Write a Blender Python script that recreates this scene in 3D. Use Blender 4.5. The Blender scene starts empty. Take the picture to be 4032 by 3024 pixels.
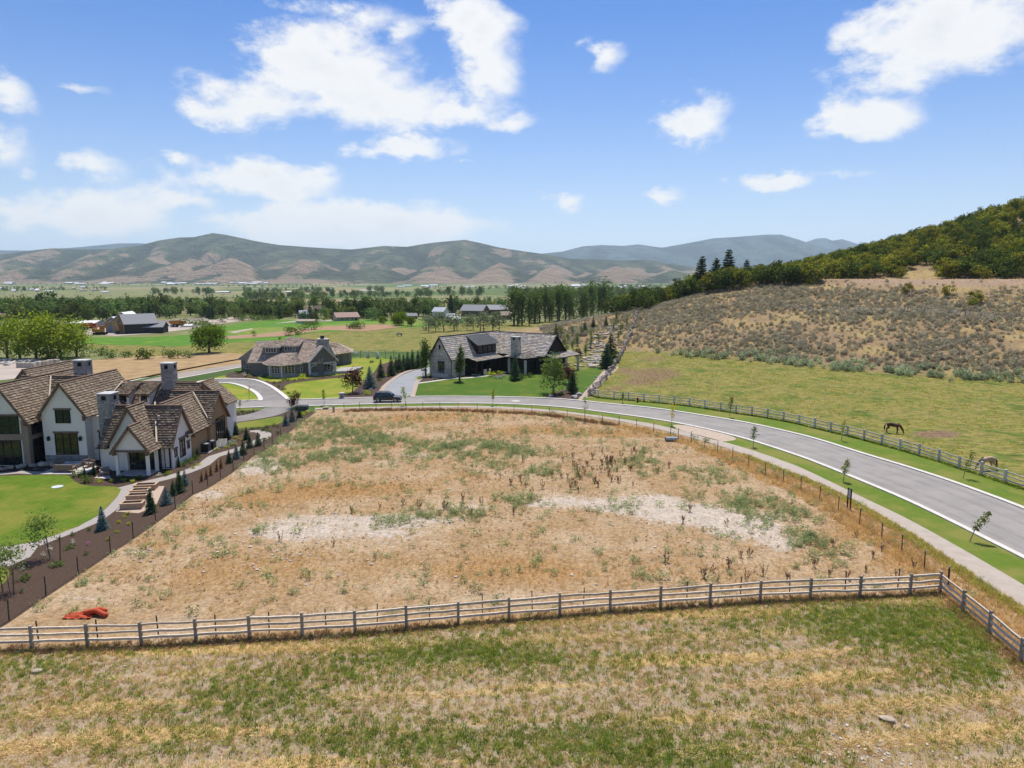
import bpy, bmesh, math, random
import numpy as np
from mathutils import Vector, Matrix
rad = math.radians
scene = bpy.context.scene
COL = scene.collection

# ------------------------------------------------------------------ camera
CAM_H, PITCH, FOC = 20.0, math.atan((1512 - 1094) / 2795.0), 2795.0
cam_d = bpy.data.cameras.new('camera')
cam = bpy.data.objects.new('camera', cam_d); COL.objects.link(cam)
cam.location = (0, 0, CAM_H)
cam.rotation_euler = (rad(90) - PITCH, 0, 0)
cam_d.sensor_width = 36.0
cam_d.lens = 36.0 * FOC / 4032.0
cam_d.clip_start = 0.5
cam_d.clip_end = 60000
scene.camera = cam

# ------------------------------------------------------------------ light
SUN_EL, SUN_AZ = rad(64), rad(7)          # azimuth measured from +y towards +x
world = bpy.data.worlds.new('World'); scene.world = world
world.use_nodes = True
sun_d = bpy.data.lights.new('sun', 'SUN'); sun_d.energy = 3.9; sun_d.angle = rad(0.53)
sun_d.color = (1.0, 0.94, 0.845)
sun = bpy.data.objects.new('sun', sun_d); COL.objects.link(sun)
sd = Vector((math.cos(SUN_EL) * math.sin(SUN_AZ), math.cos(SUN_EL) * math.cos(SUN_AZ), math.sin(SUN_EL)))
sun.rotation_euler = sd.to_track_quat('Z', 'Y').to_euler()
sun.location = (0, 0, 300)
vs = scene.view_settings
vs.view_transform = 'Standard'; vs.look = 'None'; vs.gamma = 1.0; vs.use_curve_mapping = False
vs.exposure = 0.63
SKY_STRENGTH = 0.084
cy = scene.cycles
cy.max_bounces = 5; cy.diffuse_bounces = 2; cy.glossy_bounces = 2; cy.transmission_bounces = 3
cy.transparent_max_bounces = 6; cy.volume_bounces = 1
cy.use_adaptive_sampling = True; cy.adaptive_threshold = 0.02
cy.use_denoising = True
cy.sample_clamp_indirect = 6.0

def px_dir(px, py):
    u = (px - 2016) / FOC; v = (1512 - py) / FOC
    c, s = math.cos(PITCH), math.sin(PITCH)
    return u, c + v * s, -s + v * c

def build_sky():
    nt = world.node_tree; nt.nodes.clear(); N = nt.nodes; L = nt.links
    def math_(op, a, b=None, c=None, clamp=False):
        n = N.new('ShaderNodeMath'); n.operation = op; n.use_clamp = clamp
        for i, q in enumerate((a, b, c)):
            if q is None: continue
            if isinstance(q, (int, float)): n.inputs[i].default_value = q
            else: L.new(q, n.inputs[i])
        return n.outputs[0]
    def vmath(op, a, b=None, c=None):
        n = N.new('ShaderNodeVectorMath'); n.operation = op
        for i, q in enumerate((a, b, c)):
            if q is None: continue
            if isinstance(q, (tuple, list)): n.inputs[i].default_value = q
            else: L.new(q, n.inputs[i])
        return n.outputs['Value'] if op == 'LENGTH' else n.outputs[0]
    tc = N.new('ShaderNodeTexCoord')
    sep = N.new('ShaderNodeSeparateXYZ'); L.new(tc.outputs['Generated'], sep.inputs[0])
    az = math_('ARCTAN2', sep.outputs[0], sep.outputs[1])
    el = math_('ARCSINE', sep.outputs[2])
    comb = N.new('ShaderNodeCombineXYZ'); L.new(az, comb.inputs[0]); L.new(el, comb.inputs[1])
    P = comb.outputs[0]
    sky = N.new('ShaderNodeTexSky'); sky.sky_type = 'NISHITA'; sky.sun_disc = False
    sky.sun_elevation = SUN_EL; sky.sun_rotation = SUN_AZ
    sky.altitude = 1700; sky.air_density = 1.0; sky.dust_density = 1.6; sky.ozone_density = 3.0
    # billow noise in direction space, shared by all the clouds
    st = vmath('MULTIPLY', P, (1.0, 1.7, 1.0))
    n1 = N.new('ShaderNodeTexNoise'); n1.inputs['Scale'].default_value = 7.0
    n1.inputs['Detail'].default_value = 8; n1.inputs['Roughness'].default_value = 0.56
    n1.inputs['Distortion'].default_value = 0.25; L.new(st, n1.inputs['Vector'])
    n2 = N.new('ShaderNodeTexNoise'); n2.inputs['Scale'].default_value = 28.0
    n2.inputs['Detail'].default_value = 5; n2.inputs['Roughness'].default_value = 0.65
    L.new(st, n2.inputs['Vector'])
    warp = vmath('SUBTRACT', n2.outputs['Color'], (0.5, 0.5, 0.5))
    Pw = vmath('MULTIPLY_ADD', warp, (0.05, 0.035, 0.0), P)
    blobs = [  # photograph columns, rows (2212 wide), half sizes, weight
        (640,150,120,85,1.3),(560,215,150,55,1.1),(470,240,80,40,1),(740,180,170,95,1.15),(860,225,150,55,1.0),
        (1030,60,90,95,1.15),(1050,150,80,110,1.0),(990,245,140,45,.95),(1100,268,75,28,.85),(790,28,80,36,.75),(865,75,55,45,.62),
        (880,318,125,34,1.05),(800,328,70,18,.8),(570,400,165,46,1.05),(690,385,65,32,.95),(420,432,110,30,.95),
        (760,488,330,58,1.8),(930,482,160,36,1.4),(600,475,130,40,1.2),(200,458,150,46,1.2),(190,352,58,34,1.0),
        (14,335,50,40,.8),(378,342,40,20,.8),(14,192,46,28,.8),(165,190,60,14,.55),(60,380,30,14,.6),
        (1303,112,44,46,.85),(1512,262,75,50,1.1),(1862,258,92,42,1.25),(1925,70,120,70,1.2),(1960,138,125,44,1.0),
        (2110,30,190,95,1.2),(2090,105,150,56,.95),(1225,432,52,25,.95),(1430,424,62,25,1.0),(1700,391,100,18,.8),(1810,379,80,16,.75),
        (640,12,60,14,.5),(1000,352,30,9,.5),(640,305,30,12,.5)]
    acc = None
    for bx, by, rx, ry, w in blobs:
        d = px_dir(bx * 1.82278, by * 1.82278)
        a0 = math.atan2(d[0], d[1]); e0 = math.atan2(d[2], math.hypot(d[0], d[1]))
        k = 1533.0 / math.sqrt(d[0]**2 + d[1]**2 + d[2]**2)
        sx, sy = k / (rx * 1.08), k / (ry * 1.08)
        q = vmath('MULTIPLY_ADD', Pw, (sx, sy, 0), (-a0 * sx, -e0 * sy, 0))
        ln = vmath('LENGTH', q)
        m = math_('MULTIPLY_ADD', ln, -w, w)
        acc = m if acc is None else math_('SMOOTH_MAX', acc, m, 0.25)
    # fair-weather cumulus over the rest of the sky, same kind of field, left and right of and behind the view
    n3 = N.new('ShaderNodeTexNoise'); n3.inputs['Scale'].default_value = 2.6; n3.inputs['Detail'].default_value = 2
    L.new(vmath('MULTIPLY', tc.outputs['Generated'], (1.0, 1.0, 2.2)), n3.inputs['Vector'])
    away = math_('GREATER_THAN', math_('ABSOLUTE', az), 0.70)
    gen = math_('MULTIPLY_ADD', n3.outputs['Fac'], 4.0, -2.2)
    gen = math_('SUBTRACT', gen, math_('MULTIPLY', math_('SUBTRACT', 1.0, away), 5.0))
    acc = math_('MAXIMUM', acc, gen)
    nz = math_('MULTIPLY_ADD', n1.outputs['Fac'], 3.6, -1.98)
    nz = math_('ADD', nz, math_('MULTIPLY_ADD', n2.outputs['Fac'], 1.3, -0.65))
    dens = math_('ADD', math_('MULTIPLY', math_('MINIMUM', acc, 0.85), 1.5), nz)
    ss = N.new('ShaderNodeMapRange'); ss.interpolation_type = 'SMOOTHSTEP'
    ss.inputs['From Min'].default_value = 0.0; ss.inputs['From Max'].default_value = 1.05
    L.new(dens, ss.inputs['Value'])
    up = N.new('ShaderNodeMapRange'); up.inputs['From Min'].default_value = 0.0; up.inputs['From Max'].default_value = 0.015
    L.new(el, up.inputs['Value'])
    mask = math_('MULTIPLY', math_('MULTIPLY', ss.outputs[0], 0.96), up.outputs[0])
    # thick cloud is a little greyer than its thin bright rim
    th = N.new('ShaderNodeMapRange'); th.interpolation_type = 'SMOOTHSTEP'
    th.inputs['From Min'].default_value = 1.0; th.inputs['From Max'].default_value = 2.6
    L.new(dens, th.inputs['Value'])
    cc = N.new('ShaderNodeMix'); cc.data_type = 'RGBA'
    cc.inputs[6].default_value = (0.63, 0.625, 0.615, 1); cc.inputs[7].default_value = (0.42, 0.435, 0.465, 1)
    L.new(math_('MULTIPLY', th.outputs[0], math_('MULTIPLY_ADD', n3.outputs['Fac'], 0.6, 0.35)), cc.inputs[0])
    mul = N.new('ShaderNodeMix'); mul.data_type = 'RGBA'; mul.blend_type = 'MULTIPLY'; mul.inputs[0].default_value = 1.0
    hs = N.new('ShaderNodeHueSaturation'); hs.inputs['Saturation'].default_value = 1.55; hs.inputs['Hue'].default_value = 0.51
    L.new(sky.outputs[0], hs.inputs['Color']); L.new(hs.outputs[0], mul.inputs[6]); s = SKY_STRENGTH; mul.inputs[7].default_value = (s, s, s, 1)
    # pale aerosol layer thickening evenly towards the whole horizon
    ae = N.new('ShaderNodeMix'); ae.data_type = 'RGBA'; ae.inputs[7].default_value = (0.475, 0.53, 0.61, 1)
    L.new(math_('MULTIPLY', math_('POWER', 2.71828, math_('MULTIPLY', math_('MAXIMUM', el, 0.0), -5.6)), 0.9), ae.inputs[0]); L.new(mul.outputs[2], ae.inputs[6])
    fin = N.new('ShaderNodeMix'); fin.data_type = 'RGBA'
    L.new(mask, fin.inputs[0]); L.new(ae.outputs[2], fin.inputs[6]); L.new(cc.outputs[2], fin.inputs[7])
    bg = N.new('ShaderNodeBackground'); bg.inputs['Strength'].default_value = 1.0
    L.new(fin.outputs[2], bg.inputs['Color'])
    out = N.new('ShaderNodeOutputWorld'); L.new(bg.outputs[0], out.inputs['Surface'])
    world.cycles.sampling_method = 'MANUAL'; world.cycles.sample_map_resolution = 512
build_sky()

# ------------------------------------------------------------------ helpers
def sstep(a, b, x):
    t = np.clip((np.asarray(x, float) - a) / (b - a), 0, 1)
    return t * t * (3 - 2 * t)

def wav(x, y, seed=0, octs=4, lac=1.9, gain=0.5):
    """cheap smooth pseudo-noise, about -1..1"""
    r = np.random.default_rng(seed); v = 0.0; a = 1.0; tot = 0.0
    for o in range(octs):
        for _ in range(3):
            th = r.uniform(0, 6.283); ph = r.uniform(0, 6.283); k = lac ** o * r.uniform(.8, 1.25)
            v = v + a / 3 * np.sin((x * math.cos(th) + y * math.sin(th)) * k + ph + 1.3 * np.sin((x * math.sin(th) - y * math.cos(th)) * k * .7 + ph * 2))
        tot += a; a *= gain
    return v / tot * 1.4

def gz(x, y):
    """height of the ground"""
    x = np.asarray(x, float); y = np.asarray(y, float)
    s = (x - 44) * .67 + (y - 181) * .74
    t = (x - 44) * .74 - (y - 181) * .67
    val = -0.0095 * np.clip(y - 200, 0, 1300) * sstep(190, 330, y)
    H1 = 19.6 * sstep(-112, -2, t)
    low = H1 * (0.82 * np.clip((s + 4) / 80, 0, 1) + 0.18 * sstep(0, 80, s)) * sstep(-6, 14, s)
    H2 = np.clip(36.5 + .30 * t, 0, 66)
    up = np.clip(H2 - H1, 0, 60) * (0.75 * np.clip((s - 86) / 120, 0, 1) + .25 * sstep(86, 210, s))
    up = up * (1 - .9 * sstep(230, 700, s))
    hill = (low + up) * (1 - sstep(450, 1100, s))
    bump = wav(x / 9, y / 9, 3, 3) * (.5 * sstep(5, 30, s) * (1 - .9 * sstep(72, 78, s) * (1 - sstep(86, 92, s)))) * sstep(-100, -40, t)
    roll = wav(x / 28, y / 28, 5, 2) * .25 * sstep(-60, -5, s) * (1 - sstep(-5, 10, s)) * sstep(30, 60, x)
    return val * (1 - sstep(-30, 60, s) * sstep(-120, -20, t)) + hill + bump + roll

def z_at(x, y): return float(gz(x, y))

_TS = 15.0 * 1.012 ** np.arange(640)
def G(px, py, dz=0.0):
    """point of the ground under a photograph pixel (4032 wide)"""
    d = px_dir(px, py); T = _TS
    for k in range(3):
        hit = CAM_H + d[2] * T <= gz(d[0] * T, d[1] * T) + dz
        i = int(np.argmax(hit)) if hit.any() else len(T) - 1
        T = np.linspace(T[max(i - 1, 0)], T[i], 24)
    b = T[-1] if k == 2 and i == 0 else T[-1]
    x, y = d[0] * b, d[1] * b
    return Vector((x, y, float(gz(x, y))))

def GZ(px, py, z):
    d = px_dir(px, py); t = (z - CAM_H) / d[2]
    return Vector((d[0] * t, d[1] * t, z))

def YZ(px, py, Y):
    d = px_dir(px, py); t = Y / d[1]
    return Vector((d[0] * t, Y, CAM_H + d[2] * t))

def crop(x0, y0, x1, W=2212):
    k = (x1 - x0) / W
    return lambda x, y: (x0 + x * k, y0 + y * k)

def tag(o, label=None, cat=None, group=None, kind=None):
    if label: o['label'] = label
    if cat: o['category'] = cat
    if group: o['group'] = group
    if kind: o['kind'] = kind
    return o

def empty(name, loc=(0, 0, 0), rz=0.0, label=None, cat=None, group=None):
    o = bpy.data.objects.new(name, None); COL.objects.link(o)
    o.location = loc; o.rotation_euler = (0, 0, rz); o.empty_display_size = .3
    return tag(o, label, cat, group)

def link(name, me, parent=None, loc=(0, 0, 0), rz=0.0, scale=None):
    o = bpy.data.objects.new(name, me); COL.objects.link(o)
    o.location = loc; o.rotation_euler = (0, 0, rz)
    if scale is not None: o.scale = scale if hasattr(scale, '__len__') else (scale,) * 3
    if parent is not None: o.parent = parent
    return o

def mesh_np(name, verts, faces, mats=(), mi=None, smooth=False):
    me = bpy.data.meshes.new(name)
    me.from_pydata([tuple(v) for v in verts], [], [tuple(f) for f in faces])
    for m in mats: me.materials.append(m)
    if mi is not None: me.polygons.foreach_set('material_index', np.asarray(mi, np.int32))
    if smooth: me.polygons.foreach_set('use_smooth', np.ones(len(me.polygons), bool))
    me.update(); return me

class MB:
    def __init__(s): s.v = []; s.f = []; s.m = []
    def add(s, vs, fs, mi=0):
        o = len(s.v); s.v += [tuple(v) for v in vs]
        s.f += [tuple(i + o for i in f) for f in fs]; s.m += [mi] * len(fs); return s
    def box(s, x0, x1, y0, y1, z0, z1, mi=0):
        return s.add([(x0,y0,z0),(x1,y0,z0),(x1,y1,z0),(x0,y1,z0),(x0,y0,z1),(x1,y0,z1),(x1,y1,z1),(x0,y1,z1)],
              [(0,3,2,1),(4,5,6,7),(0,1,5,4),(1,2,6,5),(2,3,7,6),(3,0,4,7)], mi)
    def bar(s, a, b, w, h, mi=0, up=(0, 0, 1)):
        """square bar from a to b, w wide, h high"""
        a = Vector(a); b = Vector(b); d = (b - a).normalized(); u = Vector(up)
        r = d.cross(u)
        if r.length < 1e-4: r = Vector((1, 0, 0))
        r.normalize(); u = r.cross(d).normalized()
        r = r * w / 2; u = u * h / 2
        vs = [a - r - u, a + r - u, a + r + u, a - r + u, b - r - u, b + r - u, b + r + u, b - r + u]
        return s.add(vs, [(0,3,2,1),(4,5,6,7),(0,1,5,4),(1,2,6,5),(2,3,7,6),(3,0,4,7)][0:0] + [(0,1,2,3),(7,6,5,4),(0,4,5,1),(1,5,6,2),(2,6,7,3),(3,7,4,0)], mi)
    def tube(s, pts, rs, n=6, mi=0, cap=True):
        pts = [Vector(p) for p in pts]
        if not hasattr(rs, '__len__'): rs = [rs] * len(pts)
        o = len(s.v); fs = []
        for i, p in enumerate(pts):
            d = (pts[min(i + 1, len(pts) - 1)] - pts[max(i - 1, 0)])
            d = d.normalized() if d.length > 1e-9 else Vector((0, 0, 1))
            r = d.cross(Vector((0, 0, 1)));
            if r.length < .05: r = d.cross(Vector((0, 1, 0)))
            r.normalize(); u = r.cross(d)
            for k in range(n):
                a = 2 * math.pi * k / n
                s.v.append(tuple(p + (r * math.cos(a) + u * math.sin(a)) * rs[i]))
        for i in range(len(pts) - 1):
            for k in range(n):
                k2 = (k + 1) % n
                fs.append((o + i*n + k, o + i*n + k2, o + (i+1)*n + k2, o + (i+1)*n + k))
        if cap:
            fs.append(tuple(o + k for k in reversed(range(n)))); fs.append(tuple(o + (len(pts)-1)*n + k for k in range(n)))
        s.f += fs; s.m += [mi] * len(fs); return s
    def prism(s, poly, z0, z1, mi=0):
        n = len(poly); o = len(s.v)
        s.v += [(p[0], p[1], z0) for p in poly] + [(p[0], p[1], z1) for p in poly]
        fs = [tuple(o + n + i for i in range(n)), tuple(o + i for i in reversed(range(n)))]
        fs += [(o + i, o + (i+1) % n, o + n + (i+1) % n, o + n + i) for i in range(n)]
        s.f += fs; s.m += [mi] * len(fs); return s
    def mesh(s, name, mats, smooth=False):
        if not isinstance(mats, (list, tuple)): mats = [mats]
        return mesh_np(name, s.v, s.f, mats, s.m, smooth)
    def build(s, name, mats, parent=None, smooth=False, **k):
        return link(name, s.mesh(name, mats, smooth), parent, **k)

# ------------------------------------------------------------------ materials
class NT:
    def __init__(s, name):
        s.m = bpy.data.materials.new(name); s.m.use_nodes = True
        s.nt = s.m.node_tree; s.nt.nodes.clear(); s.N = s.nt.nodes; s.L = s.nt.links
        s.out = s.N.new('ShaderNodeOutputMaterial')
    def lk(s, a, b): s.L.new(a, b)
    def put(s, sock, v):
        if v is None: return
        if isinstance(v, bpy.types.NodeSocket): s.L.new(v, sock)
        elif isinstance(v, tuple) and len(v) == 3 and sock.type == 'RGBA': sock.default_value = (*v, 1)
        else: sock.default_value = v
    def math(s, op, a, b=None, c=None, clamp=False):
        n = s.N.new('ShaderNodeMath'); n.operation = op; n.use_clamp = clamp
        for i, q in enumerate((a, b, c)): s.put(n.inputs[i], q)
        return n.outputs[0]
    def pos(s): return s.N.new('ShaderNodeNewGeometry').outputs['Position']
    def obj(s): return s.N.new('ShaderNodeTexCoord').outputs['Object']
    def island(s): return s.N.new('ShaderNodeNewGeometry').outputs['Random Per Island']
    def rnd(s): return s.N.new('ShaderNodeObjectInfo').outputs['Random']
    def mapping(s, v, scale=(1, 1, 1), rot=(0, 0, 0)):
        n = s.N.new('ShaderNodeMapping'); s.put(n.inputs['Vector'], v)
        n.inputs['Scale'].default_value = scale; n.inputs['Rotation'].default_value = rot
        return n.outputs[0]
    def noise(s, v, scale, detail=3, rough=.55, dist=0.0):
        n = s.N.new('ShaderNodeTexNoise'); s.put(n.inputs['Vector'], v)
        n.inputs['Scale'].default_value = scale; n.inputs['Detail'].default_value = detail
        n.inputs['Roughness'].default_value = rough; n.inputs['Distortion'].default_value = dist
        return n.outputs['Fac']
    def vor(s, v, scale, out='Color', feature='F1'):
        n = s.N.new('ShaderNodeTexVoronoi'); n.feature = feature; s.put(n.inputs['Vector'], v)
        n.inputs['Scale'].default_value = scale; return n.outputs[out]
    def ramp(s, fac, stops, interp='LINEAR'):
        n = s.N.new('ShaderNodeValToRGB'); n.color_ramp.interpolation = interp; s.put(n.inputs[0], fac)
        e = n.color_ramp.elements
        while len(e) < len(stops): e.new(.5)
        for i, (p, c) in enumerate(stops):
            e[i].position = p; e[i].color = (*c, 1) if len(c) == 3 else c
        return n.outputs[0]
    def rng(s, v, a, b, c=0.0, d=1.0, smooth=True):
        n = s.N.new('ShaderNodeMapRange'); n.interpolation_type = 'SMOOTHSTEP' if smooth else 'LINEAR'
        s.put(n.inputs['Value'], v)
        for k, q in (('From Min', a), ('From Max', b), ('To Min', c), ('To Max', d)): n.inputs[k].default_value = q
        return n.outputs[0]
    def mix(s, fac, a, b, mode='MIX'):
        n = s.N.new('ShaderNodeMix'); n.data_type = 'RGBA'; n.blend_type = mode
        s.put(n.inputs[0], fac); s.put(n.inputs[6], a); s.put(n.inputs[7], b); return n.outputs[2]
    def val(s, col, v, sat=1.0, hue=.5):
        n = s.N.new('ShaderNodeHueSaturation'); s.put(n.inputs['Color'], col); s.put(n.inputs['Value'], v)
        s.put(n.inputs['Saturation'], sat); s.put(n.inputs['Hue'], hue); return n.outputs[0]
    def bump(s, h, strength=.3, dist=.05):
        n = s.N.new('ShaderNodeBump'); s.put(n.inputs['Height'], h)
        n.inputs['Strength'].default_value = strength; n.inputs['Distance'].default_value = dist; return n.outputs[0]
    def attr(s, name):
        n = s.N.new('ShaderNodeAttribute'); n.attribute_name = name
        q = s.N.new('ShaderNodeSeparateColor'); s.L.new(n.outputs['Color'], q.inputs[0]); return q.outputs
    def bsdf(s, col, rough=.9, metal=0.0, spec=.25, normal=None, **k):
        b = s.N.new('ShaderNodeBsdfPrincipled'); s.put(b.inputs['Base Color'], col); s.put(b.inputs['Roughness'], rough)
        b.inputs['Metallic'].default_value = metal; b.inputs['Specular IOR Level'].default_value = spec
        if normal is not None: s.L.new(normal, b.inputs['Normal'])
        for q, v in k.items(): b.inputs[q].default_value = v
        s.L.new(b.outputs[0], s.out.inputs['Surface']); return s.m

MATS = {}
def M(name, c1, c2=None, scale=3.0, rough=.85, metal=0.0, spec=.25, detail=4, bump=0.0, bdist=.02, stretch=(1,1,1), isl=0.0, rnd=0.0, **k):
    if name in MATS: return MATS[name]
    t = NT(name); co = t.obj()
    if stretch != (1, 1, 1): co = t.mapping(co, stretch)
    n = t.noise(co, scale, detail, .6)
    col = t.mix(t.rng(n, .3, .7), c1, c2 if c2 is not None else tuple(x * .75 for x in c1))
    if isl: col = t.val(col, t.rng(t.island(), 0, 1, 1 - isl, 1 + isl, False))
    if rnd: col = t.val(col, t.rng(t.rnd(), 0, 1, 1 - rnd, 1 + rnd, False))
    nm = t.bump(n, bump, bdist) if bump else None
    MATS[name] = t.bsdf(col, rough, metal, spec, nm, **k); return MATS[name]

LEAF_GAIN = 1.55
def leaf(name, c, c2=None, var=.35, trans=.35, rnd=.2, hue=.012):
    """foliage: colour varies from leaf to leaf and from plant to plant, part of the light comes through"""
    if name in MATS: return MATS[name]
    t = NT(name)
    r = t.rnd(); i = t.island()
    c2 = c2 or tuple(x * .6 for x in c); c = tuple(min(x * LEAF_GAIN, .85) for x in c); c2 = tuple(min(x * LEAF_GAIN, .8) for x in c2)
    col = t.mix(t.math('FRACT', t.math('MULTIPLY_ADD', i, 7.13, r)), c, c2)
    col = t.val(col, t.math('MULTIPLY', t.rng(i, 0, 1, 1 - var, 1 + var, False), t.rng(r, 0, 1, 1 - rnd, 1 + rnd, False)),
                1.0, t.rng(t.math('FRACT', t.math('MULTIPLY', r, 13.7)), 0, 1, .5 - hue, .5 + hue, False))
    d = t.N.new('ShaderNodeBsdfDiffuse'); t.lk(col, d.inputs[0])
    tr = t.N.new('ShaderNodeBsdfTranslucent'); t.lk(t.val(col, 1.25, 1.1), tr.inputs[0])
    mx = t.N.new('ShaderNodeMixShader'); mx.inputs[0].default_value = trans
    t.lk(d.outputs[0], mx.inputs[1]); t.lk(tr.outputs[0], mx.inputs[2]); t.lk(mx.outputs[0], t.out.inputs['Surface'])
    MATS[name] = t.m; return t.m

# ------------------------------------------------------------------ ground
def axis(fine0, fine1, step, lo, hi, grow=1.06, cap=400.):
    a = list(np.arange(fine0, fine1 + 1e-6, step)); s = step
    while a[-1] < hi: s = min(s * grow, cap); a.append(a[-1] + s)
    s = step; b = []
    q = a[0]
    while q > lo: s = min(s * grow, cap); q -= s; b.append(q)
    return np.array(b[::-1] + a)
gx = axis(-72, 118, .75, -30000, 30000, 1.07, 1500.)
gy = axis(20, 150, .7, -400, 34000, 1.022, 1200.)
GXX, GYY = np.meshgrid(gx, gy)

def inpoly(X, Y, poly):
    ins = np.zeros(X.shape, bool); n = len(poly); j = n - 1
    for i in range(n):
        xi, yi = poly[i][0], poly[i][1]; xj, yj = poly[j][0], poly[j][1]
        if yi != yj:
            c = ((yi > Y) != (yj > Y)) & (X < (xj - xi) * (Y - yi) / (yj - yi) + xi)
            ins ^= c
        j = i
    return ins
def V2(x, y): return G(x * 1.82278, y * 1.82278)      # photograph reduced to 2212 wide
def gauss(lst, X=None, Y=None):
    """sum of soft patches given as column,row,half-width,half-height (2212 wide), weight"""
    X = GXX if X is None else X; Y = GYY if Y is None else Y
    w = np.zeros(X.shape)
    for cx, cyy, rx, ry, a in lst:
        c = V2(cx, cyy); e = V2(cx + rx, cyy); n = V2(cx, cyy - ry); s_ = V2(cx, cyy + ry)
        sx = max(abs(e.x - c.x), .3); sy = max((n.y - s_.y) / 2, .3)
        w += a * np.exp(-(((X - c.x - (Y - c.y) * c.x / c.y) / sx) ** 2 + ((Y - c.y) / sy) ** 2))
    return w

FENCE_P = [(-520,2585),(-90,2560),(126.6,2553),(346,2546),(558,2539.6),(773,2526),(983,2512),(1191,2503.8),(1398.7,2490),(1601,2472),(1804,2453),(2004,2437),(2204,2421),(2402,2406),(2600,2392),(2795,2378),(2993,2365),(3189,2355),(3385,2348),(3582,2339),(3700.6,2331),(3791,2407.5),(3893.5,2495),(4018,2605),(4165,2738),(4340,2900),(4540,3090),(4780,3320)]
FENCE_XY = [G(*p) for p in FENCE_P]
LOT = FENCE_XY + [G(*p) for p in [(4600,2760),(4260,2540),(4032,2395),(3907,2318),(3738,2203),(3570,2090),(3401,1993),(3232,1908),(3123,1864),(2942,1793),(2762,1735),(2581,1688),(2400,1652),(2199,1625.5),(1964,1608.5),(1729,1605),(1329,1609.5),(1246,1618),(1169,1676),(1107,1728),(1040,1774),(918,1857),(819,1921),(691,2003),(524,2122),(309,2265),(36,2448),(-520,2770)]]
LOT_XY = [(p.x, p.y) for p in LOT]
BARE = [(900,1122,150,13,.55),(1250,1090,120,13,.55),(1010,1096,80,9,.4),(760,1000,120,9,.35),(1430,960,90,10,.4),(640,1150,110,18,.9),(720,1120,160,16,.6),(820,1150,100,22,.6),(1500,1110,120,26,1.0),(1620,1140,90,24,1.0),(1420,1080,60,18,.8),(560,1010,90,16,.7),(620,960,60,14,.6),
        (460,1070,50,14,.6),(540,990,60,16,.6),(900,985,60,8,.4),(1200,1075,60,14,.5),(1350,1095,70,14,.6),(300,1190,50,12,.6),(150,1290,80,12,.5),(700,1030,60,10,.4),(1700,1175,60,20,.6),(1160,1090,40,10,.4),(1500,920,60,8,.5)]
ORNG = [(1960,1190,40,60,.9),(2080,1290,60,40,.9),(2160,1380,60,60,.9),(1860,1120,50,50,.7),(1700,1010,60,30,.7),(1560,950,60,20,.6),(700,1060,110,25,.9),(560,1080,90,22,.8),(860,1055,110,18,.7),(1000,1220,240,34,.5),(640,1220,160,40,.6),(420,1240,130,34,.6),(900,905,110,10,.8),(1150,930,160,10,.9),(1330,940,90,10,.7),(780,925,70,8,.6),
        (1200,1240,260,34,.5),(1500,1230,140,26,.5),(1720,1220,90,22,.4),(430,1140,60,16,.8),(330,1180,50,14,.7),(1000,1030,80,14,.5),(1390,1075,40,10,.6),(1820,1160,60,30,.5),(1900,1215,60,22,.6),(1120,890,300,8,.6)]
STRAW = [(200,1395,320,14,.9),(600,1400,220,12,.6),(1200,1350,260,16,.6),(1500,1320,220,14,.8),(150,1510,220,14,.7),(300,1580,260,16,.7),(650,1650,120,24,.7),(1450,1420,200,20,.5),(1500,1560,120,30,.4),(1900,1480,110,40,.3),(2100,1560,110,60,.6),(250,1450,300,8,.5),(80,1630,140,16,.4),(1150,1480,160,10,.5),(950,1510,160,10,.5),(1800,1450,60,30,.5)]
GREEN = [(950,1410,150,34,1.0),(760,1440,90,30,.7),(550,1500,130,40,.8),(1900,1335,190,36,1.3),(2010,1370,150,40,1.1),(2100,1440,80,50,.8),(1500,1640,170,40,1.0),(1300,1600,160,50,.7),(1000,1600,220,50,.7),(700,1590,160,50,.6),(1350,1430,140,30,.5),(80,1440,70,16,.7),(600,1450,80,16,.5),(1100,1420,120,24,.7)]
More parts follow.
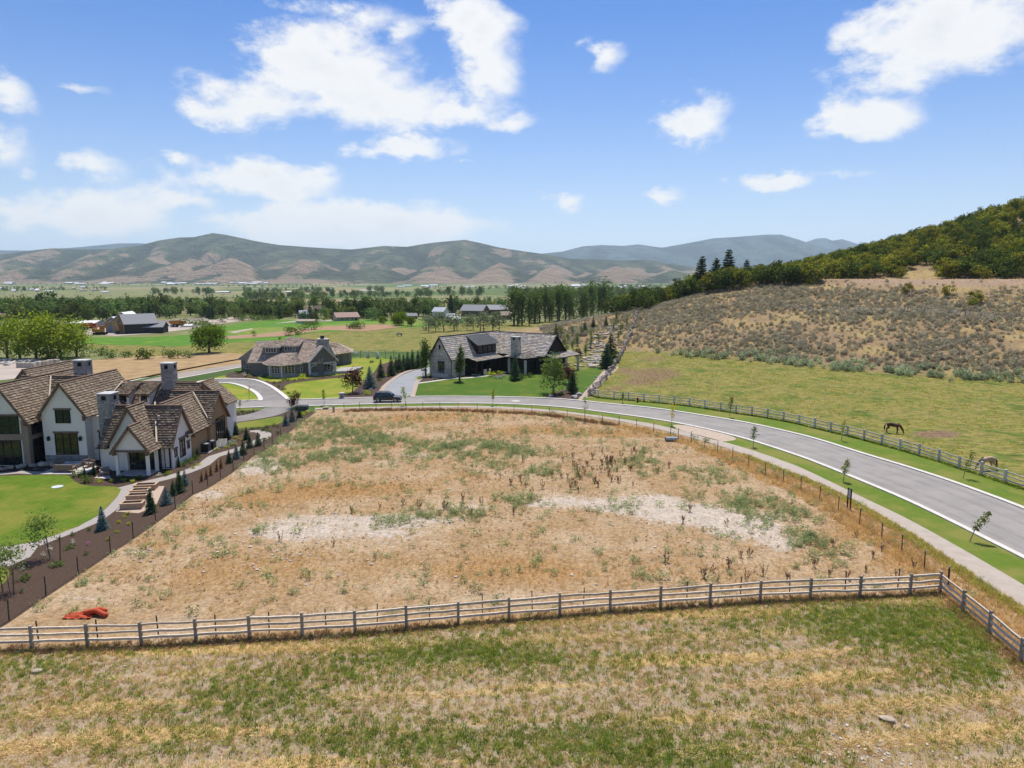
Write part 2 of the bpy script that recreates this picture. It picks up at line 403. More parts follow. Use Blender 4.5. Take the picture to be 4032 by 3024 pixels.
def build_ground():
    X, Y = GXX, GYY
    Z = gz(X, Y)
    s = (X - 44) * .67 + (Y - 181) * .74; t = (X - 44) * .74 - (Y - 181) * .67
    lot = inpoly(X, Y, LOT_XY).astype(float)
    front = inpoly(X, Y, [(p.x, p.y) for p in FENCE_XY] + [(60, 5), (60, -300), (-200, -300), (-200, 20)]).astype(float)
    past = ((X > 8) & (Y > 40) & (s < 4)).astype(float) * (1 - front) * (1 - lot) * sstep(250, 200, Y)
    sage = sstep(-3, 6, s + wav(X / 6, Y / 6, 8, 2) * 2.5) * sstep(-115, -70, t) * (1 - sstep(500, 900, s))
    past = past * (1 - sage)
    # pasture behind the houses
    pb = [V2(*p) for p in [(180,745),(300,775),(470,780),(530,770),(700,760),(900,760),(1150,715),(1140,700),(900,690),(700,690),(650,712),(420,722),(240,730)]]
    past = np.maximum(past, inpoly(X, Y, [(p.x, p.y) for p in pb]))
    wb = wav(X / 3.1, Y / 3.1, 11, 3) * .25
    bare = np.clip(gauss(BARE) + wb, 0, 1) * lot
    orng = np.clip(gauss(ORNG) + wav(X / 4.3, Y / 4.3, 12, 3) * .3, 0, 1) * lot
    straw = np.clip(gauss(STRAW) + .42 * np.sin((Y - .085 * X + wav(X / 9, Y / 9, 41, 2) * .8) * 2.6) + wav(X / 5, Y / 1.6, 14, 3) * .15, 0, 1) * front
    green = np.clip(gauss(GREEN) + wav(X / 2.5, Y / 2.5, 13, 3) * .25, 0, 1) * front
    dirt = np.clip(gauss([(1420,808,48,14,1.3),(1375,825,40,9,.8),(2024,938,44,7,2.0),(1410,775,46,12,.6),(1350,800,24,10,.7),(1330,840,26,7,.7),(1480,905,40,5,0.6),(1450,835,40,6,.5),(1400,862,40,4,.4)]), 0, 1) * (X > 0)
    scar = sstep(63, 70, s) * (1 - sstep(77, 79, s)) * sstep(5, 25, t) * .9       # cut bank under the track
    track = sstep(77.0, 78.2, s) * (1 - sstep(82.5, 83.8, s)) * sstep(-40, -30, t) * (1 - sstep(330, 350, t))
    ny, nx = X.shape
    V = np.stack([X, Y, Z], -1).reshape(-1, 3)
    i = np.arange(nx * ny).reshape(ny, nx)
    F = np.stack([i[:-1, :-1], i[:-1, 1:], i[1:, 1:], i[1:, :-1]], -1).reshape(-1, 4)
    me = bpy.data.meshes.new('ground')
    me.vertices.add(len(V)); me.vertices.foreach_set('co', V.ravel())
    me.loops.add(len(F) * 4); me.loops.foreach_set('vertex_index', F.ravel().astype(np.int32))
    me.polygons.add(len(F)); me.polygons.foreach_set('loop_start', np.arange(0, len(F) * 4, 4, dtype=np.int32))
    me.polygons.foreach_set('loop_total', np.full(len(F), 4, np.int32))
    me.update(calc_edges=True)
    me.polygons.foreach_set('use_smooth', np.ones(len(F), bool))
    for nm, ch in (('zoneA', (lot, front, past)), ('zoneB', (sage, orng, bare)), ('zoneC', (green, straw, dirt)), ('zoneD', (track, scar, scar * 0))):
        a = me.color_attributes.new(nm, 'FLOAT_COLOR', 'POINT')
        a.data.foreach_set('color', np.stack([*ch, np.ones_like(lot)], -1).astype(np.float32).ravel())
    pf = lambda m_: (m_[:-1, :-1] + m_[:-1, 1:] + m_[1:, 1:] + m_[1:, :-1]).ravel() / 4
    mi = np.zeros(len(F), np.int32)
    mi[pf(((X > 8) & (Y < 330) | (s > -12) & (t > -140)).astype(float)) > .5] = 1
    mi[pf(lot) > 0] = 2; mi[pf(front) > 0] = 2
    me.polygons.foreach_set('material_index', mi)
    def common(nm):
        t_ = NT(nm); p = t_.pos(); return t_, p, t_.noise(p, 9.0, 3, .7), t_.noise(p, 1.6, 4, .65)
    def pasture(t_, p, fine):
        pc = t_.ramp(t_.noise(p, .16, 5, .68), [(.32, (.07, .12, .018)), (.43, (.14, .17, .032)), (.53, (.25, .215, .06)), (.64, (.12, .15, .028)), (.74, (.24, .19, .065))])
        pc = t_.mix(t_.rng(t_.noise(p, .5, 5, .7), .50, .68), pc, (.29, .22, .085))
        pc = t_.val(pc, t_.rng(t_.noise(t_.mapping(p, (.6, 1.6, 1)), .9, 5, .75), .3, .7, .52, 1.25))
        return t_.val(pc, t_.rng(fine, .25, .75, .72, 1.22))
    # far valley: a quilt of fields
    t_, p, fine, mid = common('ground'); A = t_.attr('zoneA'); big = t_.noise(p, .02, 3, .6)
    sc = t_.N.new('ShaderNodeSeparateColor'); t_.lk(t_.vor(t_.mapping(p, (1, .55, 1), (0, 0, .35)), .0042), sc.inputs[0])
    val = t_.ramp(sc.outputs[0], [(0, (.105, .15, .04)), (.25, (.20, .21, .085)), (.45, (.27, .235, .12)), (.62, (.075, .13, .03)), (.8, (.22, .215, .10)), (1, (.30, .25, .14))], 'CONSTANT')
    val = t_.mix(t_.rng(big, .35, .65), val, t_.val(val, .75))
    val = t_.val(val, t_.rng(t_.noise(p, .11, 5, .65), .25, .75, .8, 1.15))
    me.materials.append(t_.bsdf(t_.mix(A[2], val, pasture(t_, p, fine)), .95, 0, .1))
    # pasture, sage slope soil, track and its cut bank
    t_, p, fine, mid = common('ground_slope'); B = t_.attr('zoneB'); C = t_.attr('zoneC'); D = t_.attr('zoneD')
    sg = t_.mix(t_.rng(mid, .35, .65), (.235, .16, .095), (.285, .21, .115))
    sg = t_.mix(t_.rng(t_.noise(p, .12, 4, .6), .45, .62), sg, (.34, .255, .115))
    sg = t_.val(sg, t_.rng(fine, .25, .75, .75, 1.2))
    c = t_.mix(B[0], pasture(t_, p, fine), sg)
    c = t_.mix(t_.rng(t_.math('ADD', C[2], t_.math('MULTIPLY_ADD', mid, 1.2, -.6)), .25, .8), c, t_.mix(t_.rng(mid, .35, .65), (.12, .078, .046), (.24, .165, .095)))
    c = t_.mix(D[1], c, t_.val(t_.mix(t_.rng(fine, .3, .7), (.36, .27, .20), (.28, .19, .125)), t_.rng(mid, .3, .7, .85, 1.1)))
    c = t_.mix(D[0], c, t_.mix(t_.rng(mid, .3, .7), (.47, .37, .27), (.42, .32, .22)))
    me.materials.append(t_.bsdf(c, .95, 0, .1, t_.bump(mid, .8, .2)))
    # the vacant lot
    t_, p, fine, mid = common('ground_lot'); B = t_.attr('zoneB'); big = t_.noise(p, .22, 4, .6)
    lt = t_.mix(t_.rng(mid, .35, .65), (.385, .265, .15), (.305, .195, .095))
    lt = t_.mix(t_.rng(big, .42, .64), lt, (.41, .30, .185))
    oc = t_.mix(t_.rng(mid, .3, .7), (.31, .175, .07), (.38, .24, .115))
    lt = t_.mix(t_.rng(t_.math('ADD', B[1], t_.math('MULTIPLY_ADD', mid, 1.1, -.55)), .22, .85), lt, oc)
    bc = t_.mix(t_.rng(fine, .35, .65), (.52, .45, .37), (.43, .355, .28))
    lt = t_.mix(t_.rng(t_.math('ADD', B[2], t_.math('MULTIPLY_ADD', mid, 1.5, -.70)), .32, .75), lt, bc)
    lt = t_.val(lt, t_.math('MULTIPLY', t_.rng(t_.noise(p, 3.6, 4, .75), .28, .72, .68, 1.2), t_.rng(t_.noise(p, .9, 4, .7), .3, .7, .86, 1.1)))
    lt = t_.val(lt, t_.math('MULTIPLY', t_.rng(fine, .25, .75, .80, 1.16), t_.rng(t_.noise(p, 28, 2, .7), .2, .8, .88, 1.12)))
    # mown field in front of the fence
    A = t_.attr('zoneA'); C = t_.attr('zoneC')
    gr = t_.mix(t_.rng(mid, .35, .65), (.32, .255, .18), (.35, .265, .165))
    sw = t_.mix(t_.rng(fine, .3, .7), (.53, .39, .175), (.42, .29, .12))
    fc = t_.mix(t_.rng(t_.math('ADD', C[1], t_.math('MULTIPLY_ADD', t_.noise(t_.mapping(p, (.5, 1.3, 1)), 2.2, 5, .7), 1.6, -.75)), .3, .8), gr, sw)
    fg = t_.mix(t_.rng(fine, .3, .7), (.10, .12, .035), (.15, .15, .05))
    fc = t_.mix(t_.math('MULTIPLY', t_.rng(t_.math('ADD', C[0], t_.math('MULTIPLY_ADD', mid, 1.6, -.85)), .35, .9), .75), fc, fg)
    fc = t_.val(fc, t_.math('MULTIPLY', t_.rng(fine, .25, .75, .72, 1.2), t_.rng(t_.noise(p, 28, 2, .7), .2, .8, .85, 1.15)))
    fc = t_.mix(t_.rng(t_.math('ADD', A[1], t_.math('MULTIPLY_ADD', mid, .8, -.4)), .4, .6), lt, fc)
    me.materials.append(t_.bsdf(fc, .95, 0, .1, t_.bump(t_.math('ADD', t_.math('MULTIPLY', fine, .4), t_.math('MULTIPLY', mid, .8)), .9, .14)))
    o = link('ground', me); o['kind'] = 'structure'
build_ground()

# ------------------------------------------------------------------ mountains round the valley
def ridge_fn(pts, D):
    xs = []; zs = []
    for px, py in pts:
        d = px_dir(px * 1.82278, py * 1.82278); k = D / d[1]
        xs.append(d[0] * k); zs.append(CAM_H + d[2] * k)
    return np.array(xs), np.array(zs)
def mountain(name, pts, D, front, back, mat, base=-13., gully=.3, seed=1, gscale=420., nx=420, nv=90, humps=(), ext=1.0):
    xs, zs = ridge_fn(pts, D)
    x0, x1 = xs[0], xs[-1]
    X = np.linspace(x0, x1, nx); v = np.linspace(0, 1, nv)
    XX, VV = np.meshgrid(X, v)
    Yf = D - front + VV * (front + back)
    k = np.clip((Yf - (D - front)) / front, 0, None)
    prof = np.where(k <= 1, np.clip(k, 0, 1) ** 1.25, np.clip(1 - ((k - 1) * front / back) ** 1.2, 0, 1))
    lim = np.clip(1 - np.abs(k - 1), 0, 1)
    sh = (k - 1) * front * .35 + wav(XX / 900, Yf / 900, seed, 2) * 160 * (1 - lim)
    cz = np.interp(XX + sh * (1 - lim ** 2), xs, zs) - base
    r1 = np.abs(wav(XX / gscale + Yf / gscale * .25, Yf / gscale * .28, seed + 7, 3))
    r2 = np.abs(wav(XX / gscale * 2.7, Yf / gscale * .9, seed + 9, 3))
    g_ = (r1 * .75 + r2 * .3)
    H = cz * prof * (1 + gully * (g_ * 1.3 - .75) * np.clip((1 - lim) * 2.2, 0, 1) * np.clip(k * 3, 0, 1))
    H = np.maximum(H, 0)
    for hx, hy, hz, wx, wy in humps:
        q = np.sqrt(((XX - hx) / wx) ** 2 + ((Yf - hy) / wy) ** 2)
        H = np.maximum(H, hz * np.clip(1 - q, 0, 1) ** 1.15 * (1 + .18 * wav(XX / 260, Yf / 260, seed + 3, 3)))
    Z = base - 2 + H
    i = np.arange(nx * nv).reshape(nv, nx)
    F = np.stack([i[:-1, :-1], i[:-1, 1:], i[1:, 1:], i[1:, :-1]], -1).reshape(-1, 4)
    me = mesh_np(name, np.stack([XX, Yf, Z], -1).reshape(-1, 3).tolist(), F.tolist(), [mat], None, True)
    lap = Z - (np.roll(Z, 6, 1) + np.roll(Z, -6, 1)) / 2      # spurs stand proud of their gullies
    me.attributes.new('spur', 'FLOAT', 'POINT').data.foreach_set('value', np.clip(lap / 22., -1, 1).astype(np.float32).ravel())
    o = link(name, me); o['kind'] = 'structure'; return o
def mtn_mat(name, c1, c2, tan, thr, sc, low=60.):
    t = NT(name); p = t.pos()
    n = t.noise(p, .0016 * sc, 7, .62); n2 = t.noise(p, .012 * sc, 5, .65); n3 = t.noise(p, .05 * sc, 3, .6)
    col = t.mix(t.rng(n2, .35, .65), c1, c2)
    sx = t.N.new('ShaderNodeSeparateXYZ'); t.lk(p, sx.inputs[0])
    h = t.rng(sx.outputs[2], 0, low * 6, .16, -.10, False)
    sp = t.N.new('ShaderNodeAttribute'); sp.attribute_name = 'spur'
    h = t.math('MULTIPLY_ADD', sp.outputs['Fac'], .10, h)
    col = t.val(col, t.rng(sp.outputs['Fac'], -.6, .6, .62, 1.3))  # relief shading painted into the colour: gullies darker, spurs lighter
    f = t.rng(t.math('ADD', t.math('ADD', n, h), t.math('MULTIPLY_ADD', n2, .22, -.11)), thr, thr + .05)
    col = t.mix(f, col, t.mix(t.rng(n2, .3, .7), tan, tuple(x * .8 for x in tan)))
    col = t.val(col, t.rng(n3, .3, .7, .85, 1.12))
    return t.bsdf(col, .95, 0, .05, t.bump(t.math('ADD', n, t.math('MULTIPLY', n2, .35)), 1.0, 220.))
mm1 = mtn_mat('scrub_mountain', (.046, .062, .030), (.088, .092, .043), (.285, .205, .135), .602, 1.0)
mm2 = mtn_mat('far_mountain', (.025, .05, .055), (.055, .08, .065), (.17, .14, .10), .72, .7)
R1 = [(-1700,500),(-1100,515),(-500,530),(-150,548),(0,550),(70,540),(115,535),(170,538),(240,537),(300,530),(340,519),(390,512),(420,511),(460,502),(490,506),(540,518),(600,528),(700,535),(760,538),(830,530),(880,532),(930,524),(970,520),(1005,517),(1040,524),(1075,533),(1120,540),(1175,548),(1230,558),(1290,559),(1340,562),(1400,560),(1440,569),(1500,575),(1530,588),(1600,600),(1900,600),(2300,570),(3300,520)]
def hx(V, Y): return (V * 1.82278 - 2016) / FOC * Y * 1.011
K1 = 6200 / 7600.
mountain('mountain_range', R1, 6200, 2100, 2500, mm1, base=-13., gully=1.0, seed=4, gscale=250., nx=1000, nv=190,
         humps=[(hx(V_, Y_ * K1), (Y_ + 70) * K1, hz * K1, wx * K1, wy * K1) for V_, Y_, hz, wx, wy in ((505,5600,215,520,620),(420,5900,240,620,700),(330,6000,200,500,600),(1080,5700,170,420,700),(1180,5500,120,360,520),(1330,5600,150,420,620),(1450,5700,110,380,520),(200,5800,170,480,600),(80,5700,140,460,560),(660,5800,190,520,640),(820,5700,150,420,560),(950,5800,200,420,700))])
R2 = [(-900,500),(-400,525),(-200,541),(0,540),(60,541),(170,533),(250,525),(300,524),(400,530),(800,560),(1100,556),(1180,546),(1215,543),(1260,531),(1300,528),(1345,531),(1380,527),(1430,534),(1480,525),(1540,514),(1600,510),(1660,505),(1690,506),(1730,519),(1780,535),(1850,548),(2000,560),(2400,540),(3000,510)]
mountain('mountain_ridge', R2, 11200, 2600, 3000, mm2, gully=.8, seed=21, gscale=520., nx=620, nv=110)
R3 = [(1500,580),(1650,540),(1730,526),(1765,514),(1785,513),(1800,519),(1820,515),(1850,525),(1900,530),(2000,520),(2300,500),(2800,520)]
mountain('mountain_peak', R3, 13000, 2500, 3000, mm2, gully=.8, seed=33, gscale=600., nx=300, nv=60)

def build_haze():
    b = MB().box(-31500, 31500, -500, 35500, -17, 800)
    t = NT('haze')
    v = t.N.new('ShaderNodeVolumePrincipled'); v.inputs['Color'].default_value = (.66, .83, 1.0, 1)
    v.inputs['Density'].default_value = 5.2e-5; v.inputs['Anisotropy'].default_value = 0.35
    t.lk(v.outputs[0], t.out.inputs['Volume'])
    o = b.build('haze', t.m); tag(o, 'thin pale blue summer haze over the valley', 'haze', kind='stuff')
build_haze()

# ------------------------------------------------------------------ roads, paths, lawns
def GP(pts): return [G(*p) for p in pts]
def catmull(pts, step=1.5):
    pts = [Vector(p) for p in pts]; out = []
    for i in range(len(pts) - 1):
        p0 = pts[max(i - 1, 0)]; p1 = pts[i]; p2 = pts[i + 1]; p3 = pts[min(i + 2, len(pts) - 1)]
        n = max(1, int((p2 - p1).length / step))
        for k in range(n):
            t = k / n
            out.append(.5 * ((2 * p1) + (p2 - p0) * t + (2 * p0 - 5 * p1 + 4 * p2 - p3) * t * t + (3 * p1 - p0 - 3 * p2 + p3) * t ** 3))
    out.append(pts[-1]); return out
def resample(pts, n):
    d = [0]
    for i in range(1, len(pts)): d.append(d[-1] + (pts[i] - pts[i-1]).length)
    out = []
    for k in range(n):
        s = d[-1] * k / (n - 1); i = max(j for j in range(len(d)) if d[j] <= s + 1e-9); i = min(i, len(pts) - 2)
        f = (s - d[i]) / max(d[i+1] - d[i], 1e-9); out.append(pts[i].lerp(pts[i+1], min(f, 1)))
    return out
def structure(o): o['kind'] = 'structure'; return o
def sheet(name, poly, mat, dz, sub=0.0, smooth=True):
    """flat patch following the ground, dz above it"""
    poly = [Vector((p[0], p[1], 0)) for p in poly]
    if smooth:
        for _ in range(2):
            q = []
            for i, p in enumerate(poly):
                n = poly[(i + 1) % len(poly)]; q += [p.lerp(n, .2), p.lerp(n, .8)]
            poly = q
    bm = bmesh.new(); f = bm.faces.new([bm.verts.new(p) for p in poly])
    bmesh.ops.triangulate(bm, faces=bm.faces[:])
    if sub:
        for _ in range(6):
            es = [e for e in bm.edges if e.calc_length() > sub]
            if not es: break
            bmesh.ops.subdivide_edges(bm, edges=es, cuts=1)
            bmesh.ops.triangulate(bm, faces=bm.faces[:])
    bmesh.ops.recalc_face_normals(bm, faces=bm.faces[:])
    for v in bm.verts: v.co.z = z_at(v.co.x, v.co.y) + dz
    if sum(f.normal.z for f in bm.faces) < 0: bmesh.ops.reverse_faces(bm, faces=bm.faces[:])
    me = bpy.data.meshes.new(name); bm.to_mesh(me); bm.free(); me.materials.append(mat)
    return structure(link(name, me))
def strip(name, A, B, mat, dz, n=160, lanes=False):
    A = resample(catmull(A), n); B = resample(catmull(B), n)
    mb = MB(); vs = []
    for a, b in zip(A, B): vs += [(a.x, a.y, z_at(a.x, a.y) + dz), (b.x, b.y, z_at(b.x, b.y) + dz)]
    mb.add(vs, [(2*i, 2*i+1, 2*i+3, 2*i+2) for i in range(n - 1)])
    if lanes:      # across-the-road coordinate for wheel tracks
        K = 12; mb = MB(); vs = []
        for a, b in zip(A, B):
            for j in range(K + 1): q = a.lerp(b, j / K); vs.append((q.x, q.y, z_at(q.x, q.y) + dz))
        mb.add(vs, [(i*(K+1)+j, i*(K+1)+j+1, (i+1)*(K+1)+j+1, (i+1)*(K+1)+j) for i in range(n-1) for j in range(K)])
    me = mb.mesh(name, mat)
    if lanes: me.attributes.new('across', 'FLOAT', 'POINT').data.foreach_set('value', np.tile(np.linspace(0, 1, 13), n).astype(np.float32))
    if me.polygons[0].normal.z < 0: me.flip_normals()
    return structure(link(name, me))
def ribbon(name, C, w, mat, z0, z1, step=1.0, struct=True):
    """swept bar: kerb or path, w wide from z0 to z1 above the ground"""
    C = catmull(C, step); mb = MB(); vs = []
    for i, p in enumerate(C):
        d = (C[min(i+1, len(C)-1)] - C[max(i-1, 0)]); d.z = 0; d.normalize(); r = Vector((d.y, -d.x, 0)) * w / 2
        g0 = z_at(p.x, p.y)
        for q, z in ((p - r, z0), (p + r, z0), (p + r, z1), (p - r, z1)): vs.append((q.x, q.y, g0 + z))
    fs = []
    for i in range(len(C) - 1):
        o = 4 * i
        fs += [(o+3, o+2, o+6, o+7), (o+1, o+5, o+6, o+2), (o, o+3, o+7, o+4)]
    fs += [(0, 1, 2, 3), tuple(4 * (len(C) - 1) + k for k in (3, 2, 1, 0))]
    mb.add(vs, fs); o = mb.build(name, mat)
    return structure(o) if struct else o

def asphalt(name, c, c2):
    t = NT(name); p = t.pos(); n = t.noise(p, 14, 5, .7); b = t.noise(p, .35, 5, .6)
    col = t.mix(t.rng(b, .35, .65), c, c2); col = t.val(col, t.rng(n, .25, .75, .88, 1.1))
    if name == 'asphalt':
        at = t.N.new('ShaderNodeAttribute'); at.attribute_name = 'across'
        lane = t.math('ABSOLUTE', t.math('SUBTRACT', t.math('FRACT', t.math('MULTIPLY', at.outputs['Fac'], 2.0)), .5))
        tr = t.rng(t.math('ABSOLUTE', t.math('SUBTRACT', lane, .2)), .0, .13, 1, 0)
        col = t.val(col, t.rng(t.math('MULTIPLY', tr, t.rng(t.noise(p, .6, 3, .6), .3, .7, .4, 1.)), 0, 1, 1.03, .86))
        edge = t.rng(t.math('ADD', t.math('ABSOLUTE', t.math('SUBTRACT', at.outputs['Fac'], .5)), t.math('MULTIPLY_ADD', t.noise(p, 1.5, 4, .7), .08, -.04)), .43, .5)
        col = t.mix(t.math('MULTIPLY', edge, .6), col, (.30, .25, .195))
        pat = t.rng(t.noise(t.mapping(p, (.12, .12, 1)), 1.0, 2, .5), .62, .64)
        col = t.mix(t.math('MULTIPLY', pat, .35), col, (.17, .165, .165))
    cr = t.vor(t.mapping(p, (.16, .16, 1)), 1.0, 'Distance', 'DISTANCE_TO_EDGE')
    jit = t.math('MULTIPLY_ADD', t.noise(p, 1.2, 4, .6), .05, -.025)
    col = t.mix(t.math('MULTIPLY', t.rng(t.math('ADD', cr, jit), .004, .0, 0, 1), .16), col, (.09, .09, .09))
    return t.bsdf(col, .9, 0, .3, t.bump(n, .3, .01))
m_asph = asphalt('asphalt', (.235, .218, .20), (.272, .252, .232))
m_drive = asphalt('driveway_asphalt', (.225, .21, .195), (.175, .163, .152))
m_drive3 = asphalt('driveway_fresh', (.27, .28, .29), (.24, .25, .26))
m_conc = M('concrete', (.52, .49, .45), (.44, .41, .37), 2.5, .9, bump=.15)
m_kerb = M('kerb_concrete', (.60, .57, .52), (.52, .49, .44), 2.0, .9)
m_walk = M('pavement_concrete', (.40, .345, .29), (.345, .295, .245), 1.2, .92, bump=.2)
m_path = M('paver_path', (.36, .325, .295), (.28, .25, .225), 5.0, .9, bump=.3)
m_pad = M('pink_gravel', (.47, .36, .28), (.36, .27, .205), 9.0, .95, bump=.5)
m_grav = M('river_gravel', (.46, .37, .30), (.27, .215, .175), 4.5, .95, bump=.9, bdist=.08)
def lawn_mat(name, c1, c2, c3, yel=.55, stripe=.06):
    t = NT(name); p = t.pos(); b = t.noise(p, .18, 5, .6); m_ = t.noise(p, 1.1, 5, .7); f = t.noise(p, 12, 4, .75)
    st = t.N.new('ShaderNodeTexWave'); t.lk(t.mapping(p, (1, 1, 1), (0, 0, .5)), st.inputs['Vector']); st.inputs['Scale'].default_value = .55; st.inputs['Distortion'].default_value = 1.5
    col = t.mix(t.rng(m_, .3, .7), c1, c2)
    col = t.mix(t.math('MULTIPLY', t.rng(b, yel - .07, yel + .13), .8), col, c3)
    col = t.val(col, t.math('MULTIPLY', t.rng(f, .2, .8, .74, 1.22), t.rng(st.outputs['Fac'], 0, 1, 1 - stripe, 1 + stripe)))
    return t.bsdf(col, .9, 0, .12, t.bump(t.math('ADD', f, m_), .7, .05))
m_lawn = lawn_mat('lawn', (.070, .135, .009), (.115, .170, .014), (.20, .19, .032), .48, .12)
m_lawn2 = lawn_mat('lawn_bright', (.135, .20, .014), (.185, .235, .02), (.27, .25, .04), .48, .1)
m_lawn3 = lawn_mat('lawn_deep', (.048, .105, .008), (.070, .13, .010), (.12, .15, .016), .54, .12)
m_verge = lawn_mat('verge_grass', (.085, .15, .014), (.125, .175, .02), (.20, .19, .045), .5, 0.)
m_mulch = M('bark_mulch', (.045, .026, .016), (.090, .057, .038), 9.0, .95, detail=6, bump=1.0, bdist=.08)
m_crop = lawn_mat('crop_green', (.06, .165, .014), (.085, .20, .016), (.17, .24, .02), .56)
m_crop2 = lawn_mat('crop_light', (.115, .195, .02), (.15, .215, .03), (.23, .225, .06), .5)
m_fallow = M('fallow_soil', (.33, .20, .115), (.27, .165, .095), .25, .95)
m_dust = M('dusty_ground', (.42, .355, .30), (.33, .28, .235), .12, .95)
m_drygr = M('dry_grass', (.36, .255, .125), (.26, .165, .075), .35, .95, detail=7, bump=.5)

FARK = [(100,1600),(500,1590),(780,1583),(906,1580),(1017,1577),(1134,1575),(1200,1573),(1476,1566),(1729,1562),(1964,1563.5),(2199,1571.5),(2400,1590.7),(2581,1609),(2762,1636),(2942,1666),(3123,1706),(3232,1735),(3401,1788),(3570,1839),(3738,1894),(3907,1955),(4032,2003),(4260,2095),(4600,2240)]
NEARK = [(100,1632),(500,1621),(780,1612),(890,1608.5),(1039,1604),(1200,1600),(1476,1592),(1729,1589),(1964,1591),(2199,1603),(2400,1627),(2581,1652),(2762,1686),(2942,1731),(3123,1789),(3232,1829),(3401,1898),(3570,1970),(3738,2050),(3907,2135),(4032,2198),(4260,2318),(4600,2510)]
def onward(L, k=45.): d = (L[-1] - L[-2]).normalized(); return L + [L[-1] + d * k]
fark, neark = onward(GP(FARK)), onward(GP(NEARK))
strip('road', neark, fark, m_asph, .012, 260, True)
def kerb_run(pts, w=.5): ribbon('kerb', pts, w, m_kerb, -.05, .12)
kerb_run(fark[3:5]); kerb_run(GP([(1134,1575.4),(1200,1573.5),(1340,1570),(1476,1566),(1500,1565.5)])); kerb_run(GP([(1618,1563),(1729,1562),(1964,1563.5),(2199,1571.5)]) + fark[11:])
kerb_run(neark[2:5]); kerb_run(GP([(1145,1601.5),(1200,1600)]) + neark[6:])
SWF = [(1240,1608),(1329,1604.8),(1729,1598.7),(1964,1601),(2199,1617.5),(2400,1643),(2581,1672),(2762,1717),(2942,1767),(3123,1830),(3232,1879),(3401,1961),(3570,2042),(3738,2134),(3907,2231),(4032,2305),(4260,2440),(4600,2650)]
SWN = [(1240,1613),(1329,1609.5),(1729,1605),(1964,1608.5),(2199,1625.5),(2400,1652),(2581,1688),(2762,1735),(2942,1793),(3123,1864),(3232,1908),(3401,1993),(3570,2090),(3738,2203),(3907,2318),(4032,2395),(4260,2540),(4600,2760)]
swf, swn = onward(GP(SWF)), onward(GP(SWN))
strip('pavement', swn, swf, m_walk, .03, 200)
# joints of the pavement are cut as thin dark grooves laid over it
strip('verge', swf, GP([(1240,1599.5)]) + neark[6:], m_verge, .02, 220)
PFB = [(2322,1556),(2355,1566),(2417,1572.6),(2475,1576),(2535,1581.6),(2595,1587),(2654,1593),(2714,1599.7),(2775,1608.8),(2837,1618.7),(2898,1627.8),(2960,1636.8),(3022.5,1647),(3084.5,1658.5),(3146,1671),(3208,1686.5),(3271,1702),(3336,1717),(3400.8,1733.8),(3471,1752.7),(3543,1772.6),(3618,1795),(3695,1818),(3776,1845.6),(3862.8,1872),(3955.6,1902.5),(4060,1938),(4180,1980)]
pfb = GP(PFB)
for _ in range(14): pfb.append(pfb[-1] + (pfb[-1] - pfb[-2]))
strip('verge', GP([(2290,1578)]) + fark[11:], GP([(2300,1566)]) + pfb[2:], m_verge, .022, 200)
# gravel gap in the verge where the young tree stands
sheet('gravel_patch', GP([(2645,1672),(2720,1676),(2790,1693),(2880,1716),(2905,1732),(2850,1740),(2800,1730),(2740,1712),(2660,1688)]), M('bare_gravel', (.45, .36, .275), (.36, .29, .225), 1.5, .95, bump=.4), .03)

# the plastered house's grounds
MUL = [(-700,2900),(36,2452),(181,2352),(309,2268),(435,2183),(524,2125),(614,2062),(691,2006),(759,1950),(819,1924),(870,1892),(918,1860),(1000,1796),(1040,1777),(1072,1754),(1107,1731),(1169,1679),(1246,1621),(1170,1614),(1000,1611),(700,1618),(300,1630),(-700,1660)]
sheet('mulch_bed', GP(MUL), m_mulch, .004, smooth=False)
LAWN1 = [(-600,1900),(0,1874),(154,1870),(276,1872),(282,1884),(294,1897),(323,1908),(353,1914),(452,1916),(472,1920),(477,1927),(465,1951),(430,1990),(380,2034),(307,2074),(231,2103),(145,2132),(36,2151),(-200,2160),(-600,2170)]
sheet('lawn', GP(LAWN1), m_lawn, .016)
sheet('lawn', GP([(-250,2215),(20,2230),(38,2250),(30,2285),(-30,2330),(-250,2420)]), m_lawn, .016)
strip('garden_path', GP([(-300,2152),(36,2151),(145,2132),(231,2103),(307,2074),(380,2034),(430,1990),(465,1951),(477,1927)]), GP([(-300,2260),(36,2229),(119,2193),(150,2152),(224,2124),(289,2099),(383,2059),(455,2010),(500,1965),(545,1915)]), m_path, .012, 60)
ribbon('garden_path', GP([(478,1926),(545,1908),(640,1886),(730,1860),(800,1831),(823,1812),(842,1798),(880,1786),(960,1762),(1020,1735),(1047,1718),(1040,1704),(1010,1697),(985,1699)]), 1.35, m_path, -.02, .018)
ribbon('garden_path', GP([(-150,1880),(0,1866),(80,1860),(165,1864)]), 1.0, m_path, -.02, .02)
sheet('gravel_pad', GP([(470,1998),(525,1917),(648,1914),(612,1996),(545,2021),(455,2014)]), m_pad, .010, smooth=False)
sheet('patio', GP([(154,1868),(232,1832),(300,1800),(372,1790),(380,1845),(330,1868)]), m_conc, .03, smooth=False)
sheet('patio', GP([(372,1882),(400,1868),(432,1872),(440,1886)]), m_conc, .02, smooth=False)
sheet('driveway', GP([(700,1660),(890,1646),(952,1636),(1006,1625),(1044,1605),(1145,1602),(1147,1613),(1093,1636),(1025,1649),(930,1663),(890,1666),(700,1690)]), m_drive, .02)
sheet('lawn', GP([(905,1690),(925,1666),(1025,1653),(1115,1636),(1116,1662),(1080,1674),(998,1685)]), m_lawn, .016)
sheet('lawn', GP([(700,1620),(890,1610),(1038,1607),(1020,1616),(890,1619),(700,1630)]), m_verge, .016)
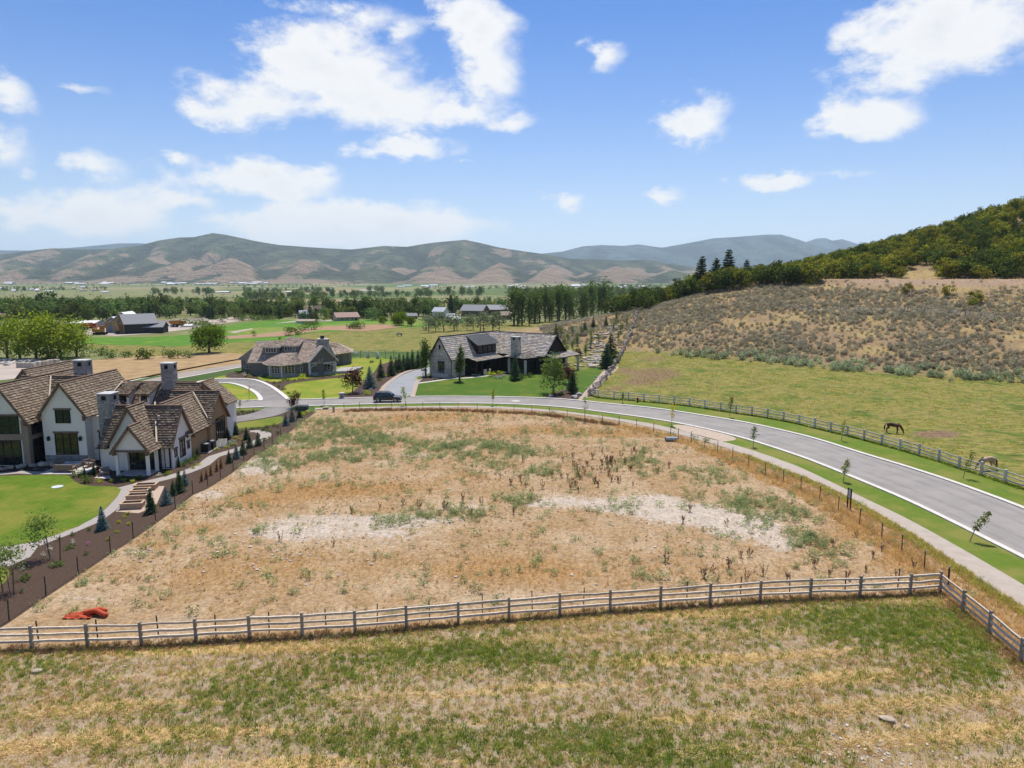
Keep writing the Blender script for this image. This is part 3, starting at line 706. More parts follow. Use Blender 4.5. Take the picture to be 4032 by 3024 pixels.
sheet('lawn', GP([(700,1648),(890,1636),(945,1636),(890,1644),(700,1656)]), m_lawn, .016)
sheet('pavement', GP([(880,1667),(905,1664),(912,1680),(890,1694),(870,1690)]), m_conc, .018)
# grey shingled house's grounds
sheet('lawn', GP([(560,1650),(600,1560),(900,1470),(1000,1470),(1110,1480),(1377,1408),(1530,1408),(1600,1440),(1560,1480),(1500,1530),(1470,1564),(1200,1572),(1050,1576),(800,1582)]), m_lawn2, .006)
DRO = [(700,1560),(750,1515),(827,1496),(900,1492),(998,1496),(1059,1518),(1103,1547),(1137,1575)]
DRI = [(800,1590),(795,1545),(845,1512),(900,1509),(954,1521),(1001,1543),(1023,1565),(1025,1579)]
strip('driveway', GP(DRI), GP(DRO), m_drive, .018, 80)
kerb_run(GP(DRO), .75); kerb_run(GP(DRI), .75)
sheet('mulch_bed', GP([(880,1488),(900,1465),(1000,1470),(1030,1500),(1100,1505),(1240,1486),(1370,1474),(1375,1484),(1240,1497),(1125,1512),(1112,1545),(1060,1512),(1000,1490)]), m_mulch, .012)
sheet('mulch_bed', GP([(1341,1570),(1350,1558),(1390,1545),(1430,1500),(1470,1470),(1490,1440),(1545,1420),(1680,1430),(1680,1448),(1585,1468),(1523,1510),(1496,1545),(1492,1563)]), m_mulch, .012)
strip('street', GP([(300,1610),(480,1549),(620,1508),(780,1478),(950,1447),(1010,1437),(1100,1424)]), GP([(300,1570),(480,1520),(600,1490),(760,1458),(950,1420),(1010,1412),(1100,1398)]), m_asph, .016, 60)
kerb_run(GP([(300,1610),(480,1549),(620,1508),(780,1478),(950,1447),(1010,1437),(1100,1424)]))
ribbon('pavement', GP([(440,1516),(547,1491),(724,1455),(945,1414)]), 1.5, m_conc, -.02, .03)
# dark stone house's grounds
sheet('lawn', GP([(1634,1561),(1641,1510),(1783,1490),(1937,1480),(2149,1476),(2275,1462),(2365,1440),(2376,1458),(2332,1511),(2308,1536),(2275,1575),(2133,1570),(1964,1562),(1729,1561)]), m_lawn3, .014)
DV = [(1488,1566),(1500,1546),(1526,1514),(1590,1472),(1665,1449),(1730,1440),(1740,1452),(1690,1468),(1655,1490),(1638,1512),(1620,1565)]
sheet('driveway', GP(DV), m_drive3, .018)
ribbon('stone_edging', GP([(1488,1562),(1498,1546),(1523,1513),(1587,1470),(1663,1447)]), .9, m_grav, -.02, .06)
ribbon('stone_edging', GP([(1624,1563),(1637,1520),(1641,1507),(1660,1488)]), .8, m_grav, -.02, .06)
ribbon('garden_path', GP([(1641,1510),(1700,1502),(1762,1493),(1800,1489),(1830,1489),(1870,1485),(1935,1478)]), 1.0, m_conc, -.02, .03)
sheet('mulch_bed', GP([(1645,1508),(1660,1478),(1780,1478),(1940,1468),(2120,1462),(2280,1455),(2290,1464),(2150,1478),(1937,1481),(1800,1486)]), m_mulch, .010)
sheet('mulch_bed', GP([(2136,1568),(2190,1542),(2230,1535),(2300,1547),(2272,1575),(2200,1571)]), m_mulch, .020)
sheet('gravel_bed', GP([(2272,1577),(2300,1545),(2332,1511),(2376,1458),(2425,1440),(2440,1446),(2390,1490),(2350,1530),(2325,1560),(2300,1575)]), m_grav, .018)
# fields beyond the houses
def field(name, pts, mat, dz=.03): sheet(name, [V2(*p) for p in pts], mat, dz, sub=25., smooth=False)
field('crop_field', [(172,742),(250,745),(390,748),(470,742),(600,735),(650,728),(640,712),(520,716),(420,722),(330,728),(180,729)], m_crop)
field('crop_field', [(430,742),(600,728),(640,722),(900,698),(1000,700),(1010,690),(880,690),(660,692),(500,702),(440,715),(430,722)], m_crop, .05)
field('crop_field', [(520,725),(640,716),(660,706),(560,708),(470,716)], m_crop2, .07)
field('crop_field', [(440,716),(520,707),(600,700),(660,693),(600,690),(540,696),(470,705)], m_crop, .07)
field('fallow_field', [(490,733),(620,726),(700,713),(790,716),(870,706),(830,701),(690,706),(560,722),(480,727)], m_fallow, .09)
field('crop_field', [(700,711),(830,700),(900,703),(1000,697),(900,692),(760,698),(690,702)], m_crop2, .08)
field('farm_track', [(494,718),(544,710),(547,711.5),(506,720)], m_dust, .12); field('farm_track', [(590,700),(640,693),(720,692),(720,694),(640,696)], m_dust, .12)
field('dirt_yard', [(180,722),(250,726),(340,720),(420,710),(470,700),(560,688),(470,684),(360,700),(230,700),(180,705)], m_dust, .05)
field('hay_field', [(180,780),(260,772),(330,770),(450,762),(520,764),(560,780),(300,818),(230,835),(150,800)], m_drygr, .03)
field('rubble_yard', [(-60,800),(0,780),(120,776),(170,782),(150,800),(60,815),(-60,830)], m_dust, .05)

# ------------------------------------------------------------------ house kit
m_white = M('painted_brick', (.84, .785, .70), (.76, .71, .63), 6.0, .8, bump=.25, bdist=.02, stretch=(1, 1, 3))
m_trim = M('brown_timber', (.21, .135, .09), (.155, .10, .066), 4.0, .8)
m_taupe = M('taupe_panel', (.30, .235, .175), (.26, .20, .15), 1.5, .8)
m_cedar = M('cedar_board', (.40, .255, .13), (.31, .19, .09), 3.0, .8, stretch=(1, 1, .15), isl=.12)
m_black = M('black_frame', (.018, .018, .02), (.012, .012, .013), 2.0, .5)
m_glass = M('window_glass', (.012, .016, .018), (.02, .024, .025), .6, .06, spec=.7)
m_stone = M('grey_stone', (.38, .365, .345), (.27, .26, .245), 2.2, .92, bump=.4, isl=.25)
m_stone3 = M('buff_stone', (.58, .52, .42), (.46, .41, .33), 2.2, .92, bump=.4, isl=.22)
m_mort = M('mortar', (.24, .235, .225), (.19, .185, .18), 5., .95)
m_cap = M('chimney_cap', (.50, .50, .50), (.42, .42, .42), 2., .8)
m_gut = M('dark_gutter', (.03, .028, .027), (.02, .02, .02), 2., .5, metal=.3)
m_flash = M('valley_flashing', (.42, .36, .29), (.36, .31, .25), 3., .6, metal=.3)
m_dark = M('dark_void', (.012, .012, .012), None, 2., .9)
def shake_mat(name, cols, sh=.13):
    t = NT(name); i = t.island(); o = t.obj()
    n = t.noise(t.mapping(o, (1, 1, 1)), 6, 4, .6)
    k = len(cols)
    col = t.ramp(t.math('FRACT', t.math('ADD', i, t.rnd())), [(j / k, c) for j, c in enumerate(cols)], 'CONSTANT')
    col = t.val(col, t.math('MULTIPLY', t.rng(n, .3, .7, .85, 1.12), t.rng(t.math('FRACT', t.math('MULTIPLY', i, 17.3)), 0, 1, 1 - sh, 1 + sh, False)))
    return t.bsdf(col, .85, 0, .25)
m_shake = shake_mat('brown_shake', [(0.180, 0.134, 0.091), (0.219, 0.167, 0.116), (0.148, 0.108, 0.074), (0.269, 0.222, 0.165), (0.164, 0.120, 0.082), (0.203, 0.149, 0.099)])
m_shake2 = shake_mat('weathered_shake', [(0.456, 0.355, 0.281), (0.371, 0.285, 0.220), (0.524, 0.424, 0.334), (0.423, 0.337, 0.272), (0.321, 0.242, 0.194)])
m_slate = shake_mat('mixed_slate', [(0.423, 0.377, 0.326), (0.328, 0.297, 0.274), (0.470, 0.384, 0.287), (0.376, 0.348, 0.326), (0.516, 0.450, 0.365), (0.297, 0.268, 0.248)], .15)
m_metal = M('standing_seam_metal', (.10, .105, .105), (.085, .09, .09), .8, .45, metal=.4)
m_char = M('charred_wood', (.022, .018, .016), (.034, .027, .023), 3., .8, stretch=(1, 1, .2))
m_shingle = M('grey_shingle', (.185, .172, .155), (.145, .135, .122), 7., .85, stretch=(1, 1, 2.5), bump=.3)
m_wtrim = M('white_trim', (.62, .61, .58), (.56, .55, .52), 2., .6)
rs = random.Random(5)

def part(name, mb, mats, parent, label=None, smooth=False):
    """mesh in world coordinates under a thing (or under one of its parts)"""
    o = mb.build(name, mats, parent, smooth)
    w = Vector((0, 0, 0)); p = parent
    while p is not None: w = w + p.location; p = p.parent
    o.location = -w
    if label: o['label'] = label
    return o

_sh = {}
def unit_shake(mat):
    if mat.name not in _sh:
        mb = MB(); mb.add([(-.5,0,0),(.5,0,0),(.5,1,0),(-.5,1,0),(-.5,0,1),(.5,0,1),(.5,1,.25),(-.5,1,.25)], [(4,5,6,7),(0,1,5,4),(1,2,6,5),(3,0,4,7)])
        _sh[mat.name] = mb.mesh('shake', mat)
    return _sh[mat.name]

def slope(parent, e0, e1, r1, r0, mat, course=.29, sw=.21, th=.095, indiv=0, name='roof', under=None, rail=None):
    """roof slope: a deck and overlapping courses of shakes. e0,e1 eave left/right seen from outside; r1,r0 top."""
    e0, e1, r1, r0 = map(Vector, (e0, e1, r1, r0))
    n = (e1 - e0).cross(r0 - e0)
    if n.length < 1e-6: n = (e1 - e0).cross(r1 - e0)
    n.normalize()
    if n.z < 0: n = -n
    mb = MB(); t = n * .14; K = 6
    B_ = lambda u, v: e0.lerp(e1, u).lerp(r0.lerp(r1, u), v)
    gt = [B_(i / K, j / K) for j in range(K + 1) for i in range(K + 1)]; o_ = (K + 1) ** 2
    vs = [q - n * .012 for q in gt] + [q - t for q in gt]
    fs = []
    for j in range(K):
        for i in range(K):
            q = j * (K + 1) + i; fs += [(q, q + 1, q + K + 2, q + K + 1), (o_ + q + K + 1, o_ + q + K + 2, o_ + q + 1, o_ + q)]
    for i in range(K):
        q = i; w_ = K * (K + 1) + i; l_ = i * (K + 1); r_ = l_ + K
        fs += [(o_ + q, o_ + q + 1, q + 1, q), (w_, w_ + 1, o_ + w_ + 1, o_ + w_), (l_, l_ + K + 1, o_ + l_ + K + 1, o_ + l_), (o_ + r_, o_ + r_ + K + 1, r_ + K + 1, r_)]
    mb.add(vs, fs)
    deck = part(name, mb, under or m_trim, parent)
    L = max((r0 - e0).length, (r1 - e1).length)
    k = max(2, int(round(L / course))); sb = MB(); cnt = 0
    for i in range(k):
        v0 = i / k; v1 = min((i + 1.18) / k, 1.0)
        a0, b0 = e0.lerp(r0, v0), e1.lerp(r1, v0); a1, b1 = e0.lerp(r0, v1), e1.lerp(r1, v1)
        w = (b0 - a0).length; m = max(1, int(w / sw)); u = 0.0
        us = [0.0]; 
        while us[-1] < 1: us.append(us[-1] + sw / max(w, .05) * rs.uniform(.65, 1.4))
        us[-1] = 1.0
        for j in range(len(us) - 1):
            u0, u1 = us[j], us[j+1]
            if u1 - u0 < 1e-4: continue
            g = .006 / max(w, .05)
            p00, p10 = a0.lerp(b0, u0 + g), a0.lerp(b0, u1 - g); p01, p11 = a1.lerp(b1, u0 + g), a1.lerp(b1, u1 - g)
            h0 = th * rs.uniform(.8, 1.35); dv = (p01 - p00) * rs.uniform(-.07, .05)
            if indiv and cnt < indiv:
                X = (p10 - p00); Yv = ((p01 + p11) / 2 - (p00 + p10) / 2)
                Mx = Matrix(((X.x, Yv.x, n.x * h0, (p00.x+p10.x)/2), (X.y, Yv.y, n.y * h0, (p00.y+p10.y)/2), (X.z, Yv.z, n.z * h0, (p00.z+p10.z)/2), (0, 0, 0, 1)))
                o = bpy.data.objects.new('shake', unit_shake(mat)); COL.objects.link(o); o.parent = deck; o.matrix_basis = Mx; cnt += 1
            else:
                q = [p00 + dv, p10 + dv, p11, p01]
                sb.add([*q, q[0] + n*h0, q[1] + n*h0, q[2] + n*.014, q[3] + n*.014], [(4,5,6,7),(0,1,5,4),(1,2,6,5),(3,0,4,7)])
    if sb.v:
        o = part('shakes', sb, mat, deck); o['kind'] = 'stuff'
    return deck

def seam_roof(parent, e0, e1, r1, r0, mat, gap=.45):
    e0, e1, r1, r0 = map(Vector, (e0, e1, r1, r0))
    n = (e1 - e0).cross((r0 + r1) / 2 - e0).normalized()
    if n.z < 0: n = -n
    mb = MB(); t = n * .1
    mb.add([e0 - t, e1 - t, r1 - t, r0 - t, e0, e1, r1, r0], [(4,5,6,7),(3,2,1,0),(0,1,5,4),(1,2,6,5),(3,0,4,7),(2,3,7,6)])
    k = max(2, int((e1 - e0).length / gap))
    for i in range(k + 1):
        a = e0.lerp(e1, i / k) + n * .02; b = r0.lerp(r1, i / k) + n * .02
        if (b - a).length > .05: mb.bar(a, b, .03, .05, 0, n)
    return part('metal_roof', mb, mat, parent)

def gable_wing(H, C, d, L, w, ze, zr, wm, sm, ov=.35, ovf=.3, ovb=.0, z0=0., course=.29, sw=.21, indiv=(0, 0), roofs=(True, True), wallpart='wall', under=None, ridge=True):
    """gabled volume: C centre of its front end, d unit direction of the ridge away from that end"""
    C = Vector((C[0], C[1], z0)); d = Vector((d[0], d[1], 0)).normalized(); r = Vector((d.y, -d.x, 0))
    wl, wr = w if hasattr(w, '__len__') else (w, w); zl, zr_ = ze if hasattr(ze, '__len__') else (ze, ze)
    U = Vector((0, 0, 1)); mb = MB()
    def P(a, b, z): return C + r * a + d * b + U * (z - z0)
    f = [P(-wl, 0, z0), P(wr, 0, z0), P(wr, 0, zr_), P(0, 0, zr), P(-wl, 0, zl)]
    b = [q + d * L for q in f]
    mb.add(f + b, [(0,1,2,3,4), (9,8,7,6,5), (1,6,7,2), (5,0,4,9), (2,7,8,3), (3,8,9,4)])
    part(wallpart, mb, wm, H)
    sl, sr = (zr - zl) / wl, (zr - zr_) / wr
    up = .14
    RF, RB = P(0, -ovf, zr + up), P(0, L + ovb, zr + up)
    if roofs[0]: slope(H, P(-wl - ov, L + ovb, zl - ov * sl + up), P(-wl - ov, -ovf, zl - ov * sl + up), RF, RB, sm, course, sw, indiv=indiv[0], under=under)
    if roofs[1]: slope(H, P(wr + ov, -ovf, zr_ - ov * sr + up), P(wr + ov, L + ovb, zr_ - ov * sr + up), RB, RF, sm, course, sw, indiv=indiv[1], under=under)
    if ridge:
        q = MB(); q.bar(RF + U * .05, RB + U * .05, .28, .09); part('ridge_cap', q, under or m_trim, H)
        for s_, wv, sl_ in ((-1, wl, sl), (1, wr, sr)):       # barge boards on the front verge
            q = MB(); a = RF - U * .16 - d * .02; e = P(s_ * (wv + ov), -ovf - .02, zr - (wv + ov) * sl_ - .0)
            q.bar(a, e, .05, .2, 0, U.cross(e - a).cross(e - a) if False else U); part('barge_board', q, under or m_trim, H)
    return P

def window(H, base, right, w, h, cols=2, rows=2, fm=None, gm=None, lintel=None, name='window', fr=.09, sillm=None):
    """window set in a wall: base = middle of its bottom edge on the wall, right = unit vector along the wall, outward = right x up reversed"""
    base = Vector(base); r = Vector((right[0], right[1], 0)).normalized(); U = Vector((0, 0, 1)); o = Vector((r.y, -r.x, 0))
    fm = fm or m_black; gm = gm or m_glass
    def P(a, z, k): return base + r * a + U * z + o * k
    mb = MB()
    def bar(a0, a1, z0, z1, k0, k1):
        mb.add([P(a0,z0,k0),P(a1,z0,k0),P(a1,z0,k1),P(a0,z0,k1),P(a0,z1,k0),P(a1,z1,k0),P(a1,z1,k1),P(a0,z1,k1)],
               [(0,1,2,3),(7,6,5,4),(3,2,6,7),(1,5,6,2),(0,3,7,4)])
    bar(-w/2, -w/2 + fr, 0, h, -.05, .06); bar(w/2 - fr, w/2, 0, h, -.05, .06)
    bar(-w/2 + fr, w/2 - fr, 0, fr, -.05, .058); bar(-w/2 + fr, w/2 - fr, h - fr, h, -.05, .058)
    iw = w - 2 * fr; ih = h - 2 * fr; bw = .05
    for c in range(1, cols): x = -w/2 + fr + iw * c / cols; bar(x - bw * .9, x + bw * .9, fr, h - fr, -.03, .05)
    win = part(name, mb, fm, H)
    gb = MB()
    for c in range(cols):
        for q in range(1, rows):
            z = fr + ih * q / rows; x0 = -w/2 + fr + iw * c / cols; x1 = x0 + iw / cols
            gb.add([P(x0+.05,z-.015,.035),P(x1-.05,z-.015,.035),P(x1-.05,z+.015,.035),P(x0+.05,z+.015,.035)], [(0,1,2,3)])
    if gb.v: part('glazing_bar', gb, fm, win)
    for c in range(cols):
        x0 = -w/2 + fr + iw * c / cols; x1 = x0 + iw / cols; pb = MB(); j = rs.uniform(-.006, .006)
        pb.add([P(x0,fr,.012+j),P(x1,fr,.012),P(x1,h-fr,.012-j),P(x0,h-fr,.012)], [(0,1,2,3)]); part('pane', pb, gm, win)
    if lintel:
        lb = MB(); k0, k1 = -.04, .08; e = .14
        lb.add([P(-w/2-e,h,k0),P(w/2+e,h,k0),P(w/2+e,h,k1),P(-w/2-e,h,k1),P(-w/2-e,h+.2,k0),P(w/2+e,h+.2,k0),P(w/2+e,h+.2,k1),P(-w/2-e,h+.2,k1)], [(0,1,2,3),(7,6,5,4),(3,2,6,7),(1,5,6,2),(0,3,7,4)])
        part('lintel', lb, lintel, H)
    return win

def stone_face(mb, P, w, h, course=.22, blk=.45, proud=.05, top=None):
    """rough coursed stones over a wall face given by P(a,z,k); top(a) limits the height"""
    z = 0.0
    while z < h - .05:
        ch = min(course * rs.uniform(.7, 1.3), h - z); a = -w / 2
        while a < w / 2 - .03:
            bw = min(blk * rs.uniform(.5, 1.6), w / 2 - a)
            lim = h if top is None else top(a + bw / 2)
            if z + ch * .6 < lim:
                k = proud * rs.uniform(.3, 1.2); g = .012
                z1 = min(z + ch, max(lim, z + .05))
                mb.add([P(a+g,z+g,-.02),P(a+bw-g,z+g,-.02),P(a+bw-g,z1-g,-.02),P(a+g,z1-g,-.02),P(a+g*2,z+g*2,k),P(a+bw-g*2,z+g*2,k),P(a+bw-g*2,z1-g*2,k),P(a+g*2,z1-g*2,k)],
                       [(4,5,6,7),(0,1,5,4),(1,2,6,5),(2,3,7,6),(3,0,4,7)])
            a += bw
        z += ch
def chimney(H, x0, x1, y0, y1, z0, z1, mat, cap=m_cap, ang=0.0, opening=True):
    cx, cyy = (x0 + x1) / 2, (y0 + y1) / 2; w, dd = x1 - x0, y1 - y0
    R = Matrix.Rotation(ang, 3, 'Z'); c = Vector((cx, cyy, 0))
    def W(p): return R @ (Vector(p) - c) + c
    mb = MB(); mb.box(x0, x1, y0, y1, z0, z1); mb.v = [tuple(W(v)) for v in mb.v]; core = part('chimney', mb, m_mort, H)
    sb = MB()
    for fx, fy, ww, off in ((0, -1, w, dd/2), (1, 0, dd, w/2), (0, 1, w, dd/2), (-1, 0, dd, w/2)):
        nrm = R @ Vector((fx, fy, 0)); rt = Vector((-nrm.y, nrm.x, 0)); b0 = c + nrm * off + Vector((0, 0, z0))
        stone_face(sb, lambda a, z, k, rt=rt, nrm=nrm, b0=b0: b0 + rt * a + nrm * k + Vector((0, 0, z)), ww, z1 - z0, .2, .42, .05)
    o = part('stonework', sb, mat, core); o['kind'] = 'stuff'
    cb = MB(); e = .1; cb.box(x0 - e, x1 + e, y0 - e, y1 + e, z1, z1 + .1); cb.v = [tuple(W(v)) for v in cb.v]; part('cap', cb, cap, core)
    if opening:
        for fx, fy, ww, off in ((0, -1, w, dd/2), (1, 0, dd, w/2)):
            nrm = R @ Vector((fx, fy, 0)); rt = Vector((-nrm.y, nrm.x, 0)); b0 = c + nrm * (off + .062) + Vector((0, 0, z1 - .62)); ob = MB()
            a = ww * .16; ob.add([b0 - rt*a, b0 + rt*a, b0 + rt*a + Vector((0,0,.45)), b0 - rt*a + Vector((0,0,.45))], [(0,1,2,3)]); part('flue_opening', ob, m_dark, core)

def brick_cross(H, c, right, n=5):
    """little pattern of projecting bricks on a gable"""
    c = Vector(c); r = Vector((right[0], right[1], 0)).normalized(); o = Vector((r.y, -r.x, 0)); U = Vector((0, 0, 1))
    for a, z in ((-.12, .75), (.12, .75), (-.24, .45), (.24, .45), (0, .45), (0, .15), (-.12, -.15), (.12, -.15), (0, -.42)):
        mb = MB(); p = c + r * a + U * z
        mb.bar(p - r * .08 + o * .02, p + r * .08 + o * .02, .06, .1); part('brick', mb, m_white, H)

# ------------------------------------------------------------------ white painted house with shake roofs
def white_house():
    H = empty('white_house', (-44, 78, 0), 0, 'white painted brick house with steep brown shake roofs and stone chimneys', 'house')
    E = (0, 1); SX = (1, 0)
    # left two-storey gable (cut by the frame)
    PL = gable_wing(H, (-54.4, 74.2), E, 14, (2.6, 2.55), 5.1, 8.7, m_white, m_shake, ov=.5)
    # middle two-storey gable
    PA = gable_wing(H, (-48.5, 75.3), E, 11, 2.3, 5.6, 8.75, m_white, m_shake, ov=.42)
    # cross roof between them and the higher rear block
    gable_wing(H, (-57.2, 82.3), SX, 8.6, (3.4, 3.2), 4.9, 8.45, m_white, m_shake)
    gable_wing(H, (-58.6, 84.5), E, 10, 3.4, 5.0, 8.95, m_white, m_shake)
    # right hand one-storey wing, gable to the drive
    gable_wing(H, (-35.85, 75.2), (-1, 0), 7.5, 2.25, 3.0, 6.25, m_white, m_shake, ov=.5, indiv=(0, 0))
    # front porch, tall gable behind a lower one
    gable_wing(H, (-39.75, 72.3), E, 3.2, 2.25, 2.95, 6.6, m_white, m_shake, ov=.35, indiv=(0, 60))
    # porch with open corner posts
    P2 = (-38.65, 70.25)
    gable_wing(H, (P2[0], P2[1]), E, 2.2, 1.65, 2.85, 5.05, m_white, m_shake, ov=.4, z0=2.55, indiv=(100, 140))
    for x in (-40.2, -37.1):
        for y in (70.35, 72.1):
            q = MB(); q.box(x - .14, x + .14, y - .14, y + .14, 0, 2.6); part('porch_post', q, m_white, H)
            q = MB(); q.bar((x, y - .16, 2.2), (x, y - .45, 2.75), .12, .12); part('bracket', q, m_trim, H)
    q = MB(); q.box(-40.4, -36.9, 70.1, 70.3, 2.5, 2.7); part('beam', q, m_trim, H)
    q = MB(); q.box(-40.3, -37, 70.2, 72.4, -.05, .12); part('porch_floor', q, m_conc, H)
    # wing along the east side: ridge runs back, timber clad
    gable_wing(H, (-38.4, 76.5), E, 8.5, (2.6, 2.5), 3.1, 6.25, m_cedar, m_shake, ov=.35, ridge=True)
    # timber gable to the east
    gable_wing(H, (-35.6, 84.5), (-1, 0), 6, 2.55, 3.15, 6.35, m_cedar, m_shake, ov=.3)
    # long rear wing with dormers
    gable_wing(H, (-38.2, 85.6), (-1, 0), 11.8, (3.0, 3.6), 4.1, 7.15, m_white, m_shake, ov=.3)
    gable_wing(H, (-38.5, 87.4), E, 3.2, 2.7, 4.6, 7.05, m_white, m_shake, ov=.35)
    gable_wing(H, (-41.0, 90.5), (-1, 0), 9, 3.5, 3.6, 6.6, m_white, m_shake, ov=.3)
    # three shed dormers on the rear wing's front slope
    for cx in (-48.35, -46.05, -43.6):
        x0, x1 = cx - .62, cx + .62; y0 = 82.95
        q = MB(); q.add([(x0,y0,3.6),(x1,y0,3.6),(x1,y0,6.5),(x0,y0,6.5),(x0,85.4,3.6),(x1,85.4,3.6),(x1,85.4,7.15),(x0,85.4,7.15)], [(0,1,2,3),(1,5,6,2),(4,0,3,7)])
        dm = part('dormer', q, m_white, H)
        slope(H, (x0-.3, y0-.45, 6.42), (x1+.3, y0-.45, 6.42), (x1+.3, 85.5, 7.4), (x0-.3, 85.5, 7.4), m_shake)
        window(H, (cx, y0, 5.45), (1, 0), .75, .92, 2, 2)
        for s_ in (-1, 1):
            q = MB(); q.bar((cx + s_*.6, y0-.05, 6.0), (cx + s_*.6, y0-.4, 6.35), .1, .1); part('bracket', q, m_trim, H)
    # taupe glazed bay on the right of the left gable
    q = MB(); q.box(-51.84, -51.6, 74.05, 77.6, .05, 5.0); q.box(-52.05, -51.55, 74.0, 74.35, 0, 5.05); part('bay_panel', q, m_taupe, H)
    q = MB(); q.box(-55.75, -51.85, 74.1, 74.19, 2.85, 3.5); part('bay_panel', q, m_taupe, H)
    q = MB(); q.box(-52.3, -51.85, 74.08, 74.19, 0, 5.0); part('bay_panel', q, m_taupe, H)
    window(H, (-54.0, 74.15, .1), (1, 0), 2.9, 2.75, 3, 3); window(H, (-54.0, 74.15, 3.5), (1, 0), 2.9, 1.95, 3, 2, lintel=m_trim)
    window(H, (-57.4, 74.15, 3.4), (1, 0), 1.3, 1.8, 2, 2)
    window(H, (-51.6, 76.0, .1), (0, 1), 2.7, 2.7, 3, 2); window(H, (-51.6, 76.0, 3.3), (0, 1), 2.7, 1.75, 3, 2)
    # middle gable openings
    window(H, (-48.35, 75.3, .95), (1, 0), 2.5, 2.4, 3, 4, lintel=m_trim, name='french_door'); window(H, (-48.5, 75.3, 4.45), (1, 0), 1.65, 1.45, 2, 3, lintel=m_trim)
    brick_cross(H, (-48.5, 75.29, 6.9), (1, 0)); brick_cross(H, (-54.4, 74.19, 6.7), (1, 0))
    # plinths of stone under the two gables
    for x0, x1, y, z1 in ((-50.8, -46.2, 75.3, .9), (-57, -55.55, 74.2, 1.0)):
        q = MB(); q.box(x0, x1, y - .06, y + .02, 0, z1); core = part('plinth', q, m_mort, H); sb = MB()
        stone_face(sb, lambda a, z, k, x0=x0, x1=x1, y=y: Vector(((x0+x1)/2 + a, y - .06 - k, z)), x1 - x0, z1, .16, .4, .05)
        part('stonework', sb, m_stone, core)['kind'] = 'stuff'
    # lanterns either side of the french doors
    for x in (-50.2, -46.75):
        q = MB(); q.box(x-.11, x+.11, 75.02, 75.24, 2.55, 2.85); q.add([(x-.17,74.96,2.85),(x+.17,74.96,2.85),(x+.17,75.3,2.85),(x-.17,75.3,2.85),(x,75.13,3.08)], [(0,1,4),(1,2,4),(2,3,4),(3,0,4),(3,2,1,0)])
        q.bar((x, 75.3, 3.0), (x, 75.13, 3.05), .04, .04); part('lantern', q, m_black, H)
    # side openings
    window(H, (-35.85, 75.35, .75), (0, 1), 1.25, 2.0, 2, 3, lintel=m_trim); window(H, (-35.85, 73.75, 1.15), (0, 1), .6, .8, 1, 1, lintel=m_trim); window(H, (-35.85, 76.75, 1.3), (0, 1), .55, .75, 1, 1, lintel=m_trim)
    brick_cross(H, (-35.84, 75.2, 4.9), (0, 1))
    window(H, (-35.6, 84.9, .15), (0, 1), 2.7, 3.1, 4, 3, name='glazed_door')
    # porch glazing
    window(H, (-38.65, 72.3, .1), (1, 0), 2.7, 2.5, 3, 3, name='glazed_door'); window(H, (-41.35, 72.6, .3), (1, 0), .7, 2.3, 1, 3); window(H, (-40.65, 72.55, .3), (1, 0), .6, 2.3, 1, 3)
    window(H, (-37.0, 72.9, .1), (0, 1), .9, 2.5, 1, 3); window(H, (-36.4, 73.0, .1), (1, 0), .6, 2.5, 1, 3)
    brick_cross(H, (-38.65, 70.24, 3.6), (1, 0)); brick_cross(H, (-39.9, 72.29, 5.15), (1, 0))
    # cut-back walls beside the porch
    q = MB(); q.box(-43.3, -37.2, 72.75, 73.1, 0, 3.0); part('wall', q, m_white, H)
    q = MB(); q.box(-46.2, -43.3, 76.6, 80, 0, 5.0); part('wall', q, m_white, H); window(H, (-45.2, 76.6, .9), (1, 0), .7, 2.3, 1, 3, lintel=m_trim)
    # gutters, downpipes
    for p in ((-43.3, 72.6), (-35.95, 72.75)):
        q = MB(); q.tube([(p[0], p[1]-.2, 2.75), (p[0], p[1], 2.55), (p[0], p[1], .1)], .05, 6); part('downpipe', q, m_gut, H)
    q = MB(); q.bar((-43.5, 72.32, 2.42), (-42.2, 72.32, 2.42), .12, .12); part('gutter', q, m_gut, H)
    q = MB(); q.bar((-35.55, 77, 2.78), (-35.55, 82, 2.78), .12, .12); part('gutter', q, m_gut, H)
    # brackets at the gable eaves
    for x, y, z in ((-50.9, 75.1, 5.1), (-46.1, 75.1, 5.1), (-51.75, 74.0, 4.75), (-40.35, 70.1, 2.5), (-36.95, 70.1, 2.5)):
        q = MB(); q.box(x-.1, x+.1, y-.25, y+.05, z-.3, z+.25); part('bracket', q, m_trim, H)
    chimney(H, -52.3, -50.75, 84.0, 85.2, 5.5, 10.2, m_stone); chimney(H, -42.35, -41.0, 84.9, 86.2, 5.5, 9.75, m_stone); chimney(H, -44.05, -42.65, 74.3, 75.9, 2.5, 7.75, m_stone)
    # valleys and a roof vent
    for a, b in (((-51.6, 77.6, 5.0), (-53.9, 82.2, 8.55)), ((-38.9, 76.2, 6.5), (-36.9, 72.0, 3.0)), ((-38.1, 83.7, 6.42), (-35.6, 82.0, 3.15)), ((-46.6, 80.0, 5.9), (-47.2, 85.2, 7.5))):
        q = MB(); q.bar(Vector(a)+Vector((0,0,.14)), Vector(b)+Vector((0,0,.14)), .16, .05); part('valley_flashing', q, m_flash, H)
    for x, y, z in ((-37.1, 79.0, 4.9), (-37.6, 74.2, 5.0)):
        q = MB(); q.tube([(x, y, z), (x, y, z + .4)], .09, 8); q.tube([(x, y, z + .4), (x, y, z + .5)], .15, 8); part('roof_vent', q, m_cap, H)
    return H
white_house()

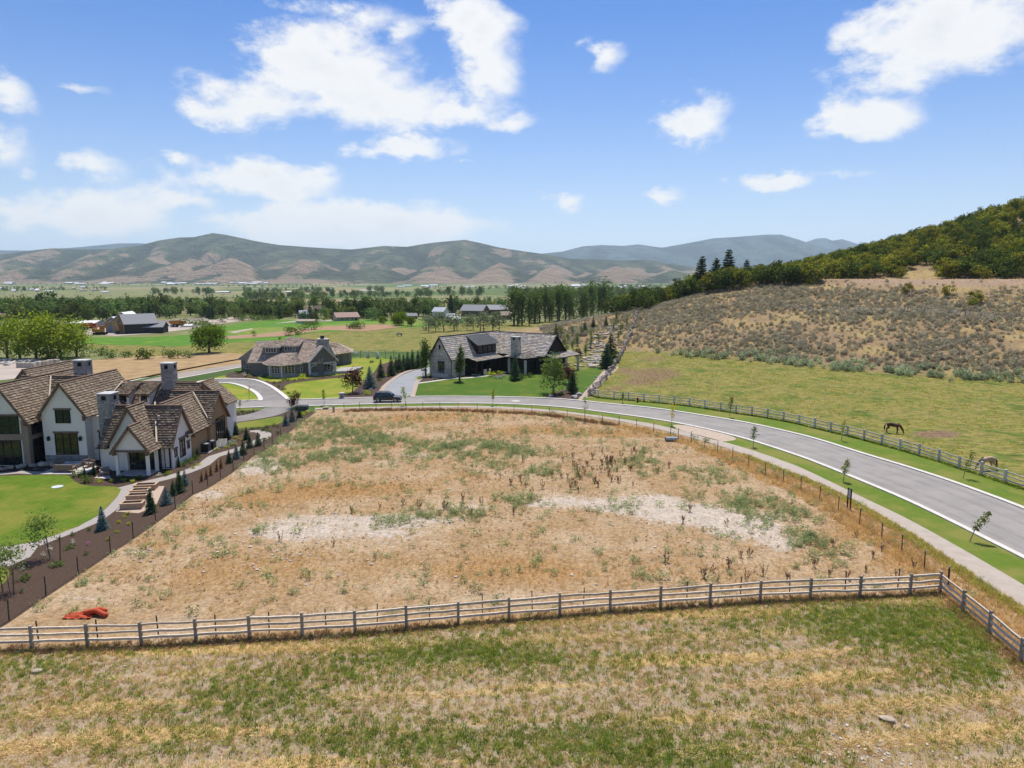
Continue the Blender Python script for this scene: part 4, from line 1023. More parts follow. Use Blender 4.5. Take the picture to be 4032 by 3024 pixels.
# ------------------------------------------------------------------ grey shingled house
def poly_wall(H, pts, z0, z1, mat, name='wall'):
    mb = MB(); mb.prism([(p[0], p[1]) for p in pts], z0, z1); return part(name, mb, mat, H)
def along(a, b): return (Vector((b[0] - a[0], b[1] - a[1], 0))).normalized()
def win_on(H, a, b, f, z, w, h, cols=2, rows=3, fm=None, **k):
    """window on the wall line a-b (a left, b right seen from outside) at fraction f"""
    a = Vector((a[0], a[1], 0)); b = Vector((b[0], b[1], 0)); p = a.lerp(b, f); return window(H, (p.x, p.y, z), along(a, b), w, h, cols, rows, fm, **k)
def grey_house():
    c2 = crop(900, 1250, 1700)
    Q = lambda x, y, z: GZ(*c2(x, y), z)
    T = lambda x, y, Y: YZ(*c2(x, y), Y)
    H = empty('grey_house', (-46, 147, 0), 0, 'grey shingled house with weathered shake roofs and white trim', 'house')
    k = dict(course=.34, sw=.36, under=m_wtrim)
    S = lambda *p: slope(H, *p, m_shake2, **k)
    # main body
    gable_wing(H, (-54.2, 151.0), (1, 0), 15, (5.4, 5.4), 2.9, 6.35, m_shingle, m_shake2, ov=.5, course=.34, sw=.36, under=m_wtrim)
    # left corner tower
    z = 2.6; a, b, c = Q(90, 460, z), Q(245, 468, z), Q(350, 460, z); ap = T(265, 335, 150.5)
    a2 = a + Vector((.6, 5, 0)); c2_ = c + Vector((1.2, 5, 0))
    S(a, b, ap, ap); S(b, c, ap, ap); S(c, c2_, ap, ap); S(a2, a, ap, ap)
    wl = [a + Vector((.7, .5, 0)), b + Vector((.2, .8, 0)), c + Vector((-.6, .6, 0)), c2_ + Vector((-.6, 0, 0)), a2 + Vector((.7, 0, 0))]
    poly_wall(H, wl, 0, 2.75, m_shingle)
    win_on(H, wl[0], wl[1], .5, .7, 2.1, 1.7, 3, 3, m_wtrim); win_on(H, wl[1], wl[2], .5, .6, 1.1, 1.8, 1, 4, m_wtrim)
    # front bay with hipped roof
    z = 2.55; E = [Q(340, 492, z), Q(410, 520, z), Q(560, 527, z), Q(800, 505, z)]
    r0, r1 = T(580, 390, 144.5), T(740, 384, 145.5)
    S(E[0], E[1], r0, r0); S(E[1], E[2], r0, r0); S(E[2], E[3], r1, r0)
    w2 = [E[0] + Vector((.7, 1.2, 0)), E[1] + Vector((.4, .9, 0)), E[2] + Vector((0, .9, 0)), E[3] + Vector((.3, .8, 0)), Vector((-42.5, 151, 0)), Vector((-52, 151, 0))]
    poly_wall(H, w2, 0, 2.7, m_shingle)
    win_on(H, w2[0], w2[1], .62, .7, 1.5, 1.7, 2, 3, m_wtrim); win_on(H, w2[1], w2[2], .5, .7, 2.2, 1.75, 3, 3, m_wtrim); win_on(H, w2[2], w2[3], .33, .65, 2.3, 1.8, 3, 4, m_wtrim); win_on(H, w2[2], w2[3], .85, 1.0, .6, .9, 1, 2, m_wtrim)
    for q in (w2[0], w2[1], w2[2]):
        mb = MB(); mb.box(q.x - .12, q.x + .12, q.y - .17, q.y + .07, 0, 2.6); part('corner_post', mb, m_wtrim, H)
    mb = MB(); mb.prism([(p.x + .0, p.y - .12) for p in w2[1:4]] + [(p.x, p.y + .1) for p in reversed(w2[1:4])], 0, .55); part('stone_base', mb, m_stone, H)
    # front gable with arched window
    zl = 2.85; EL, ER = Q(868, 492, zl), Q(1185, 467, zl); mid = (EL + ER) / 2
    d = along(EL, ER); back = Vector((-d.y, d.x, 0)) * 1.0
    pk = T(1008, 308, mid.y); pk = Vector((mid.x, mid.y, pk.z))
    L = 8.0
    S(EL + back * L, EL - back * .5, pk - back * .5, pk + back * L); S(ER - back * .5, ER + back * L, pk + back * L, pk - back * .5)
    f0, f1 = EL.lerp(ER, .06), EL.lerp(ER, .94)
    mb = MB(); g0, g1 = f0 + back * .3, f1 + back * .3
    mb.add([(g0.x,g0.y,2.4),(g1.x,g1.y,2.4),(g1.x,g1.y,zl+.25),(pk.x+back.x*.3,pk.y+back.y*.3,pk.z-.1),(g0.x,g0.y,zl+.25)], [(0,1,2,3,4)]); part('gable', mb, m_shingle, H)
    b0, b1 = f0 + back * 1.4, f1 + back * 1.4
    poly_wall(H, [b0, b1, b1 + back * 6, b0 + back * 6], 0, 2.9, m_shingle)
    for e in (EL, ER):
        mb = MB(); mb.bar(e - back * .45 + Vector((0, 0, .0)), pk - back * .45 + Vector((0, 0, .02)), .1, .28); part('barge_board', mb, m_wtrim, H)
    mb = MB(); mb.bar(g0 - back * .06 + Vector((0, 0, -.32)), g1 - back * .06 + Vector((0, 0, -.32)), .12, .2); part('white_beam', mb, m_wtrim, H)
    for q in (g0, g1):
        mb = MB(); mb.box(q.x - .2, q.x + .2, q.y - .2, q.y + .2, 0, 2.6); part('porch_post', mb, m_wtrim, H)
    mb = MB(); n = 14; W = (g1 - g0)
    for i in range(n):                                # arched brace between the posts
        t0, t1 = i / n, (i + 1) / n
        za, zb = 1.35 + 1.05 * math.sqrt(max(0, 1 - (2*t0-1)**2)), 1.35 + 1.05 * math.sqrt(max(0, 1 - (2*t1-1)**2))
        mb.bar(Vector((g0.x, g0.y, za)) + W * t0 - back * .02, Vector((g0.x, g0.y, zb)) + W * t1 - back * .02, .14, .16)
    part('arch', mb, m_wtrim, H)
    win_on(H, b0, b1, .5, .8, 4.6, 1.75, 6, 3, m_wtrim)
    mb = MB(); mb.prism([(p.x, p.y) for p in (g0 - back*.2, g1 - back*.2, g1 + back*.1, g0 + back*.1)], 0, .7); part('stone_base', mb, m_stone, H)
    # higher rear block and right rear wing
    r0, r1 = T(660, 207, 158), T(930, 240, 153); e0, e1 = T(540, 300, 153), T(1010, 300, 149)
    S(e0, e1, r1, r0); S(e1, r1 + Vector((3.5, 6, -2.2)), r1, r1)
    z = 2.75; q0, q1 = Q(1135, 407, z), Q(1345, 378, z); t0, t1 = T(1068, 276, q0.y + 3.2), T(1172, 271, q1.y - 1.0)
    S(q0, q1, t1, t0); S(q1, q1 + Vector((-1.0, 6, 0)), t1, t1)
    S(q0 + Vector((-4.5, 2.0, 0)), q0, t0, t0 + Vector((-2.5, 1, 0)))
    p = [q0 + Vector((-3, 2.5, 0)), q0.lerp(q1, .45) + Vector((0, .9, 0)), q1 + Vector((-.8, .4, 0)), q1 + Vector((-1.5, 6, 0)), q0 + Vector((-3, 8, 0))]
    poly_wall(H, p, 0, 2.9, m_shingle)
    win_on(H, p[0], p[1], .6, .4, 1.6, 1.9, 2, 3, m_wtrim)
    q = q0 + Vector((.25, .45, 0)); mb = MB(); mb.box(q.x - .14, q.x + .14, q.y - .14, q.y + .14, 0, 2.7); part('porch_post', mb, m_wtrim, H)
    # dormers
    for x0, y0, Y in ((462, 372, 147.2), (668, 356, 148.0)):
        p = T(x0, y0, Y); w = 1.7
        mb = MB(); mb.box(p.x - w, p.x + w, Y, Y + 3, p.z - .8, p.z + 1.0); part('dormer', mb, m_shingle, H)
        S(Vector((p.x - w - .4, Y - .5, p.z + .95)), Vector((p.x + w + .4, Y - .5, p.z + .95)), Vector((p.x + w + .4, Y + 3.4, p.z + 2.0)), Vector((p.x - w - .4, Y + 3.4, p.z + 2.0)))
        window(H, (p.x, Y, p.z - .2), (1, 0), 2.3, .95, 4, 2, m_wtrim)
    c = T(1025, 345, 148.5); chimney(H, c.x - 1.0, c.x + 1.1, 148, 149.6, 4.5, T(1025, 238, 148.5).z, m_stone, opening=False)
    mb = MB(); mb.tube([(c.x - .1, 148.8, T(1025, 238, 148.5).z), (c.x - .1, 148.8, T(1025, 200, 148.5).z)], .42, 8); part('chimney_pot', mb, m_black, H)
    # terrace wall on the right
    w0, w1, w3 = Q(1140, 590, .5), Q(1340, 582, .5), Q(1420, 590, .2)
    ter = MB(); ter.prism([(w0.x, w0.y), (w1.x, w1.y), (w1.x + 1, w1.y + 7), (w0.x, w0.y + 7)], 0, .55); part('terrace', ter, m_stone, H)
    return H
grey_house()

# ------------------------------------------------------------------ dark house with slate roofs
def dark_house():
    c3 = crop(1600, 1250, 2500)
    Q = lambda x, y, z: GZ(*c3(x, y), z)
    T = lambda x, y, Y: YZ(*c3(x, y), Y)
    H = empty('dark_house', (-3, 150, 0), 0, 'dark timber house with a slate roof and pale stone gable', 'house')
    e1 = Vector((.82, -.57, 0)).normalized(); e2 = Vector((-e1.y, e1.x, 0))
    U = Vector((0, 0, 1)); kw = dict(course=.42, sw=.5, th=.12, under=m_black)
    # stone wing
    CA = Vector((-14.65, 143.9, 0)); P = gable_wing(H, CA, e2, 20, (2.85, 2.85), 3.95, 8.05, m_char, m_slate, ov=.35, ovf=.35, course=.42, sw=.5, under=m_black)
    def stone_wall(c, rt, w, h, top=None):
        o = Vector((rt.y, -rt.x, 0)); mb = MB(); c = c + o * .04
        prof = [(-w/2, 0), (w/2, 0)] + ([(w/2, h), (-w/2, h)] if top is None else [(w/2, top(w/2)), (0, top(0)), (-w/2, top(-w/2))])
        mb.add([c + rt * a + U * z for a, z in prof], [tuple(range(len(prof)))]); core = part('wall', mb, m_mort, H)
        sb = MB(); stone_face(sb, lambda a, z, k: c + rt * a + o * k + U * z, w, h if top is None else top(0), .3, .6, .05, top); part('stonework', sb, m_stone3, core)['kind'] = 'stuff'
    stone_wall(CA, e1, 5.7, 8, lambda a: 8.0 - abs(a) * 1.44)
    stone_wall(CA + e1 * 2.85 + e2 * 2.2, e2, 4.4, 3.7)
    window(H, CA - e2 * .1 + e1 * .35 + U * .9, e1, 1.6, 2.1, 3, 3, lintel=m_black); window(H, CA - e2 * .1 + U * 5.6, e1, .35, .9, 1, 2)
    mb = MB(); c = CA - e2 * .6 + e1 * .6; mb.prism([(q.x, q.y) for q in (c - e1*2 - e2*.4, c + e1*1.9 - e2*.4, c + e1*1.9 + e2*.5, c - e1*2 + e2*.5)], 0, .8); part('planter', mb, m_stone3, H)
    mb = MB(); a = CA + e1 * 2.95 - e2 * .05; mb.tube([a + U * 3.5, a + U * .1], .06, 6); part('downpipe', mb, m_gut, H)
    # front slope sweeps down over the entry porch
    sA = CA + e1 * 3.2 + e2 * 4.6; sB = CA + e1 * 3.2 + e2 * 14.5
    slope(H, sA + e1 * 2.7 + U * 3.05, sB + e1 * 2.7 + U * 3.05, sB + U * 3.66, sA + U * 3.66, m_slate, **kw)
    for f in (.3, 2.2):
        q = sA + e1 * 2.3 + e2 * f; mb = MB(); mb.box(q.x - .13, q.x + .13, q.y - .13, q.y + .13, 0, 3.0); part('porch_post', mb, m_char, H)
    wl = sA + e1 * .2 + e2 * .3; window(H, wl + e2 * 6 + U * .3, e2, 3.4, 2.3, 4, 2); window(H, wl + e2 * 1.6 + U * .05, e2, 1.2, 2.2, 1, 2, name='door')
    # dormer with a metal shed roof on the front slope
    dA = CA + e2 * 8.4; dB = CA + e2 * 15.2; o_ = 3.0
    mb = MB(); mb.add([dA + e1*.2 + U*4.0, dA + e1*o_ + U*3.6, dA + e1*o_ + U*6.0, dA + e1*.2 + U*7.6, dB + e1*.2 + U*4.0, dB + e1*o_ + U*3.6, dB + e1*o_ + U*6.0, dB + e1*.2 + U*7.6], [(0,1,2,3),(1,5,6,2),(5,4,7,6)]); part('dormer', mb, m_char, H)
    seam_roof(H, dA - e2*.4 + e1*(o_+.5) + U*5.95, dB + e2*.4 + e1*(o_+.5) + U*5.95, dB + e2*.4 + e1*.15 + U*7.95, dA - e2*.4 + e1*.15 + U*7.95, m_metal)
    for f in (.17, .42, .67, .9): window(H, dA.lerp(dB, f) + e1 * o_ + U * 4.35, e2, 1.3, 1.35, 2, 2)
    # wing across the back, dark gable to the right
    CB = Vector((8.1, 150.2, 0)) + e2 * 2.0; gable_wing(H, CB, -e1, 17, (4.25, 4.25), 3.95, 7.85, m_char, m_slate, ov=.45, ovf=.45, course=.42, sw=.5, under=m_black)
    # sun room in front with hipped slate roof, and the porch on the right
    z = 3.42; A_, B_, C_ = Q(945, 381, z), Q(1150, 401, z), Q(1325, 379, z); ap = T(1212, 325, 151.2)
    D_ = CB + e1 * .3 - e2 * 1.0 + U * (z + .3)
    slope(H, A_, B_, ap, ap, m_slate, **kw); slope(H, B_, C_, ap, ap, m_slate, **kw); slope(H, C_, D_ + e2 * 3 , ap + Vector((1.5, 2, .1)), ap, m_slate, **kw); slope(H, A_ + e2 * 4 - e1 * 1.5, A_, ap, ap, m_slate, **kw)
    w = [A_ + Vector((.6, .8, 0)), B_ + Vector((.05, .7, 0)), C_ + Vector((-.7, .5, 0)), ap + Vector((2, 3, 0)), ap + Vector((-4, 3, 0))]
    poly_wall(H, w, 0, 3.1, m_char)
    win_on(H, w[0], w[1], .68, .15, 2.6, 2.6, 4, 2, name='glazed_door'); win_on(H, w[1], w[2], .5, .15, 2.7, 2.7, 4, 2, name='glazed_door')
    for q in (w[0].lerp(w[1], .12), w[1], w[2]):
        mb = MB(); mb.box(q.x - .27, q.x + .27, q.y - .32, q.y + .2, 0, 3.05); part('stone_pillar', mb, m_stone3, H)
    pr = CB + e1 * 2.3; g0, g1 = CB - e2 * 4.4, CB + e2 * 6.5
    slope(H, g0 + e1 * 2.6 + U * 3.3, g1 + e1 * 2.6 + U * 3.3, g1 + U * 4.1, g0 + U * 4.1, m_slate, **kw)
    for f in (.02, .5, .97):
        q = g0.lerp(g1, f) + e1 * 2.2; mb = MB(); mb.box(q.x - .25, q.x + .25, q.y - .25, q.y + .25, 0, 3.3); part('stone_pillar', mb, m_stone3, H)
    window(H, CB - e2 * 1.6 + U * .2, e2, 3.0, 2.6, 4, 2, name='glazed_door'); window(H, CB + e2 * 2.3 + U * .2, e2, 2.6, 2.6, 3, 2, name='glazed_door')
    c = T(1060, 330, 150.8); chimney(H, c.x - .85, c.x + .85, 150.0, 151.4, 3.0, T(1060, 188, 150.8).z, m_stone3, ang=-.6)
    # low stone walls by the terrace
    for x0, x1, y in ((748, 778, 560), (800, 818, 556)):
        a, b = Q(x0, y, 0), Q(x1, y, 0); mb = MB(); mb.box(a.x, b.x, a.y, a.y + .6, 0, 1.2); part('gate_pillar', mb, m_stone3, H)
    return H
dark_house()

# ------------------------------------------------------------------ fences
m_rail = M('weathered_rail', (.62, .53, .43), (.47, .395, .31), 5., .9, stretch=(1, 1, 1), rnd=.18, bump=.3)
m_post = M('weathered_post', (.36, .31, .25), (.25, .21, .165), 5., .9, rnd=.15, bump=.3)
m_rail2 = M('silvered_rail', (.60, .55, .49), (.46, .415, .36), 5., .85, rnd=.15)
m_log = M('split_log', (.42, .37, .33), (.28, .23, .20), 5., .9, rnd=.3)
m_steel = M('dark_steel_post', (.035, .03, .028), (.06, .045, .035), 5., .7, rnd=.2)
m_wtip = M('white_post_tip', (.6, .6, .58), None, 3., .7)
m_wire = M('galvanised_wire', (.32, .31, .30), (.25, .24, .23), 3., .5, metal=.6)
rf = random.Random(11)
def rail_fence(name, label, pts, rails=(.42, .8, 1.18), ph=1.36, pw=.15, rw=.09, rh=.12, pm=None, rm=None, cat='fence', lean=.02, group=None):
    F = empty(name, pts[0], 0, label, cat, group)
    O = Vector(pts[0])
    for i, p in enumerate(pts):
        p = Vector(p); mb = MB(); l = Vector((rf.uniform(-lean, lean), rf.uniform(-lean, lean), 0)); h = ph * rf.uniform(.97, 1.04)
        mb.bar(p - O + Vector((0, 0, -.2)), p - O + l + Vector((0, 0, h)), pw, pw, 0, (0, 1, 0)); mb.build('post', pm or m_post, F)
        if i + 1 < len(pts):
            q = Vector(pts[i + 1])
            for z in rails:
                mb = MB(); a = p - O + Vector((0, 0, z + rf.uniform(-.03, .03))); b = q - O + Vector((0, 0, z + rf.uniform(-.03, .03)))
                m1 = a.lerp(b, .35) + Vector((0, rf.uniform(-.025, .025), rf.uniform(-.03, .025))); m2 = a.lerp(b, .7) + Vector((0, rf.uniform(-.025, .025), rf.uniform(-.035, .02)))
                sc = rf.uniform(.85, 1.15)
                for s0, s1 in ((a, m1), (m1, m2), (m2, b)): mb.bar(s0, s1, rw * sc, rh * sc)
                mb.build('rail', rm or m_rail, F)
    return F
rail_fence('wooden_fence', 'weathered three rail wooden fence along the near edge of the dry vacant lot', FENCE_XY)
rail_fence('wooden_fence', 'long silvery three rail fence between the road verge and the horse pasture', pfb, rails=(.4, .8, 1.2), ph=1.42, pw=.2, rm=m_rail2, pm=m_rail2)
HF = [(2325,1562),(2334,1548),(2344,1535),(2357,1521),(2371,1507.6),(2382,1495),(2393,1483),(2403,1467),(2412,1450.7),(2423,1436),(2433.6,1421),(2442,1406),(2450,1391),(2457,1377),(2463,1364),(2470,1350),(2477,1337),(2483,1320),(2488,1304),(2493,1288),(2498.7,1272),(2502,1258),(2505,1244),(2508,1230)]
hf = GP(HF); zz = []
for i in range(len(hf) - 1):
    n = max(1, int((hf[i+1] - hf[i]).length / 3.0))
    for k in range(n): zz.append(hf[i].lerp(hf[i+1], k / n))
zz = [Vector((p.x + (.45 if i % 2 else -.45), p.y, z_at(p.x + (.45 if i % 2 else -.45), p.y))) for i, p in enumerate(zz)]
rail_fence('split_rail_fence', 'zigzag split rail fence climbing the slope beside the rockery', zz, rails=(.25, .55, .85, 1.12), ph=1.25, pw=.14, rw=.14, rh=.16, pm=m_log, rm=m_log)
CF = [(2129,1303),(2152,1294),(2175,1286),(2197,1278.6),(2220,1270),(2243,1262),(2265,1254.5),(2288,1247),(2311,1241),(2333,1235),(2356,1229),(2378,1224),(2400,1221),(2422,1218),(2443,1215),(2464,1213)]
rail_fence('split_rail_fence', 'split rail fence along the crest above the rockery in front of the poplars', GP(CF), rails=(.5, .95), ph=1.3, pw=.2, rw=.16, rh=.18, pm=m_log, rm=m_log)

def wire_fence(label, pts, wires=(.2, .4, .6, .8, 1.0, 1.15), tip=False, h=1.3):
    F = empty('wire_fence', pts[0], 0, label, 'fence'); O = Vector(pts[0])
    for p in pts:
        mb = MB(); q = Vector(p) - O; mb.bar(q + Vector((0, 0, -.2)), q + Vector((rf.uniform(-.05, .05), rf.uniform(-.05, .05), h)), .055, .055, 0, (0, 1, 0)); po = mb.build('steel_post', m_steel, F)
        if tip: mb = MB(); mb.bar(q + Vector((0, 0, h - .02)), q + Vector((0, 0, h + .13)), .06, .06, 0, (0, 1, 0)); mb.build('post_tip', m_wtip, po)
    for z in wires:
        mb = MB(); mb.tube([Vector(p) - O + Vector((0, 0, z)) for p in pts], .006, 3, cap=False); mb.build('wire', m_wire, F)
    return F
RW = [(3734,2307.5),(3640,2242),(3550.5,2172.5),(3471,2122),(3384,2063),(3301,2012),(3226,1968),(3153,1930),(3085,1900),(3013,1871),(2947,1838),(2885,1808.6),(2825,1785),(2774,1766),(2722,1742),(2671,1728.6),(2640,1717),(2573,1701),(2506,1688),(2438,1676.6)]
wire_fence('wire fence on steel posts with white tips beside the pavement', GP(RW), tip=True)
BW = [(1200 + .5877 * x, 1500 + .5877 * y) for x, y in ((2105,300),(1995,285),(1875,268),(1758,252),(1640,232),(1522,222),(1402,215),(1280,210),(1157,205),(1028,200),(905,197),(790,196),(680,195),(585,196),(480,198),(370,200),(265,203))]
wire_fence('wire fence on dark steel posts along the far end of the dry vacant lot', GP(BW))
LW = [(1169,1673.6),(1107,1726),(1072,1749.5),(1040,1771),(1000.5,1790),(960,1818),(918,1855),(869.5,1886.5),(819,1919),(759,1945),(691,2001),(614,2055.5),(524,2119),(435,2176.7),(309,2261.7),(181,2345),(36,2444),(-130,2545)]
wire_fence('wire fence on dark steel posts between the bark mulch bed and the dry lot', GP(LW), wires=(.4, .8, 1.15))
c4 = crop(0, 2300, 1000); c5 = crop(1000, 2200, 2400); c6 = crop(2600, 2100, 4032)
FW = [(-120,2550)] + [c4(*p) for p in ((340,510),(855,500),(1383,460),(1883,455))] + [c5(*p) for p in ((95,465),(450,445),(767,410),(1095,392),(1421,345),(1732,328),(2050,302))] + [c6(*p) for p in ((160,410),(488,385),(787,370),(1123,345),(1443,328),(1750,330))]
wire_fence('wire fence on thin steel posts just behind the weathered wooden fence', GP(FW), wires=(.5, 1.1))
# old cattle fence half way up the sage slope
SF = [(3110,1222),(3160,1226),(3200,1230),(3250,1232),(3310,1230),(3380,1232),(3430,1232),(3480,1235),(3560,1232),(3640,1238),(3735,1240),(3800,1248),(3860,1256),(3912,1262),(3980,1262),(4050,1268)]
F = empty('wire_fence', G(*SF[0]), 0, 'old wire fence on grey wooden posts crossing the sagebrush slope', 'fence'); O = F.location.copy()
sf = GP(SF)
for p in sf: mb = MB(); mb.bar(p - O + Vector((0, 0, -.2)), p - O + Vector((rf.uniform(-.1, .1), 0, 1.5)), .16, .16, 0, (0, 1, 0)); mb.build('wooden_post', m_log, F)
mb = MB(); [mb.tube([p - O + Vector((0, 0, z)) for p in sf], .008, 3, cap=False) for z in (.5, .9, 1.3)]; mb.build('wires', m_wire, F)

# ------------------------------------------------------------------ things along the road and on the lot
a, b = G(3335.5, 2001), G(3347.5, 2006)
S = empty('notice_board', a, 0, 'white notice board in a black frame on two black posts by the pavement', 'sign')
for q, nm in ((a, 'post'), (b, 'post')): mb = MB(); mb.bar(q - a, q - a + Vector((0, 0, 1.85)), .09, .09, 0, (0, 1, 0)); mb.build('post', m_black, S)
mb = MB(); u = (b - a); mb.bar(u * .06 + Vector((0, 0, 1.36)), u * .94 + Vector((0, 0, 1.36)), .04, .82); bd = mb.build('board', m_wtrim, S)
for z in (.93, 1.79): mb = MB(); mb.bar(u * 0 + Vector((0, 0, z)), u + Vector((0, 0, z)), .07, .06); mb.build('frame_bar', m_black, S)

m_galv = M('galvanised_pipe', (.42, .45, .47), (.33, .36, .38), 4., .45, metal=.7)
a = G(2644, 1737); P_ = empty('culvert_pipe', a, 0, 'short galvanised corrugated pipe lying on the dry lot by the wire fence', 'pipe')
for dy, r, x0, x1 in ((0, .27, -.72, .72), (.5, .2, -.7, .3)):
    mb = MB(); pts = []; rr = []
    for i in range(41): pts.append((x0 + (x1 - x0) * i / 40, dy, r)); rr.append(r * (1 + .06 * (i % 2)))
    mb.tube(pts, rr, 14, cap=False); mb.build('corrugated_tube', m_galv, P_)
m_net = M('orange_netting', (.56, .095, .035), (.34, .055, .025), 14., .8, bump=.9)
a = G(338, 2428); P_ = empty('safety_netting', a, 0, 'bright orange rolled safety netting dumped on the dry grass', 'netting')
for pts, r in (([(.15, .25, .2), (.6, .4, .28), (1.05, .3, .22)], .13), ([(-.1, .05, .22), (.5, .15, .3), (.95, .0, .22), (1.3, -.1, .12)], .15)):
    mb = MB(); mb.tube(catmull(pts, .1), r, 10); mb.build('roll', m_net, P_, smooth=True)
mb = MB(); n = 14; vs = []; 
for j in range(n):
    for i in range(n):
        x = -1.25 + 1.7 * i / (n-1); y = -.35 + .8 * j / (n-1); vs.append((x, y, max(.015, .2 * math.exp(-((x + .2) / .55) ** 2 - ((y - .1) / .35) ** 2) + .07 * math.sin(9 * x + 5 * y) * math.cos(13 * y - 4 * x) + .035)))
mb.add(vs, [(j*n+i, j*n+i+1, j*n+n+i+1, j*n+n+i) for j in range(n-1) for i in range(n-1)]); mb.build('crumpled_sheet', m_net, P_)

m_red = M('hydrant_red', (.16, .012, .02), None, 3., .5)
a = G(2510, 1584); P_ = empty('fire_hydrant', a, 0, 'dark red fire hydrant on the grass verge beside the pasture fence', 'hydrant')
mb = MB(); mb.tube([(0,0,0),(0,0,.08),(0,0,.09),(0,0,.55),(0,0,.6),(0,0,.62),(0,0,.75),(0,0,.82)], [.2,.2,.13,.13,.17,.17,.1,.03], 12); mb.build('barrel', m_red, P_, True)
for d in ((1,0),(-1,0),(0,-1)): mb = MB(); mb.tube([(0,0,.45),(d[0]*.22,d[1]*.22,.45)], .075, 8); mb.build('outlet', m_red, P_)
m_util = M('utility_green', (.055, .075, .07), (.045, .06, .058), 2., .6)
def cabinet(px, py, w, d, h, mat, label):
    a = G(px, py); P_ = empty('utility_cabinet', a, 0, label, 'cabinet')
    mb = MB(); mb.box(-w/2, w/2, -d/2, d/2, .06, h * .86); mb.build('housing', mat, P_)
    mb = MB(); mb.add([(-w/2-.04,-d/2-.04,h*.86),(w/2+.04,-d/2-.04,h*.86),(w/2+.04,d/2+.04,h*.86),(-w/2-.04,d/2+.04,h*.86),(-w/2+.05,-d/2+.08,h),(w/2-.05,-d/2+.08,h),(w/2-.05,d/2-.08,h),(-w/2+.05,d/2-.08,h)], [(4,5,6,7),(0,1,5,4),(1,2,6,5),(2,3,7,6),(3,0,4,7),(3,2,1,0)]); mb.build('lid', mat, P_)
    mb = MB(); mb.box(-w/2-.08, w/2+.08, -d/2-.08, d/2+.08, -.05, .06); mb.build('pad', m_conc, P_)
    mb = MB(); mb.box(-.01, .01, -d/2-.015, -d/2, .1, h * .84); mb.box(.06, .1, -d/2-.04, -d/2, h*.45, h*.55); mb.build('door_seam', m_black, P_)
cabinet(1189, 1617, 1.75, 1.1, .85, m_util, 'large dark green utility cabinet at the end of the mulch bed')
cabinet(1283, 1611, .8, .6, .35, M('utility_tan', (.33, .29, .22), None, 2., .7), 'low tan utility box in the grass beside the pavement')
a = G(1314, 1622); tag(MB().bar((0,0,-.1),(0,.03,1.0),.28,.28,0,(0,1,0)).build('marker_post', m_log, None, loc=a), 'stout brown wooden marker post at the corner of the dry lot', 'post')
a = G(1347, 1568); P_ = empty('stone_pillar', a, 0, 'low stone entrance pillar on the lawn edge by the driveway', 'pillar')
mb = MB(); mb.box(-.33, .33, -.33, .33, 0, .85); mb.build('core', m_mort, P_)
sb = MB(); [stone_face(sb, lambda q, z, k, n=n, r=r: Vector(n) * (.33 + k) + Vector(r) * q + Vector((0, 0, z)), .66, .85, .16, .3, .04) for n, r in (((0,-1,0),(1,0,0)),((1,0,0),(0,1,0)),((-1,0,0),(0,-1,0)))]; sb.build('stonework', m_stone, P_)['kind'] = 'stuff'
mb = MB(); mb.box(-.42, .42, -.42, .42, .85, .95); mb.build('cap', m_conc, P_)
a = G(2031, 1579); mb = MB(); mb.tube([(0,0,0),(0,0,.022)], .75, 20); tag(mb.build('manhole_cover', m_conc, None, loc=a), 'round concrete manhole collar set in the road asphalt', 'manhole')
a = G(226, 1918); mb = MB(); mb.tube([(0,0,0),(0,0,.06)], .5, 16); tag(mb.build('drain_cover', M('pale_plastic', (.6, .68, .68), None, 3., .5), None, loc=a), 'pale round drain cover in the green lawn', 'cover')

# ------------------------------------------------------------------ raised beds, patio and garden pieces at the white house
m_plank = M('bed_timber', (.52, .36, .24), (.40, .27, .17), 5., .85, rnd=.12, bump=.2)
m_soil = M('bed_soil', (.12, .10, .085), (.08, .065, .055), 9., .95, bump=.6)
ords = ('nearest the blue spruce, first of the row', 'second of the row of four', 'third of the row of four', 'last of the row, beside the garden path')
for k, (fl, fr) in enumerate((((472,2007.4),(559,2003)),((495.5,1975),(578,1971)),((512,1954.5),(582,1951)),((526,1933),(611,1929.5)))):
    a, b = G(*fl), G(*fr); u = (b - a); w = u.length; u.normalize(); ang = math.atan2(u.y, u.x); D = .95; h = .48
    P_ = empty('raised_bed', a, ang, 'timber raised garden bed on the gravel pad, ' + ords[k], 'garden bed', 'raised garden beds')
    for y0, y1 in ((0, .08), (D - .08, D)):
        for z in (0, .24): mb = MB(); mb.box(0, w, y0, y1, z + .004, z + .236); mb.build('plank', m_plank, P_)
    for x0, x1 in ((0, .08), (w - .08, w)):
        for z in (0, .24): mb = MB(); mb.box(x0 + .002, x1 - .002, .081, D - .081, z + .004, z + .236); mb.build('plank', m_plank, P_)
    for q in ((-.05, w + .05, -.05, .13), (-.05, w + .05, D - .13, D + .05)): mb = MB(); mb.box(*q, h, h + .05); mb.build('rim_board', m_plank, P_)
    for q in ((-.05, .13, .131, D - .131), (w - .13, w + .05, .131, D - .131)): mb = MB(); mb.box(*q, h, h + .05); mb.build('rim_board', m_plank, P_)
    mb = MB(); mb.box(.085, w - .085, .085, D - .085, .05, h - .1); mb.build('soil', m_soil, P_)
m_teak = M('teak', (.36, .21, .11), (.27, .155, .08), 6., .7)
m_cush = M('grey_cushion', (.23, .22, .21), (.18, .175, .17), 5., .9)
